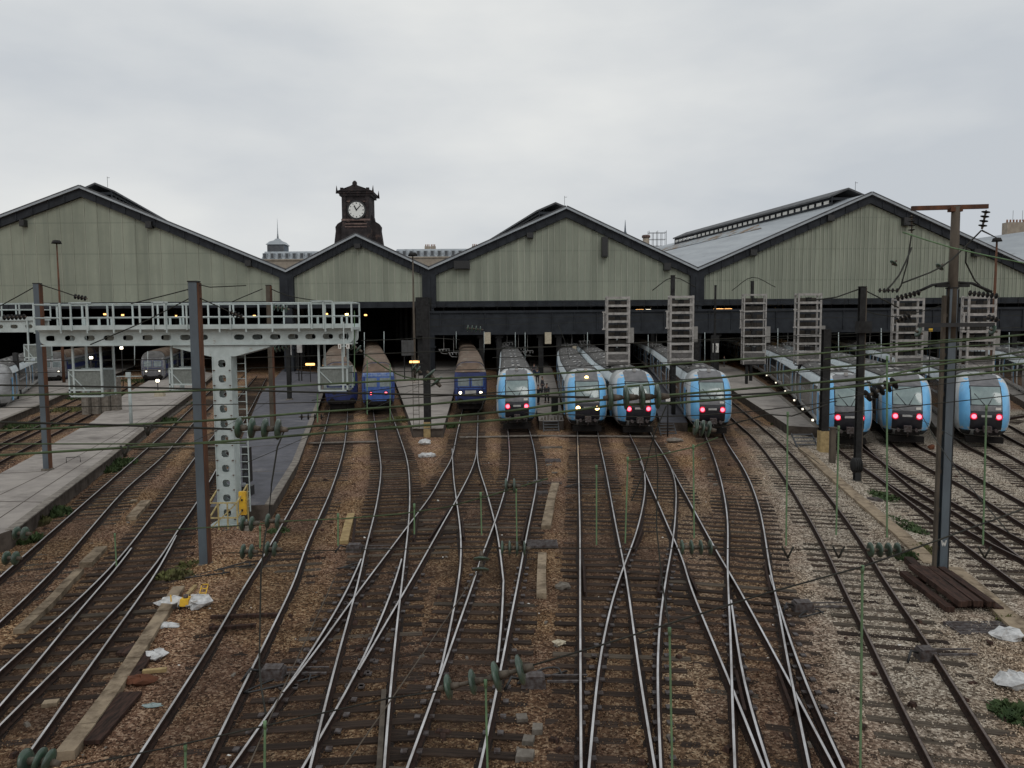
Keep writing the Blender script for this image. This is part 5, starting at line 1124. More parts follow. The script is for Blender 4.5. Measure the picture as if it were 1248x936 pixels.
# ------------------------------------------------------------ masts
def hmast(base, z0, top, w, mts, name, lab, lean=0, group='steel overhead line masts', extra=None, foot=True):
    """H profile: two flanges left and right, a web between"""
    x, y = base.x, base.y; r = empty('overhead_mast', (x, y, z0), lab, 'mast', group); zt = top
    m = MB(); f = w*.5; t = .03
    m.box(x-f, x+f, y-f*1.0, y-f*1.0+t, z0, zt); m.box(x-f, x+f, y+f-t, y+f, z0, zt); m.box(x-.012, x+.012, y-f+t, y+f-t, z0, zt); m.build('mast_post', mts[0], r)
    if mts[1]: m = MB(); m.box(x+f+.003, x+f+.05, y-f*.9, y+f, z0, zt-.02); m.build('side_flange', mts[1], r)
    m = MB(); m.box(x-f-.02, x+f+.02, y-f-.02, y+f+.02, zt, zt+.04); m.build('mast_cap', 'mast_dark', r)
    if foot: m = MB(); m.cb((x, y, z0-.1), w*1.7, w*1.7, .2, ch=.15); m.build('footing', 'concrete_grey', r)
    return r
bA = G(58, 573, .5); topA = D(46, 346, bA.y).z; mA = hmast(bA, .5, topA, .27, ('mast_blue_grey', 'mast_rust'), '', 'leftmost grey mast with rusty side flange on the long left platform')
bB = G(250, 690, -.2); topB = D(238, 344, bB.y).z; mB = hmast(bB, -.2, topB, .27, ('mast_blue_grey', 'mast_rust'), '', 'tall blue grey mast in front of the perforated gantry')
bC = G(1147, 700, -.2); topC = D(1155, 352, bC.y).z; mC = hmast(bC, -.2, topC, .23, ('mast_blue_grey', 'mast_dark'), '', 'tall right mast marked W, carrying a crossbar on a brown pole')
x, y = bC.x, bC.y; m = MB(); m.box(x-.27, x-.18, y-.06, y+.06, -.2, topC-.2)
for z in np.arange(.6, topC-.4, 1.2): m.box(x-.18, x-.12, y-.03, y+.03, z, z+.1)
m.build('back_post', 'mast_brown', mC)
zT = D(1157, 252, y).z; m = MB(); m.tube([(x+.02, y, topC-1.5), (x+.02, y, zT)], .13, 10, rs=[.15, .12]); m.build('upper_pole', 'mast_brown', mC)
cl_, cr_ = D(1111, 254, y), D(1204, 251.5, y); m = MB(); m.beam(cl_, cr_, .09, .13); m.cb((x, y, zT-.15), .36, .2, .12); m.build('crossbar', 'mast_rust', mC)
m = MB(); za = D(1157, 348, y).z; m.tube([(x-1.2, y, za-.25), (x-.6, y, za+.02), (x, y, za+.1), (x+.6, y, za+.06), (x+1.2, y, za-.2)], .045, 6); m.cb((x, y-.0, za-.05), 1.0, .12, .09); m.build('curved_arm', 'mast_dark', mC)
zh = D(1157, 396, y).z; m = MB(); m.beam((D(1114, 396, y).x, y-.25, zh), (D(1205, 396, y).x, y-.25, zh), .1, .12); m.build('lower_crossbar', 'black_paint', mC)
# painted W
zw = D(1151, 661, y).z; m = MB(); f = y-.23/2-.004; wx = x-.02
pts = [(-.07, .1), (-.035, -.09), (0, .05), (.035, -.09), (.07, .1)]
for (a, b), (c, d) in zip(pts, pts[1:]): m.beam((wx+a, f, zw+b), (wx+c, f, zw+d), .026, .004, up=(0, 1, 0))
m.build('painted_letter', 'sign_white', mC)
bD = G(1044, 588, -.2); mD = hmast(bD, -.2, D(1049, 350, bD.y).z, .27, ('mast_dark', 'mast_brown'), '', 'dark mast in front of the train left of the right group')
z = D(1046, 398, bD.y).z; m = MB(); m.cb((bD.x, bD.y-.25, z-.3), .62, .4, .55); m.build('tension_box', 'mast_dark', mD)
bE = G(1003, 551, -.2); mE = hmast(bE, -.2, D(1003, 402, bE.y).z, .40, ('mast_dark', 'mast_dark'), '', 'black mast on a tan block at the end of the wide pale platform', foot=False)
def tanblock(b, w, h, lab): m = MB(); m.cb((b.x, b.y, -.2), w, w, h, ch=.04); m.build('mast_block', 'concrete_tan', label=lab, cat='concrete block')
m = MB(); m.cb((bE.x, bE.y, -.25), .56, .56, 1.35, ch=.04); m.build('tan_block', 'wood_tan', mE)
bF = G(521, 534, -.2); mF = hmast(bF, -.2, D(521, 372, bF.y).z, .42, ('mast_dark', 'mast_dark'), '', 'black mast with ladder on the central pale platform between blue trains', foot=False)
m = MB(); m.cb((bF.x, bF.y, -.25), .48, .48, 1.2, ch=.03); m.build('tan_block', 'wood_tan', mF)
m = MB()
for s in (-.2, .2): m.beam((bF.x-.75+s, bF.y, .5), (bF.x-.75+s, bF.y, 5.5), .035, .035)
for z in np.arange(.8, 5.4, .32): m.tube([(bF.x-.95, bF.y, z), (bF.x-.55, bF.y, z)], .015, 4)
for z in (2, 5): m.beam((bF.x-.6, bF.y, z), (bF.x-.2, bF.y, z), .03, .03)
m.build('ladder', 'mast_brown', mF)
bG = G(333, 532, -.2); hmast(bG, -.2, D(325, 348, bG.y).z, .30, ('mast_brown', 'mast_rust'), '', 'brown rusty mast behind the perforated gantry column')
bH = G(353, 487, .5); hmast(bH, .5, D(353, 405, bH.y).z, .36, ('mast_dark', None), '', 'dark short mast on the dark left platform')
for px, pt, d, lab in ((820, 336, 66, 'dark mast top behind the second ladder tower'), (917, 343, 93, 'dark mast top behind the third ladder tower'), (872, 348, 84, 'small dark mast right of the shed column')):
    p = D(px, pt, d); hmast(Vector((p.x, d, 0)), -.2, p.z, .32 if px != 872 else .2, ('mast_dark', None), '', lab)
bI = G(1014, 566, -.2); m = MB(); m.cb((bI.x, bI.y, -.2), .28, .28, 2.0); m.cb((bI.x, bI.y, 1.8), .34, .34, .08); m.build('bollard_post', 'mast_brown', label='grey brown stub post left of the dark mast', cat='post')
# lamp posts
for px, pt, pb, d, lab in ((69, 292, 395, 98, 'rusty lamp post before the left shed'), (503, 307, 0, 100, 'rusty lamp post right of the clock tower, before the shed column'), (1215, 289, 0, 70, 'red brown lamp post right of the tall right mast')):
    p = D(px, pt+4, d); r = empty('lamp_post', (p.x, d, -.2), lab, 'lamp post', 'rusty lamp posts'); k_ = d/FPX
    m = MB(); m.tube([(p.x, d, -.2), (p.x, d, 5), (p.x, d, p.z)], .12, 8, rs=[.2, .17, .08]); m.build('post', 'mast_rust' if px != 503 else 'mast_brown', r)
    m = MB(); m.tube([(p.x, d, p.z-.1), (p.x, d, p.z+.5*k_*6)], .3, 8, rs=[6*k_, 4*k_]); m.tube([(p.x-5*k_, d, p.z+k_), (p.x+5*k_, d, p.z+k_)], .1, 6); m.build('lamp_head', 'mast_dark', r)

# ------------------------------------------------------------ ladder towers
def ladder_tower(px0, px1, pt, pb, d, lab, base=None):
    a, b = D(px0, pb, d), D(px1, pt, d); w = b.x-a.x; dp = .8; x0, x1, z0, z1 = a.x, b.x, a.z, b.z; xm_ = (x0+x1)/2
    zg = .5 if base is None else base
    r = empty('signal_ladder_tower', (xm_, d, zg), lab, 'signal tower', 'tall grey ladder towers over the platforms')
    m = MB()
    for x in (x0, x1):
        for y in (d, d+dp): m.box(x-.07, x+.07, y-.05, y+.05, z0-.3, z1)
    m.build('upright', 'gantry_grey' if False else 'tower_grey', r)
    n = 8; m = MB(); h = (z1-z0)/(n+.3)
    for i in range(n+1):
        z = z1-.12-i*h
        m.box(x0+.07, x1-.07, d-.06, d+.02, z-.09, z+.09); m.box(x0+.07, x1-.07, d+dp-.04, d+dp+.04, z-.06, z+.06)
        for x in (x0, x1): m.box(x-.05, x+.05, d+.05, d+dp-.05, z-.05, z+.05)
    m.build('rung', 'tower_grey', r)
    m = MB(); zi = z1-.12-7*h
    m.box(x0+.08, x1-.08, d-.03, d+.0, z0-.28, zi-.1); m.beam((x0+.1, d-.05, zi-.15), (xm_, d-.05, z0), .05, .03); m.beam((x1-.1, d-.05, zi-.15), (xm_, d-.05, z0), .05, .03); m.build('lower_panel', 'tower_panel', r)
    m = MB()
    for i in range(7):   # mesh screens, lamps and rods seen through the rungs
        z = z1-.12-(i+1)*h; m.box(x0+.1, x1-.1, d+dp-.02, d+dp-.01, z+.08, z+h*.62)
    m.build('mesh_screen', 'tower_mesh', r)
    m = MB()
    for q in (.38, .5, .62): m.tube([(x0+w*q, d+.35, z0), (x0+w*q, d+.35, z1-.3)], .022, 4)
    for i in range(0, 7, 2): m.cb((xm_, d+.3, z1-.12-(i+1)*h+.1), w*.22, .2, h*.5)
    m.build('signal_head', 'mast_dark', r)
    zs = z0+(z1-z0)*.28; m = MB(); m.box(x1+.02, x1+.22*w, d, d+.4, zs, zs+(z1-z0)*.24); m.build('side_box', 'tower_panel2', r)
    m = MB(); xb = x0-.16*w; m.box(xb-.05, xb+.05, d, d+.1, z0+(z1-z0)*.5, z0+(z1-z0)*.76)
    for q in (.5, .76): m.box(xb-.12, x0, d+.01, d+.09, z0+(z1-z0)*q-.05, z0+(z1-z0)*q+.05)
    m.build('side_bracket', 'tower_grey', r)
    m = MB(); xp = x0+w*.2; m.box(xp-.14, xp+.14, d+.2, d+.5, zg, z0-.2); m.box(x0, x1, d+.1, d+.7, z0-.42, z0-.3); m.build('support_post', 'mast_dark', r)
mat('tower_grey', (.40, .38, .36), (.24, .225, .21), 3, .7); mat('tower_panel', (.15, .14, .135), (.1, .095, .09), 6, .8, 0, .3); mat('tower_panel2', (.27, .26, .24), (.2, .19, .18), 3, .7); mat('tower_mesh', (.075, .065, .055), (.045, .04, .035), 8, .8)
ladder_tower(740, 767, 361, 441, 60, 'first ladder tower from the left, above the second central train', base=-.2)
ladder_tower(817, 845, 360, 439, 59, 'second ladder tower, over the platform left of the lone train')
ladder_tower(906, 934, 358, 441, 88, 'third ladder tower, on the wide pale platform')
ladder_tower(972, 1001, 357, 440, 64, 'fourth ladder tower, just left of the black mast top', base=-.2)
ladder_tower(1092, 1126, 363, 446, 56, 'fifth ladder tower, left of the tall W marked mast', base=-.2)
ladder_tower(1178, 1214, 360, 447, 53, 'sixth ladder tower, right of the tall W marked mast', base=-.2)

# ------------------------------------------------------------ wires, insulators, droppers
def wire(pts, r_, lab, m='wire_green', sag=0.0, step=.6):
    r_ *= 1.35
    P_ = [D(*p) for p in pts]; c = crom(P_, step); mb = MB(); mb.tube(c, r_, 5, sm=True)
    return mb.build('overhead_wire', m, label=lab, cat='wire')
wire([(-20, 482.5, 10), (160, 478.5, 10.2), (280, 474.6, 10.4), (380, 469, 10.6), (484, 463.6, 10.8), (699, 454, 11), (820, 444, 11.2), (1020, 429, 11.6), (1270, 406, 12)], .011, 'topmost long green span wire, rising to the right across the train roofs')
wire([(-20, 469, 11), (160, 472, 11), (280, 475, 11), (380, 478, 10.8), (553, 481.5, 10.2), (718, 484, 9)], .010, 'nearly level dark span wire ending in the big insulator', 'wire_dark')
wire([(-20, 526, 9.6), (128, 519, 9.6), (280, 511, 9.6), (360, 504, 9.6), (514, 493.5, 9.7), (620, 484, 9.8), (753, 472, 10), (820, 466, 10.2), (1020, 447, 10.6), (1270, 434, 11)], .011, 'second green span wire, just under the navy train lamps')
wire([(-20, 514, 8.9), (140, 518, 8.9), (282, 523, 8.9)], .010, 'short span wire from the left edge to the four disc insulator', 'wire_dark')
wire([(346, 523, 8.9), (380, 519.5, 8.9), (520, 510, 9), (620, 501, 9.1), (690, 491, 9.2), (834, 480, 9.4), (1020, 464, 9.8), (1270, 441, 10.2)], .011, 'third green span wire, starting at the four disc insulator')
wire([(-20, 556, 8.4), (160, 545, 8.5), (280, 537.5, 8.6), (380, 529, 8.7), (520, 518, 8.8), (620, 511, 8.9), (749, 493.5, 9), (826, 491, 9.1), (1020, 473, 9.5), (1270, 448, 10)], .011, 'lowest of the long green span wires, under the train fronts')
wire([(-20, 541, 8.4), (120, 541, 8.4), (180, 541, 8.4), (300, 540, 8.4)], .006, 'thin level wire over the left tracks below the long spans')
wire([(810, 484, 9), (900, 481, 9.3), (1010, 474, 9.6), (1060, 466, 9.9)], .009, 'wire leaving the big insulator to the right', 'wire_dark')
wire([(1010, 466, 10), (1060, 462, 10), (1130, 447, 10.3), (1270, 425, 10.8)], .010, 'green wire rising to the right edge above the rightmost trains')
wire([(200, 646, 7.4), (300, 640, 7.4), (350, 635, 7.4), (420, 632, 7.4), (490, 626, 7.4), (545, 618, 7.4), (600, 603, 7.4), (668, 583, 7.4)], .005, 'thin lower wire rising over the crossing tracks')
wire([(270, 674, 7.4), (380, 671, 7.4), (500, 669, 7.4), (608, 668, 7.4), (700, 668, 7.4), (822, 668, 7.4), (960, 669, 7.4), (1058, 670, 7.4)], .0035, 'thin level wire carrying the small insulators', 'wire_dark')
wire([(-10, 960, 4.9), (60, 940, 4.9), (200, 912, 4.8), (325, 884, 4.7), (474, 851, 4.6), (537, 842, 4.55)], .0042, 'near sagging wire from the lower left to the nearest insulator', 'wire_dark')
wire([(648, 811, 4.5), (730, 787, 4.6), (930, 724, 4.8), (1053, 690, 5.0), (1141, 659, 5.2), (1270, 612, 5.6)], .0045, 'near wire rising from the nearest insulator past the foot of the right mast', 'wire_dark')
# tension wires round the right mast
yC = bC.y
wire([(1111, 302, yC), (1096, 335, yC-1), (1078, 356, yC-2)], .02, 'wire dropping left from the crossbar insulator', 'wire_dark')
wire([(1111, 285, yC), (1106, 320, yC), (1098, 348, yC-.5), (1094, 355, yC-.5)], .018, 'second wire from the left crossbar insulator', 'wire_dark')
wire([(1196, 281, yC), (1180, 297, yC), (1148, 325, yC-1), (1100, 345, yC-2)], .018, 'wire from the right crossbar insulator down past the pole', 'wire_dark')
wire([(1197, 281, yC), (1215, 290, yC+20)], .02, 'short wire to the red brown lamp post', 'wire_dark')
wire([(1178, 300, yC), (1177, 320, yC), (1188, 342, yC), (1205, 358, yC)], .018, 'looping jumper wire right of the brown pole', 'wire_dark')
wire([(1100, 283, yC-3), (1160, 302, yC-3), (1200, 311, yC-3), (1270, 325, yC-3)], .014, 'pale wire crossing the right gable', 'rod_green')
wire([(430, 455, 30), (476, 452, 28), (500, 480, 24), (640, 560, 18)], .01, 'wire with green beads left of the central mast', 'wire_green') if False else None
wire([(445, 432, 46), (484, 456, 46), (520, 464, 48)], .03, 'taut wire with green insulators left of the central mast', 'wire_green')
wire([(45, 348, bA.y), (20, 362, bA.y), (0, 373, bA.y), (-20, 382, bA.y)], .02, 'stay wire falling left from the leftmost mast', 'wire_dark')
wire([(50, 347, bA.y), (75, 355, bA.y), (98, 363, bA.y)], .02, 'wire with insulator right of the leftmost mast', 'wire_dark')
wire([(232, 352, bB.y), (205, 359, bB.y), (160, 370, bB.y)], .014, 'upper stay wire left of the blue grey mast', 'wire_dark')
wire([(232, 363, bB.y), (205, 377, bB.y), (180, 390, bB.y), (110, 420, bB.y)], .014, 'lower stay wire left of the blue grey mast', 'wire_dark')
wire([(243, 363, bB.y), (265, 373, bB.y), (292, 386, bB.y)], .014, 'stay wire right of the blue grey mast', 'wire_dark')
wire([(243, 347, bB.y), (256, 350, bB.y), (300, 348, bB.y)], .012, 'short top wire right of the blue grey mast', 'wire_dark')
wire([(320, 352, bG.y), (296, 362, bG.y), (280, 369, bG.y)], .025, 'stay left of the brown mast', 'wire_dark')
wire([(330, 352, bG.y), (350, 360, bG.y), (395, 368, bG.y)], .025, 'stay right of the brown mast', 'wire_dark')
for px, d, lab in ((820, 66, 'second'), (917, 82, 'third')):
    wire([(px-25, 354, d), (px, 338, d), (px+28, 350, d)], .03, 'bridle wire over the %s ladder tower' % lab, 'wire_dark')
wire([(1048, 352, bD.y), (1020, 362, bD.y), (985, 366, bD.y)], .025, 'stay wire left of the dark mast', 'wire_dark')
wire([(1050, 352, bD.y), (1078, 366, bD.y), (1095, 375, bD.y)], .025, 'stay wire right of the dark mast', 'wire_dark')
# jumpers in the foreground
wire([(346, 526, 8.9), (338, 545, 8.9), (331, 590, 8.8), (328, 625, 8.6), (322, 660, 8.4), (318, 700, 8.2), (317, 760, 8), (316, 810, 7.5), (324, 870, 6)], .007, 'hanging black jumper under the four disc insulator', 'wire_dark')
wire([(1160, 640, 6), (1100, 560, 12), (1030, 505, 18), (1010, 487, 22)], .01, 'slanting wire across the dark mast to the right trains', 'wire_dark') if False else None
wire([(880, 520, 9), (935, 505, 9), (965, 507, 9), (1008, 493, 9.2)], .006, 'kinked thin wire right of the lone train front', 'wire_dark')
wire([(875, 533, 9), (845, 545, 9), (793, 557, 9), (765, 562, 9)], .006, 'thin wire from the lone train coupler down to the left', 'wire_green')
wire([(795, 520, 8.7), (802, 570, 8.5), (800, 640, 8.2), (806, 700, 7.8), (818, 775, 6)], .006, 'drooping jumper between the central right trains', 'wire_dark')
wire([(812, 495, 9), (797, 530, 9), (785, 575, 9), (770, 610, 8.6)], .006, 'slanting stay below the big insulator', 'wire_dark')
# contact wires running along the tracks
for k_, (key, lo, hi, lab) in enumerate((('Y', 6, 66, 'contact wire following the diagonal crossing track'), ('V', 6, 54, 'contact wire over the red lit centre train track'), ('Z', 8, 40, 'contact wire over the short link track'), ('S', 6, 50, 'contact wire over the right branch track'), ('R', 6, 100, 'contact wire over the pale ballast track'), ('X', 6, 40, 'contact wire over the lower left branch track'), ('W3', 6, 95, 'contact wire beside the long left platform'), ('W5', 6, 90, 'contact wire over the curved left centre track'), ('T6', 18, 50, 'contact wire before the middle right train'))):
    c = [p for p in centre[key] if lo < p.y < hi][::6]
    if len(c) > 3:
        m = MB(); m.tube([Vector((p.x+.2*math.sin(i*.9), p.y, 5.45)) for i, p in enumerate(c)], .0055, 4); m.build('contact_wire', 'wire_dark', label=lab, cat='wire')
# insulators
def insulator(p, q, n, rd, lab, d=None, m='glass_green', bell=True):
    a, b = D(*p), D(*q); ax = (b-a); Ln = ax.length; ax.normalize(); r = empty('insulator_string', (a+b)/2, lab, 'insulator', 'disc insulators')
    mb = MB(); mb.tube([a, b], rd*.16, 6); 
    for i in range(n):
        t = (i+.5)/n; c = a+(b-a)*t; mb.tube([c+ax*(rd*.12), c+ax*(rd*.85)], rd*.3, 10, rs=[rd*.32, rd*.2])
    for e, s in ((a, 1), (b, -1)): mb.tube([e, e+ax*s*rd*.6], rd*.25, 8, rs=[rd*.14, rd*.3])
    mb.build('cap', 'cap_iron', r)
    mb = MB()
    for i in range(n):
        t = (i+.5)/n; c = a+(b-a)*t
        mb.tube([c-ax*rd*.22, c-ax*rd*.16, c-ax*rd*.02, c+ax*rd*.12, c+ax*rd*.16], rd, 20, rs=[rd*.55, rd*.97, rd, rd*.62, rd*.3])
    mb.build('disc', m, r); return r
insulator((735, 485, 9), (812, 483, 9), 4, .15, 'big four disc insulator in front of the third blue train')
insulator((284, 521, 8.9), (348, 523.5, 8.9), 4, .125, 'four green disc insulator over the dark left platform')
insulator((533, 840, 4.55), (592, 828, 4.52), 2, .078, 'left half of the nearest insulator over the crossing')
insulator((592, 828, 4.52), (650, 812, 4.5), 2, .092, 'right half of the nearest insulator, with bigger discs')
for px, py, w, d, lab in ((26, 650, 20, 8, 'pair of green discs at the left edge, upper'), (14, 680, 22, 8, 'pair of green discs at the left edge, lower'), (302, 638, 22, 7.4, 'small insulator left below the gantry base, upper'), (333, 635, 24, 7.4, 'small insulator right below the gantry base, upper'), (302, 672, 20, 7.4, 'small insulator left below the gantry base, lower'), (331, 669, 18, 7.4, 'small insulator right below the gantry base, lower'),
    (626, 668, 36, 7.4, 'small insulator over the central left switch'), (849, 667, 46, 7.4, 'small insulator over the right crossing frog'), (1078, 670, 44, 7.4, 'small insulator beside the tan trough and pale track'), (622, 592, 20, 7.4, 'dark insulator above the central left green rods')):
    insulator((px-w/2, py, d), (px+w/2, py+.5, d), 2 if w < 30 else 4, .075, lab)
insulator((44, 926, 4.9), (66, 930, 4.9), 2, .085, 'pair of green discs in the bottom left corner'); insulator((22, 930, 4.9), (44, 926, 4.9), 1, .085, 'single green disc at the very bottom left')
insulator((520, 452, 30), (536, 470, 30), 2, .3, 'green bead insulator on the central mast'); insulator((586, 700, 7.3), (587, 674, 7.4), 2, .08, 'insulator seen end on over the central left track')
insulator((428, 420, 46), (440, 428, 46), 2, .3, 'green bead insulator over the royal blue train roof'); insulator((502, 447, 46), (512, 453, 46), 2, .3, 'green bead insulator left of the central mast')
insulator((1111, 262, yC), (1111, 283, yC), 4, .1, 'hanging string of discs at the left end of the crossbar', m='mast_dark'); insulator((1202, 256, yC), (1197, 278, yC), 4, .12, 'hanging string of discs at the right end of the crossbar', m='mast_dark')
insulator((1087, 323, yC), (1092, 318, yC), 1, .13, 'green ball insulator in front of the right gable, left'); insulator((1142, 328, yC), (1149, 322, yC), 1, .14, 'green ball insulator just left of the brown pole')
insulator((1092, 364, yC-1), (1122, 356, yC-1), 6, .09, 'long dark disc string left of the W marked mast', m='mast_dark'); insulator((1180, 357, yC), (1217, 361, yC), 7, .09, 'long dark disc string right of the W marked mast', m='mast_dark'); insulator((1070, 354, yC-1), (1096, 354, yC-1), 5, .07, 'upper short disc string over the fifth tower', m='mast_dark')
insulator((1092, 391, yC-1), (1110, 384, yC-1), 4, .09, 'dark disc string across the fifth tower', m='mast_dark'); insulator((1203, 386, yC-1), (1217, 390, yC-1), 3, .09, 'dark disc string across the sixth tower', m='mast_dark')
insulator((1206, 401, yC-.3), (1214, 404, yC-.3), 1, .16, 'fat round insulator under the lower crossbar, right'); insulator((1115, 403, yC-.3), (1124, 407, yC-.3), 1, .16, 'fat green insulator under the lower crossbar, left')
insulator((1054, 484, 14), (1094, 465, 14), 5, .12, 'slanting black disc string over the middle right train', m='mast_dark')
insulator((3, 387, bA.y-6), (32, 386, bA.y-6), 6, .12, 'black disc string at the left edge before the gantry', m='mast_dark'); insulator((90, 361, bA.y), (106, 364, bA.y), 4, .13, 'black disc string right of the leftmost mast', m='mast_dark')
insulator((280, 380, bB.y), (296, 387, bB.y), 4, .1, 'dark disc string right of the blue grey mast', m='mast_dark'); insulator((332, 374, 30), (352, 377, 30), 4, .14, 'green disc string before the brown mast top'); insulator((334, 426, 29.5), (352, 422, 29.5), 4, .13, 'green disc string under the gantry right arm')
insulator((568, 400, 70), (588, 402, 70), 4, .32, 'green disc row under the footbridge left end'); insulator((364, 508, 30), (396, 508, 30), 4, .12, 'black double insulator at the dark platform edge', m='mast_dark')
insulator((1040, 567, 30), (1049, 567, 30), 4, .3, 'black disc stack at the foot of the dark mast', m='mast_dark'); insulator((845, 520, 9), (868, 524, 9), 3, .1, 'tangled insulator below the lone train front')
insulator((636, 478, 30), (648, 478, 30), 2, .28, 'green ball insulator on the narrow central platform') if False else None
# green rods
RODS = [(960, 508, 958, 665, 7.4), (1022, 525, 1019, 652, 7.4), (1081, 440, 1081, 655, 7.4), (1202, 500, 1198, 664, 7.4), (727, 573, 727, 664, 7.4), (765, 563, 762, 662, 7.4), (845, 548, 846, 656, 7.4), (629, 600, 630, 664, 7.4), (586, 606, 587, 652, 7.4), (505, 620, 505, 651, 7.4), (412, 632, 412, 665, 7.4), (317, 647, 317, 668, 7.4), (432, 380, 432, 470, 30), (1051, 698, 1048, 975, 5), (816, 774, 820, 975, 4.8), (592, 838, 595, 975, 4.5), (323, 888, 322, 975, 4.7), (226, 915, 226, 975, 4.8), (447.5, 440, 447.5, 505, 26), (475.5, 445, 475.5, 515, 26), (387, 480, 387, 515, 20), (140, 655, 142, 690, 9)]
for a, b, c, d_, dd in RODS:
    p, q = D(a, b, dd), D(c, d_, dd); m = MB(); m.beam(p, q, .0125 if dd < 10 else .03, .0125 if dd < 10 else .03); m.tube([p, p+Vector((0, 0, .05))], .012, 5); near = dd < 5.5
    m.build('dropper_rod', 'rod_green', label=('thick pale green rod running out of the bottom of the picture' if near else 'pale green upright rod hanging between the span wires'), cat='rod', group='near green rods' if near else 'green rods hanging between the wires')
for px, py, w in ((960, 668, 14), (1022, 668, 14), (1200, 668, 16), (180, 519, 10), (152, 545, 10)):
    a, b, c = D(px-w/2, py-2, 7.4), D(px, py+12, 7.4), D(px+w/2, py-2, 7.4); m = MB(); m.tube([a, b], .01, 5); m.tube([b, c], .01, 5); m.build('v_hanger', 'wire_dark', label='small black V shaped hanger on a wire', cat='hanger', group='black V hangers')
# ------------------------------------------------------------ small things on the ground
def crumpled(px, py, sx, sy, sz, lab, seed, mt='bag_white', name='rubbish_bag', cat='bag', z=-.2):
    c = G(px, py, z); r_ = random.Random(seed); m = MB(); rings = []
    for j in range(7):
        ph = math.pi*j/6; rr = max(.03, math.sin(ph)); rings.append([(c.x+sx*rr*math.cos(t)*(1+r_.uniform(-.28, .28)), c.y+sy*rr*math.sin(t)*(1+r_.uniform(-.28, .28)), z+sz*(1-math.cos(ph))/2+r_.uniform(-.15, .15)*sz) for t in [2*math.pi*k/11 for k in range(11)]])
    m.loft(rings, sm=False, cap0=True, cap1=True); return m.build(name, mt, label=lab, cat=cat)
crumpled(209, 739, .42, .34, .25, 'white rubbish sack left of the yellow machine', 1); crumpled(243, 739, .36, .42, .35, 'crumpled white sack right of the yellow machine', 2)
crumpled(200, 766, .4, .2, .14, 'flat white plastic sheet below the yellow machine', 3); crumpled(189, 802, .26, .3, .16, 'white torn paper by the long tan trough', 4)
crumpled(518, 543, .4, .35, .4, 'white heap at the end of the central pale platform', 5); crumpled(521, 558, .55, .35, .3, 'dirty white heap below the white one, central', 6)
crumpled(1229, 781, .45, .3, .3, 'white sack beyond the iron grating at the right edge', 7); crumpled(1238, 838, .38, .35, .3, 'white bag at the right edge beside grass', 8)
crumpled(312, 624, .2, .14, .12, 'small white rag at the foot of the dark platform', 9); crumpled(185, 861, .2, .1, .05, 'bluish flat litter between the lower left tracks', 10, 'windscreen', 'litter', 'litter')
crumpled(172, 834, .35, .22, .2, 'reddish dry bush beside the long tan trough', 11, 'leaf_red', 'dry_bush', 'bush'); crumpled(822, 540, .5, .3, .35, 'pale rubble heap between the right central tracks', 12, 'concrete_grey', 'rubble_heap', 'rubble')
crumpled(686, 718, .25, .18, .2, 'grey rubble beside the lower central trough', 13, 'concrete_grey', 'rubble_heap', 'rubble'); crumpled(682, 786, .16, .12, .12, 'pale stone in the central gravel', 14, 'sign_beige', 'stone', 'stone')
crumpled(1135, 548, .22, .18, .3, 'small orange red object beside the rightmost train track', 15, 'leaf_red', 'track_lamp', 'lamp')
# yellow machine
c = G(227, 742, -.2); r = empty('track_machine', c, 'small yellow track machine between white rubbish sacks', 'machine')
m = MB(); m.cb((c.x, c.y, -.08), .26, .3, .2, ch=.15); m.build('body', 'yellow_paint', r); m = MB(); m.tube([(c.x, c.y, .11), (c.x, c.y, .2)], .07, 8); m.cb((c.x-.3, c.y, -.15), .12, .3, .12); m.build('engine', 'plate_iron', r)
m = MB()
for s in (-.09, .09): m.tube([(c.x+.28+s, c.y+.3, -.1), (c.x+.34+s, c.y+.5, .3)], .014, 5)
for k in range(4): m.tube([(c.x+.2+.015*k, c.y+.34+.08*k, .0+.1*k), (c.x+.37+.015*k, c.y+.34+.08*k, .0+.1*k)], .015, 5)
m.tube([(c.x-.4, c.y-.02, -.12), (c.x-.42, c.y, .2)], .02, 5); m.build('handle', 'yellow_paint', r); m = MB(); [m.tube([(c.x+sx*.11, c.y+sy, -.12), (c.x+sx*.16, c.y+sy, -.12)], .08, 10) for sx in (-1, 1) for sy in (-.1, .1)]; m.build('wheel', 'black_paint', r)
# timber stack beside the right mast
a, b = G(1117, 693, -.1), G(1190, 748, -.1); d = (b-a); d.z = 0; nn = Vector((d.y, -d.x, 0)).normalized()
for i in range(6):
    m = MB(); o = nn*(-.7+.27*i)*1.0; z = -.04+(.16 if 1 <= i <= 4 else 0)+random.uniform(-.02, .02); sk_ = random.uniform(-.06, .06); p = a+o+d*random.uniform(.12, .2); q = b+o+d*random.uniform(-.06, .03); p.z = z+random.uniform(-.02, .02); q.z = z; q = q+nn*sk_; m.beam(p, q, random.uniform(.2, .25), .15); m.build('timber', 'wood_dark', label='dark reddish brown timber in the stack at the right mast foot', cat='timber', group='timbers of the stack')
for t in (.3, .85):
    m = MB(); p = a+d*t; p.z = -.1; m.beam(p-nn*.8, p+nn*.75, .2, .14); m.build('bearer', 'wood_dark', label='crosswise bearer under the timber stack', cat='timber', group='bearers of the stack')
m = MB(); p, q = G(1107, 682, 0), G(1130, 704, 0); m.beam(p, q, .26, .2); m.build('timber', 'wood_dark', label='thick short timber at the upper end of the stack', cat='timber')
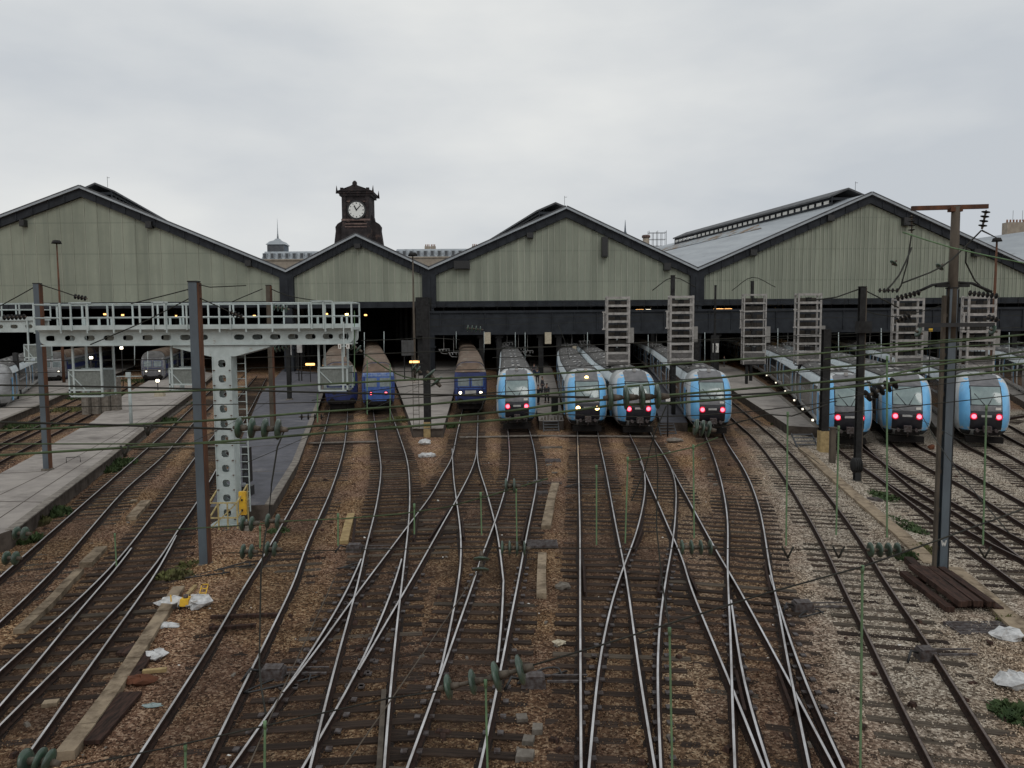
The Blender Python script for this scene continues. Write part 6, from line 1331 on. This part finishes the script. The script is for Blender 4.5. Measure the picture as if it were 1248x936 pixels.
for (p, q, w, mt, lab) in (((238, 714), (228, 726), .1, 'wood_tan', 'thin orange stick beside the right white sack'), ((170, 819), (203, 816), .1, 'wood_tan', 'pale stick left of the lower left tracks'), ((150, 798), (170, 786), .4, 'wood_dark', 'dark slab beside the long tan trough, upper'), ((108, 905), (160, 845), .45, 'wood_dark', 'long dark rusty plate beside the long tan trough'), ((160, 828), (180, 795), .3, 'wood_dark', 'dark board next to the torn paper'), ((257, 752), (338, 749), .12, 'wood_dark', 'dark bar lying across the left centre track'), ((255, 766), (312, 762), .12, 'wood_dark', 'second dark bar across the left centre track'), ((433, 630), (430, 664), .09, 'rail_rust', 'dark short rail left of the crossing switch'), ((500, 936), (470, 845), .12, 'mast_rust', 'brown spare rail between the lower centre tracks') if False else ((462, 940), (468, 842), .1, 'mast_brown', 'brown guard rail beside the lower centre track'), ((480, 760), (470, 790), .0, 'x', 'x')):
    if mt == 'x': continue
    a, b = G(*p, -.1), G(*q, -.1); m = MB(); m.beam(a, b, w, .08); m.build('bar' if w < .2 else 'board', mt, label=lab, cat='bar' if w < .2 else 'board')
# check rails next to the frogs
for pts, lab in (([(511, 616), (504, 655)], 'left rail'), ([(523, 655), (545, 622), (552, 612)], 'a'), ([(454, 628), (452, 655)], 'b'), ([(563, 630), (565, 653)], 'c'), ([(644, 622), (636, 658)], 'd'), ([(711, 683), (713, 720)], 'e'), ([(808, 685), (802, 720)], 'f'), ([(833, 682), (850, 718)], 'g'), ([(932, 683), (939, 718)], 'h'), ([(783, 643), (773, 668)], 'i'), ([(897, 815), (908, 863)], 'k'), ([(948, 815), (966, 862)], 'l')):
    rail_mesh(crom([G(*p) for p in pts], .8), -.03).build('check_rail', ['rail_rust', 'rail_rust'], label='short rusty check rail bolted inside a crossing', cat='rail', group='check rails at the crossings')
# point machines, boxes, stairs, lids
def point_machine(px, py, lab, w=.55):
    c = G(px, py, -.2); r = empty('point_machine', c, lab, 'point machine', 'point machines beside the switches'); m = MB(); m.cb((c.x, c.y, -.2), w, .38, .22, ch=.12); m.cb((c.x, c.y, .02), w*.75, .3, .05); m.build('housing', 'plate_iron', r)
    m = MB(); m.beam((c.x+.3, c.y, -.1), (c.x+1.2, c.y, -.1), .06, .04); m.beam((c.x+.2, c.y+.25, -.08), (c.x+1.2, c.y+.25, -.08), .05, .03); m.build('throw_rod', 'plate_iron', r)
    m = MB(); m.tube([(c.x-w/2, c.y, -.05), (c.x-w/2-.2, c.y-.1, .05), (c.x-w/2-.35, c.y-.25, -.17)], .03, 6); m.build('cable', 'black_paint', r)
point_machine(333, 826, 'brown point machine left of the crossing rails, bottom centre left'); point_machine(650, 836, 'point machine beside the nearest insulator'); point_machine(978, 744, 'small point machine on the pale ballast right of the branch'); point_machine(1128, 803, 'flat box between the rails of the pale ballast track', .4); point_machine(432, 672, 'dark point machine left of the royal blue train switch'); point_machine(655, 592, 'point machine beside the upper link track', .45)
def steps(px, py, z1, lab, w=1.0, n=4):
    c = G(px, py, -.2); r = empty('platform_steps', c, lab, 'steps', 'short metal steps at the platform ends'); m = MB()
    for i in range(n): m.box(c.x-w/2, c.x+w/2, c.y+i*.26, c.y+i*.26+.22, -.2+(z1+.2)*(i+1)/n-.04, -.2+(z1+.2)*(i+1)/n)
    m.build('tread', 'shed_steel_light', r); m = MB()
    for s in (-1, 1): m.beam((c.x+s*w/2, c.y-.05, -.2), (c.x+s*w/2, c.y+n*.26, z1), .06, .12)
    m.build('stringer', 'shed_steel_light', r)
steps(672, 527, .5, 'steps at the narrow central platform between red and yellow lit trains', 1.1); steps(815, 531, .5, 'steps at the dark platform left of the lone train', 1.1); steps(984, 545, .5, 'steps at the end of the wide pale platform', 1.3)
m = MB(); p = G(690, 490, .5); m.cb((G(676, 505, .5).x, G(676, 505, .5).y, .5), .5, .7, 1.4); m.build('platform_cabinet', 'mast_dark', label='dark cabinet at the end of the narrow central platform', cat='cabinet')
c = G(672, 512, .5); m = MB()
for k in range(7): m.cb((c.x-.7+k*.24, c.y+.1, .5), .14, .3, .18+.1*(k % 3))
m.build('bollard_row', 'concrete_grey', label='row of small pale blocks on the end of the narrow central platform', cat='blocks')
for px, py, z, w, lab in ((195, 483, .5, .9, 'pale box on the end of the long left platform'), (872, 421, 4.2, 0, '')):
    if w: c = G(px, py, z); m = MB(); m.cb((c.x, c.y, z), w, .6, .55, ch=.03); m.cb((c.x, c.y, z+.55), w+.06, .66, .04); m.build('platform_box', 'sign_beige', label=lab, cat='box')
# white figure plate on the post in the wide platform
d = 92; c = D(872, 424, d); zf = .5; r = empty('platform_sign', (c.x, d, zf), 'white number plate on a dark post at the head of the wide pale platform', 'sign')
m = MB(); m.box(c.x-.35, c.x+.35, d-.12, d-.08, c.z-.55, c.z+.55); m.build('plate', 'sign_white', r); m = MB(); m.box(c.x-.45, c.x+.45, d, d+.5, zf, c.z+1.5); m.build('post', 'mast_dark', r)
m = MB()
for dz in (-.13, .13): m.tube([(c.x+.13*math.cos(t), d-.13, c.z+dz+.13*math.sin(t)) for t in np.linspace(0, 2*math.pi, 13)], .03, 4)
m.build('figure', 'black_paint', r)
for px, py, d, lab in ((814, 487, 52, 'small white plate on a post left of the lone train'), (1134, 402, 60, 'yellow marker under the footbridge at the right')):
    c = D(px, py, d); m = MB(); m.box(c.x-.15, c.x+.15, d-.05, d-.02, c.z-.12, c.z+.12); r = empty('track_sign', (c.x, d, .0), lab, 'sign'); m.build('plate', 'sign_white' if px == 814 else 'yellow_paint', r); m = MB(); m.tube([(c.x, d, -.2), (c.x, d, c.z+.1)], .05, 6); m.build('post', 'mast_dark', r)
# slim grey signal post on the long left platform, dark signals
c = G(160, 518, .5); r = empty('signal_post', c, 'slim grey green signal post with side arms on the long left platform', 'signal'); zt = D(158, 457, c.y).z; m = MB(); m.tube([(c.x, c.y, .5), (c.x, c.y, zt)], .1, 8, rs=[.13, .1]); m.tube([(c.x-.9, c.y, zt-.1), (c.x+.9, c.y, zt-.1)], .03, 5); m.build('post', 'gantry_grey', r)
m = MB(); m.cb((c.x, c.y-.1, zt-.15), .3, .2, .35); m.build('head', 'gantry_grey', r)
for px, py0, py1, w, lab in ((22, 430, 486, .55, 'tall dark signal on the far left platform'), (303, 545, 615, .4, 'dark signal post right of the perforated column')):
    z0 = .5 if px < 100 else .0; c = G(px, py1 if px < 100 else 617, z0); r = empty('signal_post', c, lab, 'signal'); zt = D(px, py0, c.y).z; m = MB(); m.tube([(c.x, c.y, z0), (c.x, c.y, zt*.5)], .09, 8); m.build('post', 'mast_dark', r); m = MB(); m.cb((c.x, c.y, zt*.42), w*.8, .35, zt*.58, ch=.06); m.cb((c.x, c.y, z0+.4), w, .45, .5); m.build('head', 'black_paint', r)
    m = MB(); [m.tube([(c.x, c.y-.24, zt*.55+k*.35), (c.x, c.y-.17, zt*.55+k*.35)], .09, 10) for k in range(3)]; m.build('lens', 'far_window', r)
# thin handrails / hoops
c = G(90, 562, .5); m = MB(); p, q = G(81, 564, .5), G(98, 563, .5); up = Vector((0, 0, .28)); m.tube([p, p+up, q+up, q], .02, 6); m.build('platform_hoop', 'mast_dark', label='low black hoop on the long left platform', cat='hoop')
# weeds: tufts of real blades
def weeds(px, py, rx, ry, n, mt, lab, h=.28, z=-.2, seed=0):
    c = G(px, py, z); r_ = random.Random(seed+px); m = MB()
    for i in range(n):
        a = r_.uniform(0, 6.28); q = math.sqrt(r_.random()); x = c.x+rx*q*math.cos(a); y = c.y+ry*q*math.sin(a); hh = h*r_.uniform(.4, 1.1)*(1.1-q*.6); w = r_.uniform(.02, .06); t = r_.uniform(0, 3.14); lx, ly = r_.uniform(-.15, .15), r_.uniform(-.15, .15)
        dx, dy = w*math.cos(t), w*math.sin(t); m.add([(x-dx, y-dy, z), (x+dx, y+dy, z), (x+lx*.5+dx*1.3, y+ly*.5+dy*1.3, z+hh*.6), (x+lx*.5-dx*1.3, y+ly*.5-dy*1.3, z+hh*.6), (x+lx, y+ly, z+hh)], [(0, 1, 2, 3), (3, 2, 4)])
    m.build('weeds', mt, label=lab, cat='weeds', kind='stuff')
for i, (px, py, rx, ry, n, mt, h) in enumerate(((145, 566, .9, 1.3, 500, 'leaf_green', .4), (128, 575, .8, .8, 300, 'leaf_green', .35), (60, 628, .9, .8, 450, 'leaf_green', .45), (42, 640, .5, .6, 300, 'leaf_dry', .5), (28, 660, .6, .6, 300, 'leaf_green', .4), (196, 515, 1.4, 2.0, 500, 'leaf_green', .5), (218, 493, 1.2, 2, 300, 'leaf_green', .4), (120, 485, 3.5, 3, 900, 'leaf_green', .4), (95, 500, 3, 2, 500, 'leaf_dry', .4), (25, 520, 3, 2, 600, 'leaf_green', .4), (160, 465, 4, 4, 600, 'leaf_green', .4), (212, 703, .6, .5, 260, 'leaf_dry', .25), (232, 690, .5, .4, 120, 'leaf_dry', .2),
    (490, 512, 1.6, 2.0, 500, 'leaf_dry', .3), (478, 522, 1, 1, 200, 'leaf_green', .2), (545, 520, .8, 1.2, 300, 'leaf_green', .35), (835, 522, 1.2, .5, 500, 'leaf_green', .5), (845, 526, .8, .4, 200, 'leaf_dry', .5), (1100, 640, .5, 1.6, 350, 'leaf_green', .18), (1075, 605, .6, 1.2, 250, 'leaf_green', .16), (1125, 672, .5, .8, 250, 'leaf_dry', .25), (1105, 682, .35, .5, 250, 'leaf_green', .35), (1243, 873, .5, .5, 400, 'leaf_green', .2), (1228, 760, .3, .3, 150, 'leaf_dry', .25), (955, 518, 1, .5, 300, 'leaf_green', .3), (340, 648, .4, .4, 150, 'leaf_green', .15))):
    weeds(px, py, rx, ry, n, mt, 'patch of %s weeds %s' % ('dry' if mt == 'leaf_dry' else 'green', ['beside the long left platform, biggest', 'under the platform edge, left', 'at the lower left platform edge', 'dry tuft at the lower left platform end', 'beside the left edge disc insulators', 'upper left beside the platform coping', 'near the cage left of the blue grey mast', 'between the far left tracks', 'between the far left tracks, drier', 'at the left edge between the tracks', 'beyond the slim signal post', 'near the foot of the blue grey mast', 'right at the blue grey mast foot', 'before the royal blue train', 'right of the royal blue train track', 'beside the central pale platform end', 'at the steps left of the lone train', 'drier, beside those steps', 'along the lower tan trough', 'along the upper tan trough', 'beside the right mast foot', 'at the timber stack end', 'in the right edge corner', 'by the iron grating', 'at the wide pale platform end', 'below the gantry foot'][i]), h=h, seed=i)
# dark switch plates: slide chairs beside the point blades
for pts, lab in (([(404, 700), (440, 672)], 'w6'),):
    pass
for key, y0, y1 in (('X', 11, 30), ('Y', 14, 24), ('V', 13, 24), ('U2', 15, 24), ('Q', 13, 26)):
    m = MB()
    for p in centre[key]:
        if y0 < p.y < y1:
            for s in (-.86, -.58, .58, .86): m.cb((p.x+s, p.y, -.168), .12, .14, .035)
    if m.v: m.build('rail_chairs', 'plate_iron', label={'X': 'iron rail chairs along the lower left branch', 'Y': 'iron rail chairs along the diagonal crossing track', 'V': 'iron rail chairs beside the near insulator', 'U2': 'iron rail chairs at the bottom right switch', 'Q': 'iron rail chairs on the track bending back left'}[key], cat='rail chairs', kind='stuff')
# ------------------------------------------------------------ people on the platforms
def skinned(name, verts, edges, radii, mt, par, base):
    me = bpy.data.meshes.new(name); me.from_pydata([(v[0], v[1], v[2]) for v in verts], edges, []); o = bpy.data.objects.new(name, me); COL.objects.link(o); o.parent = par
    md = o.modifiers.new('skin', 'SKIN'); 
    for i, r_ in enumerate(radii): me.skin_vertices[0].data[i].radius = (r_[0], r_[1]) if isinstance(r_, tuple) else (r_, r_)
    me.skin_vertices[0].data[0].use_root = True
    sb = o.modifiers.new('sub', 'SUBSURF'); sb.levels = 1; sb.render_levels = 2; me.materials.append(M(mt)); return o
def person(loc, rz, lab, coat='cloth_black', trousers='cloth_black', stride=.12, h=1.75):
    r = empty('person', loc, lab, 'person', None, rz); s = h/1.75
    V, E, Rr = [(0, 0, .95), (0, 0, 1.15), (0, 0, 1.38), (0, 0, 1.5), (0, -.01, 1.62), (0, -.01, 1.7)], [(0, 1), (1, 2), (2, 3), (3, 4), (4, 5)], [(.14, .1), (.13, .09), (.15, .1), .05, (.075, .09), (.07, .085)]
    for sx, st in ((-1, stride), (1, -stride)):
        b = len(V); V += [(sx*.1, 0, .9), (sx*.11, -st*.6, .5), (sx*.11, -st+.03, .08), (sx*.12, -st-.12, .03)]; E += [(0, b), (b, b+1), (b+1, b+2), (b+2, b+3)]; Rr += [.085, .06, .042, .035]
        b = len(V); V += [(sx*.19, 0, 1.4), (sx*.24, st*.4, 1.13), (sx*.25, st-.04, .88), (sx*.25, st-.06, .8)]; E += [(2, b), (b, b+1), (b+1, b+2), (b+2, b+3)]; Rr += [.055, .043, .028, (.02, .035)]
        w = b+3
        for k in range(4): b = len(V); V += [(sx*.25, st-.09+.02*k, .75), (sx*.245, st-.09+.02*k, .70+.008*abs(k-1.5))]; E += [(w, b), (b, b+1)]; Rr += [.008, .007]
        b = len(V); V += [(sx*.235, st-.1, .79), (sx*.23, st-.115, .75)]; E += [(w, b), (b, b+1)]; Rr += [.009, .008]
    V = [(a*s, b*s, c*s) for a, b, c in V]; skinned('body', V, E, Rr, 'skin', r, None)
    V, E, Rr = [(0, 0, .88), (0, 0, 1.15), (0, 0, 1.4), (0, 0, 1.48)], [(0, 1), (1, 2), (2, 3)], [(.18, .13), (.16, .12), (.18, .125), .07]
    for sx, st in ((-1, stride), (1, -stride)): b = len(V); V += [(sx*.2, 0, 1.4), (sx*.245, st*.4, 1.13), (sx*.255, st-.04, .88)]; E += [(2, b), (b, b+1), (b+1, b+2)]; Rr += [.075, .062, .05]
    skinned('coat', [(a*s, b*s, c*s) for a, b, c in V], E, Rr, coat, r, None)
    V, E, Rr = [(0, 0, .93)], [], [(.15, .115)]
    for sx, st in ((-1, stride), (1, -stride)): b = len(V); V += [(sx*.1, 0, .86), (sx*.11, -st*.6, .5), (sx*.11, -st+.03, .1)]; E += [(0, b), (b, b+1), (b+1, b+2)]; Rr += [.1, .078, .065]
    skinned('trousers', [(a*s, b*s, c*s) for a, b, c in V], E, Rr, trousers, r, None)
    m = MB(); rings = []
    for j in range(5): ph = .02+1.5*j/4; rings.append([(.098*math.sin(ph)*math.cos(t)*s, (-.0+.118*math.sin(ph)*math.sin(t))*s+.012, (1.68+.112*math.cos(ph))*s) for t in [2*math.pi*k/12 for k in range(12)]])
    m.loft([q[::-1] for q in rings], cap0=False); o = m.build('hair', 'hair', ROOT0); o.parent = r
    m = MB(); [m.cb((sx*.12*s, (-st-.05)*s, 0), .1, .27, .08, ch=.15) for sx, st in ((-1, stride), (1, -stride))]; o = m.build('shoes', 'black_paint', ROOT0); o.parent = r
person(G(656, 493, .5), .3, 'person in black walking beside the red lit train, nearest', stride=.16); person(G(666.5, 491, .5), -.4, 'person in dark clothes in the middle of the narrow central platform', 'cloth_grey', 'cloth_black')
person(G(655, 467, .5), 2.9, 'person in blue grey coat farther up the narrow central platform', 'cloth_blue', 'cloth_black'); person(G(651, 459, .5), 0, 'farthest person on the narrow central platform', 'cloth_grey', 'cloth_blue'); person(G(882.5, 447, .5), .6, 'person in dark clothes on the wide pale platform', 'cloth_black', 'cloth_grey')
person(G(661, 480, .5), 1.2, 'person in grey coat turned sideways on the narrow central platform', 'cloth_grey', 'cloth_grey')
# fine overhead lines across the middle distance, at the height of the hall girders
for i, (pts, lab) in enumerate((
    ([(-20, 441, 40), (300, 436, 42), (620, 425, 44), (900, 412, 48), (1270, 398, 52)], 'thin far span wire level with the train roofs'),
    ([(505, 390, 80), (700, 386, 82), (900, 381, 84), (1000, 377, 86)], 'thin wire in front of the footbridge, upper'),
    ([(520, 398, 75), (760, 392, 78), (960, 388, 80), (1270, 384, 84)], 'thin wire in front of the footbridge, lower'),
    ([(1005, 424, 14), (1130, 416, 14), (1270, 406, 14)], 'green wire over the pale roofs at the right'),
    ([(1005, 438, 13), (1130, 425, 13), (1270, 417, 13)], 'second green wire over the pale roofs at the right'),
    ([(1050, 378, 38), (1090, 386, 38), (1150, 372, 36)], 'sagging wire between the dark mast and the tall right mast'),
    ([(440, 415, 40), (480, 414, 40), (515, 412, 40), (560, 414, 42)], 'level wire above the royal blue train'),
    ([(600, 436, 46), (680, 433, 46), (740, 428, 46)], 'level wire above the central train roofs'),
    ([(380, 488, 22), (500, 470, 24), (600, 462, 26)], 'faint wire across the front of the blue trains'),
    ([(680, 396, 60), (690, 420, 60), (694, 438, 60)], 'hanging loop left of the yellow lit train'))):
    wire(pts, .016 if pts[0][2] > 30 else .009, lab, 'wire_green' if 'green' in lab else 'wire_dark')
for i, (px, py0, py1, d) in enumerate(((556, 404, 425, 100), (590, 404, 430, 95), (628, 405, 430, 90), (640, 405, 440, 85), (716, 405, 425, 80), (752, 408, 440, 70), (790, 408, 432, 80), (859, 405, 442, 75), (948, 400, 430, 70), (1022, 405, 440, 60), (1074, 400, 440, 55), (1230, 405, 440, 60), (444, 405, 436, 60), (468, 404, 430, 62), (236, 420, 470, 50), (180, 428, 452, 60), (164, 420, 445, 60))):
    a, b = D(px, py0, d), D(px, py1, d); m = MB(); m.tube([a, b], .028, 4); m.build('dropper_rod', 'gantry_grey', label='thin grey upright rod among the wires before the halls', cat='rod', group='thin grey rods before the halls')
# joints and duct lines on the long left platform
for pts, lab in (([(0, 603), (52, 578), (100, 553), (165, 516), (230, 478)], 'a'), ([(0, 631), (55, 594), (105, 562), (170, 520), (232, 481)], 'b')):
    m = MB(); c = crom([G(*p, .506) for p in pts], 2); [m.beam(a, b, .035, .006) for a, b in zip(c, c[1:])]; m.build('platform_joint', 'platform_side', kind='structure')
for a, b in (((0, 577), (60, 574)), ((0, 611), (52, 612)), ((70, 546), (140, 548)), ((120, 521), (180, 518)), ((150, 500), (200, 498)), ((300, 545), (372, 540)), ((293, 575), (352, 574)), ((318, 510), (382, 508)), ((495, 490), (549, 489)), ((500, 506), (545, 505)), ((488, 472), (553, 471)), ((905, 485), (930, 478)), ((930, 500), (966, 494)), ((880, 465), (905, 460))):
    m = MB(); p, q = G(*a, .506), G(*b, .506); m.beam(p, q, .05, .006); m.build('platform_joint', 'platform_edge' if a[0] % 2 else 'platform_side', kind='structure')
# scattered chips, splinters and scraps
for mt, n, lab, lo, hi in (('sign_white', 90, 'tiny pale scraps of paper scattered over the tracks', .03, .07), ('wood_dark', 260, 'dark splinters and clods scattered over the tracks', .05, .16), ('concrete_grey', 160, 'grey stones and broken concrete bits lying about', .04, .1)):
    m = MB(); r_ = random.Random(n)
    for i in range(n):
        y = 11+r_.random()**1.4*38; x = (r_.random()-.5)*1.4*y; s = r_.uniform(lo, hi); z = float(samp(Zg, x, y)); m.cb((x, y, z-.01), s*r_.uniform(.6, 2.4), s, s*r_.uniform(.3, .7), rz=r_.random()*3, ch=.3)
    m.build('scraps', mt, label=lab, cat='litter', kind='stuff')
# oily black patches of timber and cable around the switches
for px, py, w, lab in ((348, 832, 1.0, 'dark cable loop by the bottom left centre point machine'), (663, 824, .8, 'dark cable loop right of the nearest insulator'), (990, 748, .6, 'dark cable curl on the pale ballast'), (700, 592, .7, 'dark cable curl by the central trough'), (430, 690, .6, 'dark cable curl left of the crossing switch'), (255, 700, .8, 'dark cable tangle at the foot of the blue grey mast'), (290, 690, .7, 'second cable tangle right of the blue grey mast')):
    c = G(px, py, -.13); m = MB(); m.tube(crom([c+Vector((w*math.cos(t)*(.5+.08*t), .5*w*math.sin(t*1.3), .03*math.sin(t*2))) for t in np.linspace(0, 5.5, 9)], .12), .022, 6); m.build('cable', 'black_paint', label=lab, cat='cable')
trough([(20, 656), (75, 613), (140, 562), (190, 521), (234, 489)], .3, 'grey cable ledge hugging the right side of the long left platform', 'concrete_grey')
for px, py, lab in ((669, 568, 'pale slab'), (676, 578, 'b'), (858, 560, 'c'), (866, 580, 'd'), (872, 592, 'e'), (636, 878, 'f'), (644, 905, 'g'), (640, 925, 'h'), (655, 892, 'i'), (163, 612, 'j'), (145, 832, 'k'), (62, 860, 'l')):
    c = G(px, py, -.2); m = MB(); m.cb((c.x, c.y, -.2), random.uniform(.2, .34), random.uniform(.2, .3), random.uniform(.07, .12), rz=random.uniform(-.3, .3), ch=.06); m.build('concrete_block', 'concrete_grey' if px > 630 else 'concrete_tan', label='small worn concrete block lying between the tracks', cat='concrete block', group='concrete blocks between the tracks')
for i, (pts, lab) in enumerate((
    ([(-20, 497, 13), (200, 494, 13), (420, 489, 13), (640, 476, 13), (900, 458, 14), (1270, 436, 15)], 'faint dark wire between the first two green spans'),
    ([(360, 455, 30), (520, 452, 30), (700, 446, 30), (860, 440, 30)], 'thin dark wire over the noses of the central trains'),
    ([(560, 426, 50), (700, 421, 50), (880, 415, 50), (1100, 408, 50)], 'thin wire over the far train roofs'),
    ([(640, 503, 12), (780, 508, 12), (900, 503, 12), (1020, 489, 12)], 'thin wire below the lamps of the central right trains'),
    ([(1010, 487, 14), (1130, 470, 14), (1270, 456, 14)], 'thin wire across the right train windscreens'),
    ([(1010, 505, 12), (1120, 494, 12), (1270, 478, 12)], 'thin wire across the right train lamps'),
    ([(0, 455, 36), (150, 452, 36), (330, 448, 36), (400, 446, 36)], 'thin wire behind the hanging cages'),
    ([(408, 704, 8), (380, 765, 6.5), (340, 850, 5.2), (296, 950, 4.4)], 'pale contact wire slanting to the lower left'),
    ([(582, 696, 8), (540, 760, 6.6), (480, 848, 5.2), (405, 955, 4.4)], 'pale contact wire left of the nearest insulator'),
    ([(1120, 500, 18), (1143, 540, 15), (1180, 590, 12), (1230, 650, 9)], 'thin wire slanting behind the tall right mast'))):
    wire(pts, .011 if pts[0][2] > 25 else (.004 if pts[0][2] < 10 else .006), lab, 'mast_brown' if 'pale' in lab else 'wire_dark')
for i, (px, py, d, w, h, mt, lab) in enumerate(((497, 424, 100, 1.6, 2.0, 'hall_steel', 'dark cabin with pale frames behind the central platform head'), (352, 426, 96, .6, 1.4, 'roof_light', 'pale panel on the dark left platform'), (365, 424, 98, .6, 1.2, 'roof_light', 'second pale panel on the dark left platform'), (240, 430, 100, 1.2, 1.6, 'hall_steel', 'grey cabin behind the blue grey mast'), (625, 420, 112, 1.2, 1.2, 'hall_steel', 'grey box hanging behind the footbridge, centre'), (700, 426, 104, .5, 1.0, 'sign_beige', 'small beige plate beside the yellow lit train roof'))):
    c = D(px, py, d); zb2 = .5 if px < 600 else None; r = empty('service_cabin', (c.x, d, .5), lab, 'cabin'); m = MB(); m.cb((c.x, d, c.z-h/2), w, .3, h); [m.cb((c.x+q*w, d-.17, c.z-h*.4), .05, .04, h*.8) for q in (-.35, 0, .35)]; m.build('wall', mt, r)
    m = MB(); m.cb((c.x-w*.3, d, .4), .12, .12, c.z-h/2-.4); m.build('leg', 'mast_dark', r); m = MB(); m.cb((c.x+w*.3, d, .4), .12, .12, c.z-h/2-.4); m.build('leg', 'mast_dark', r)
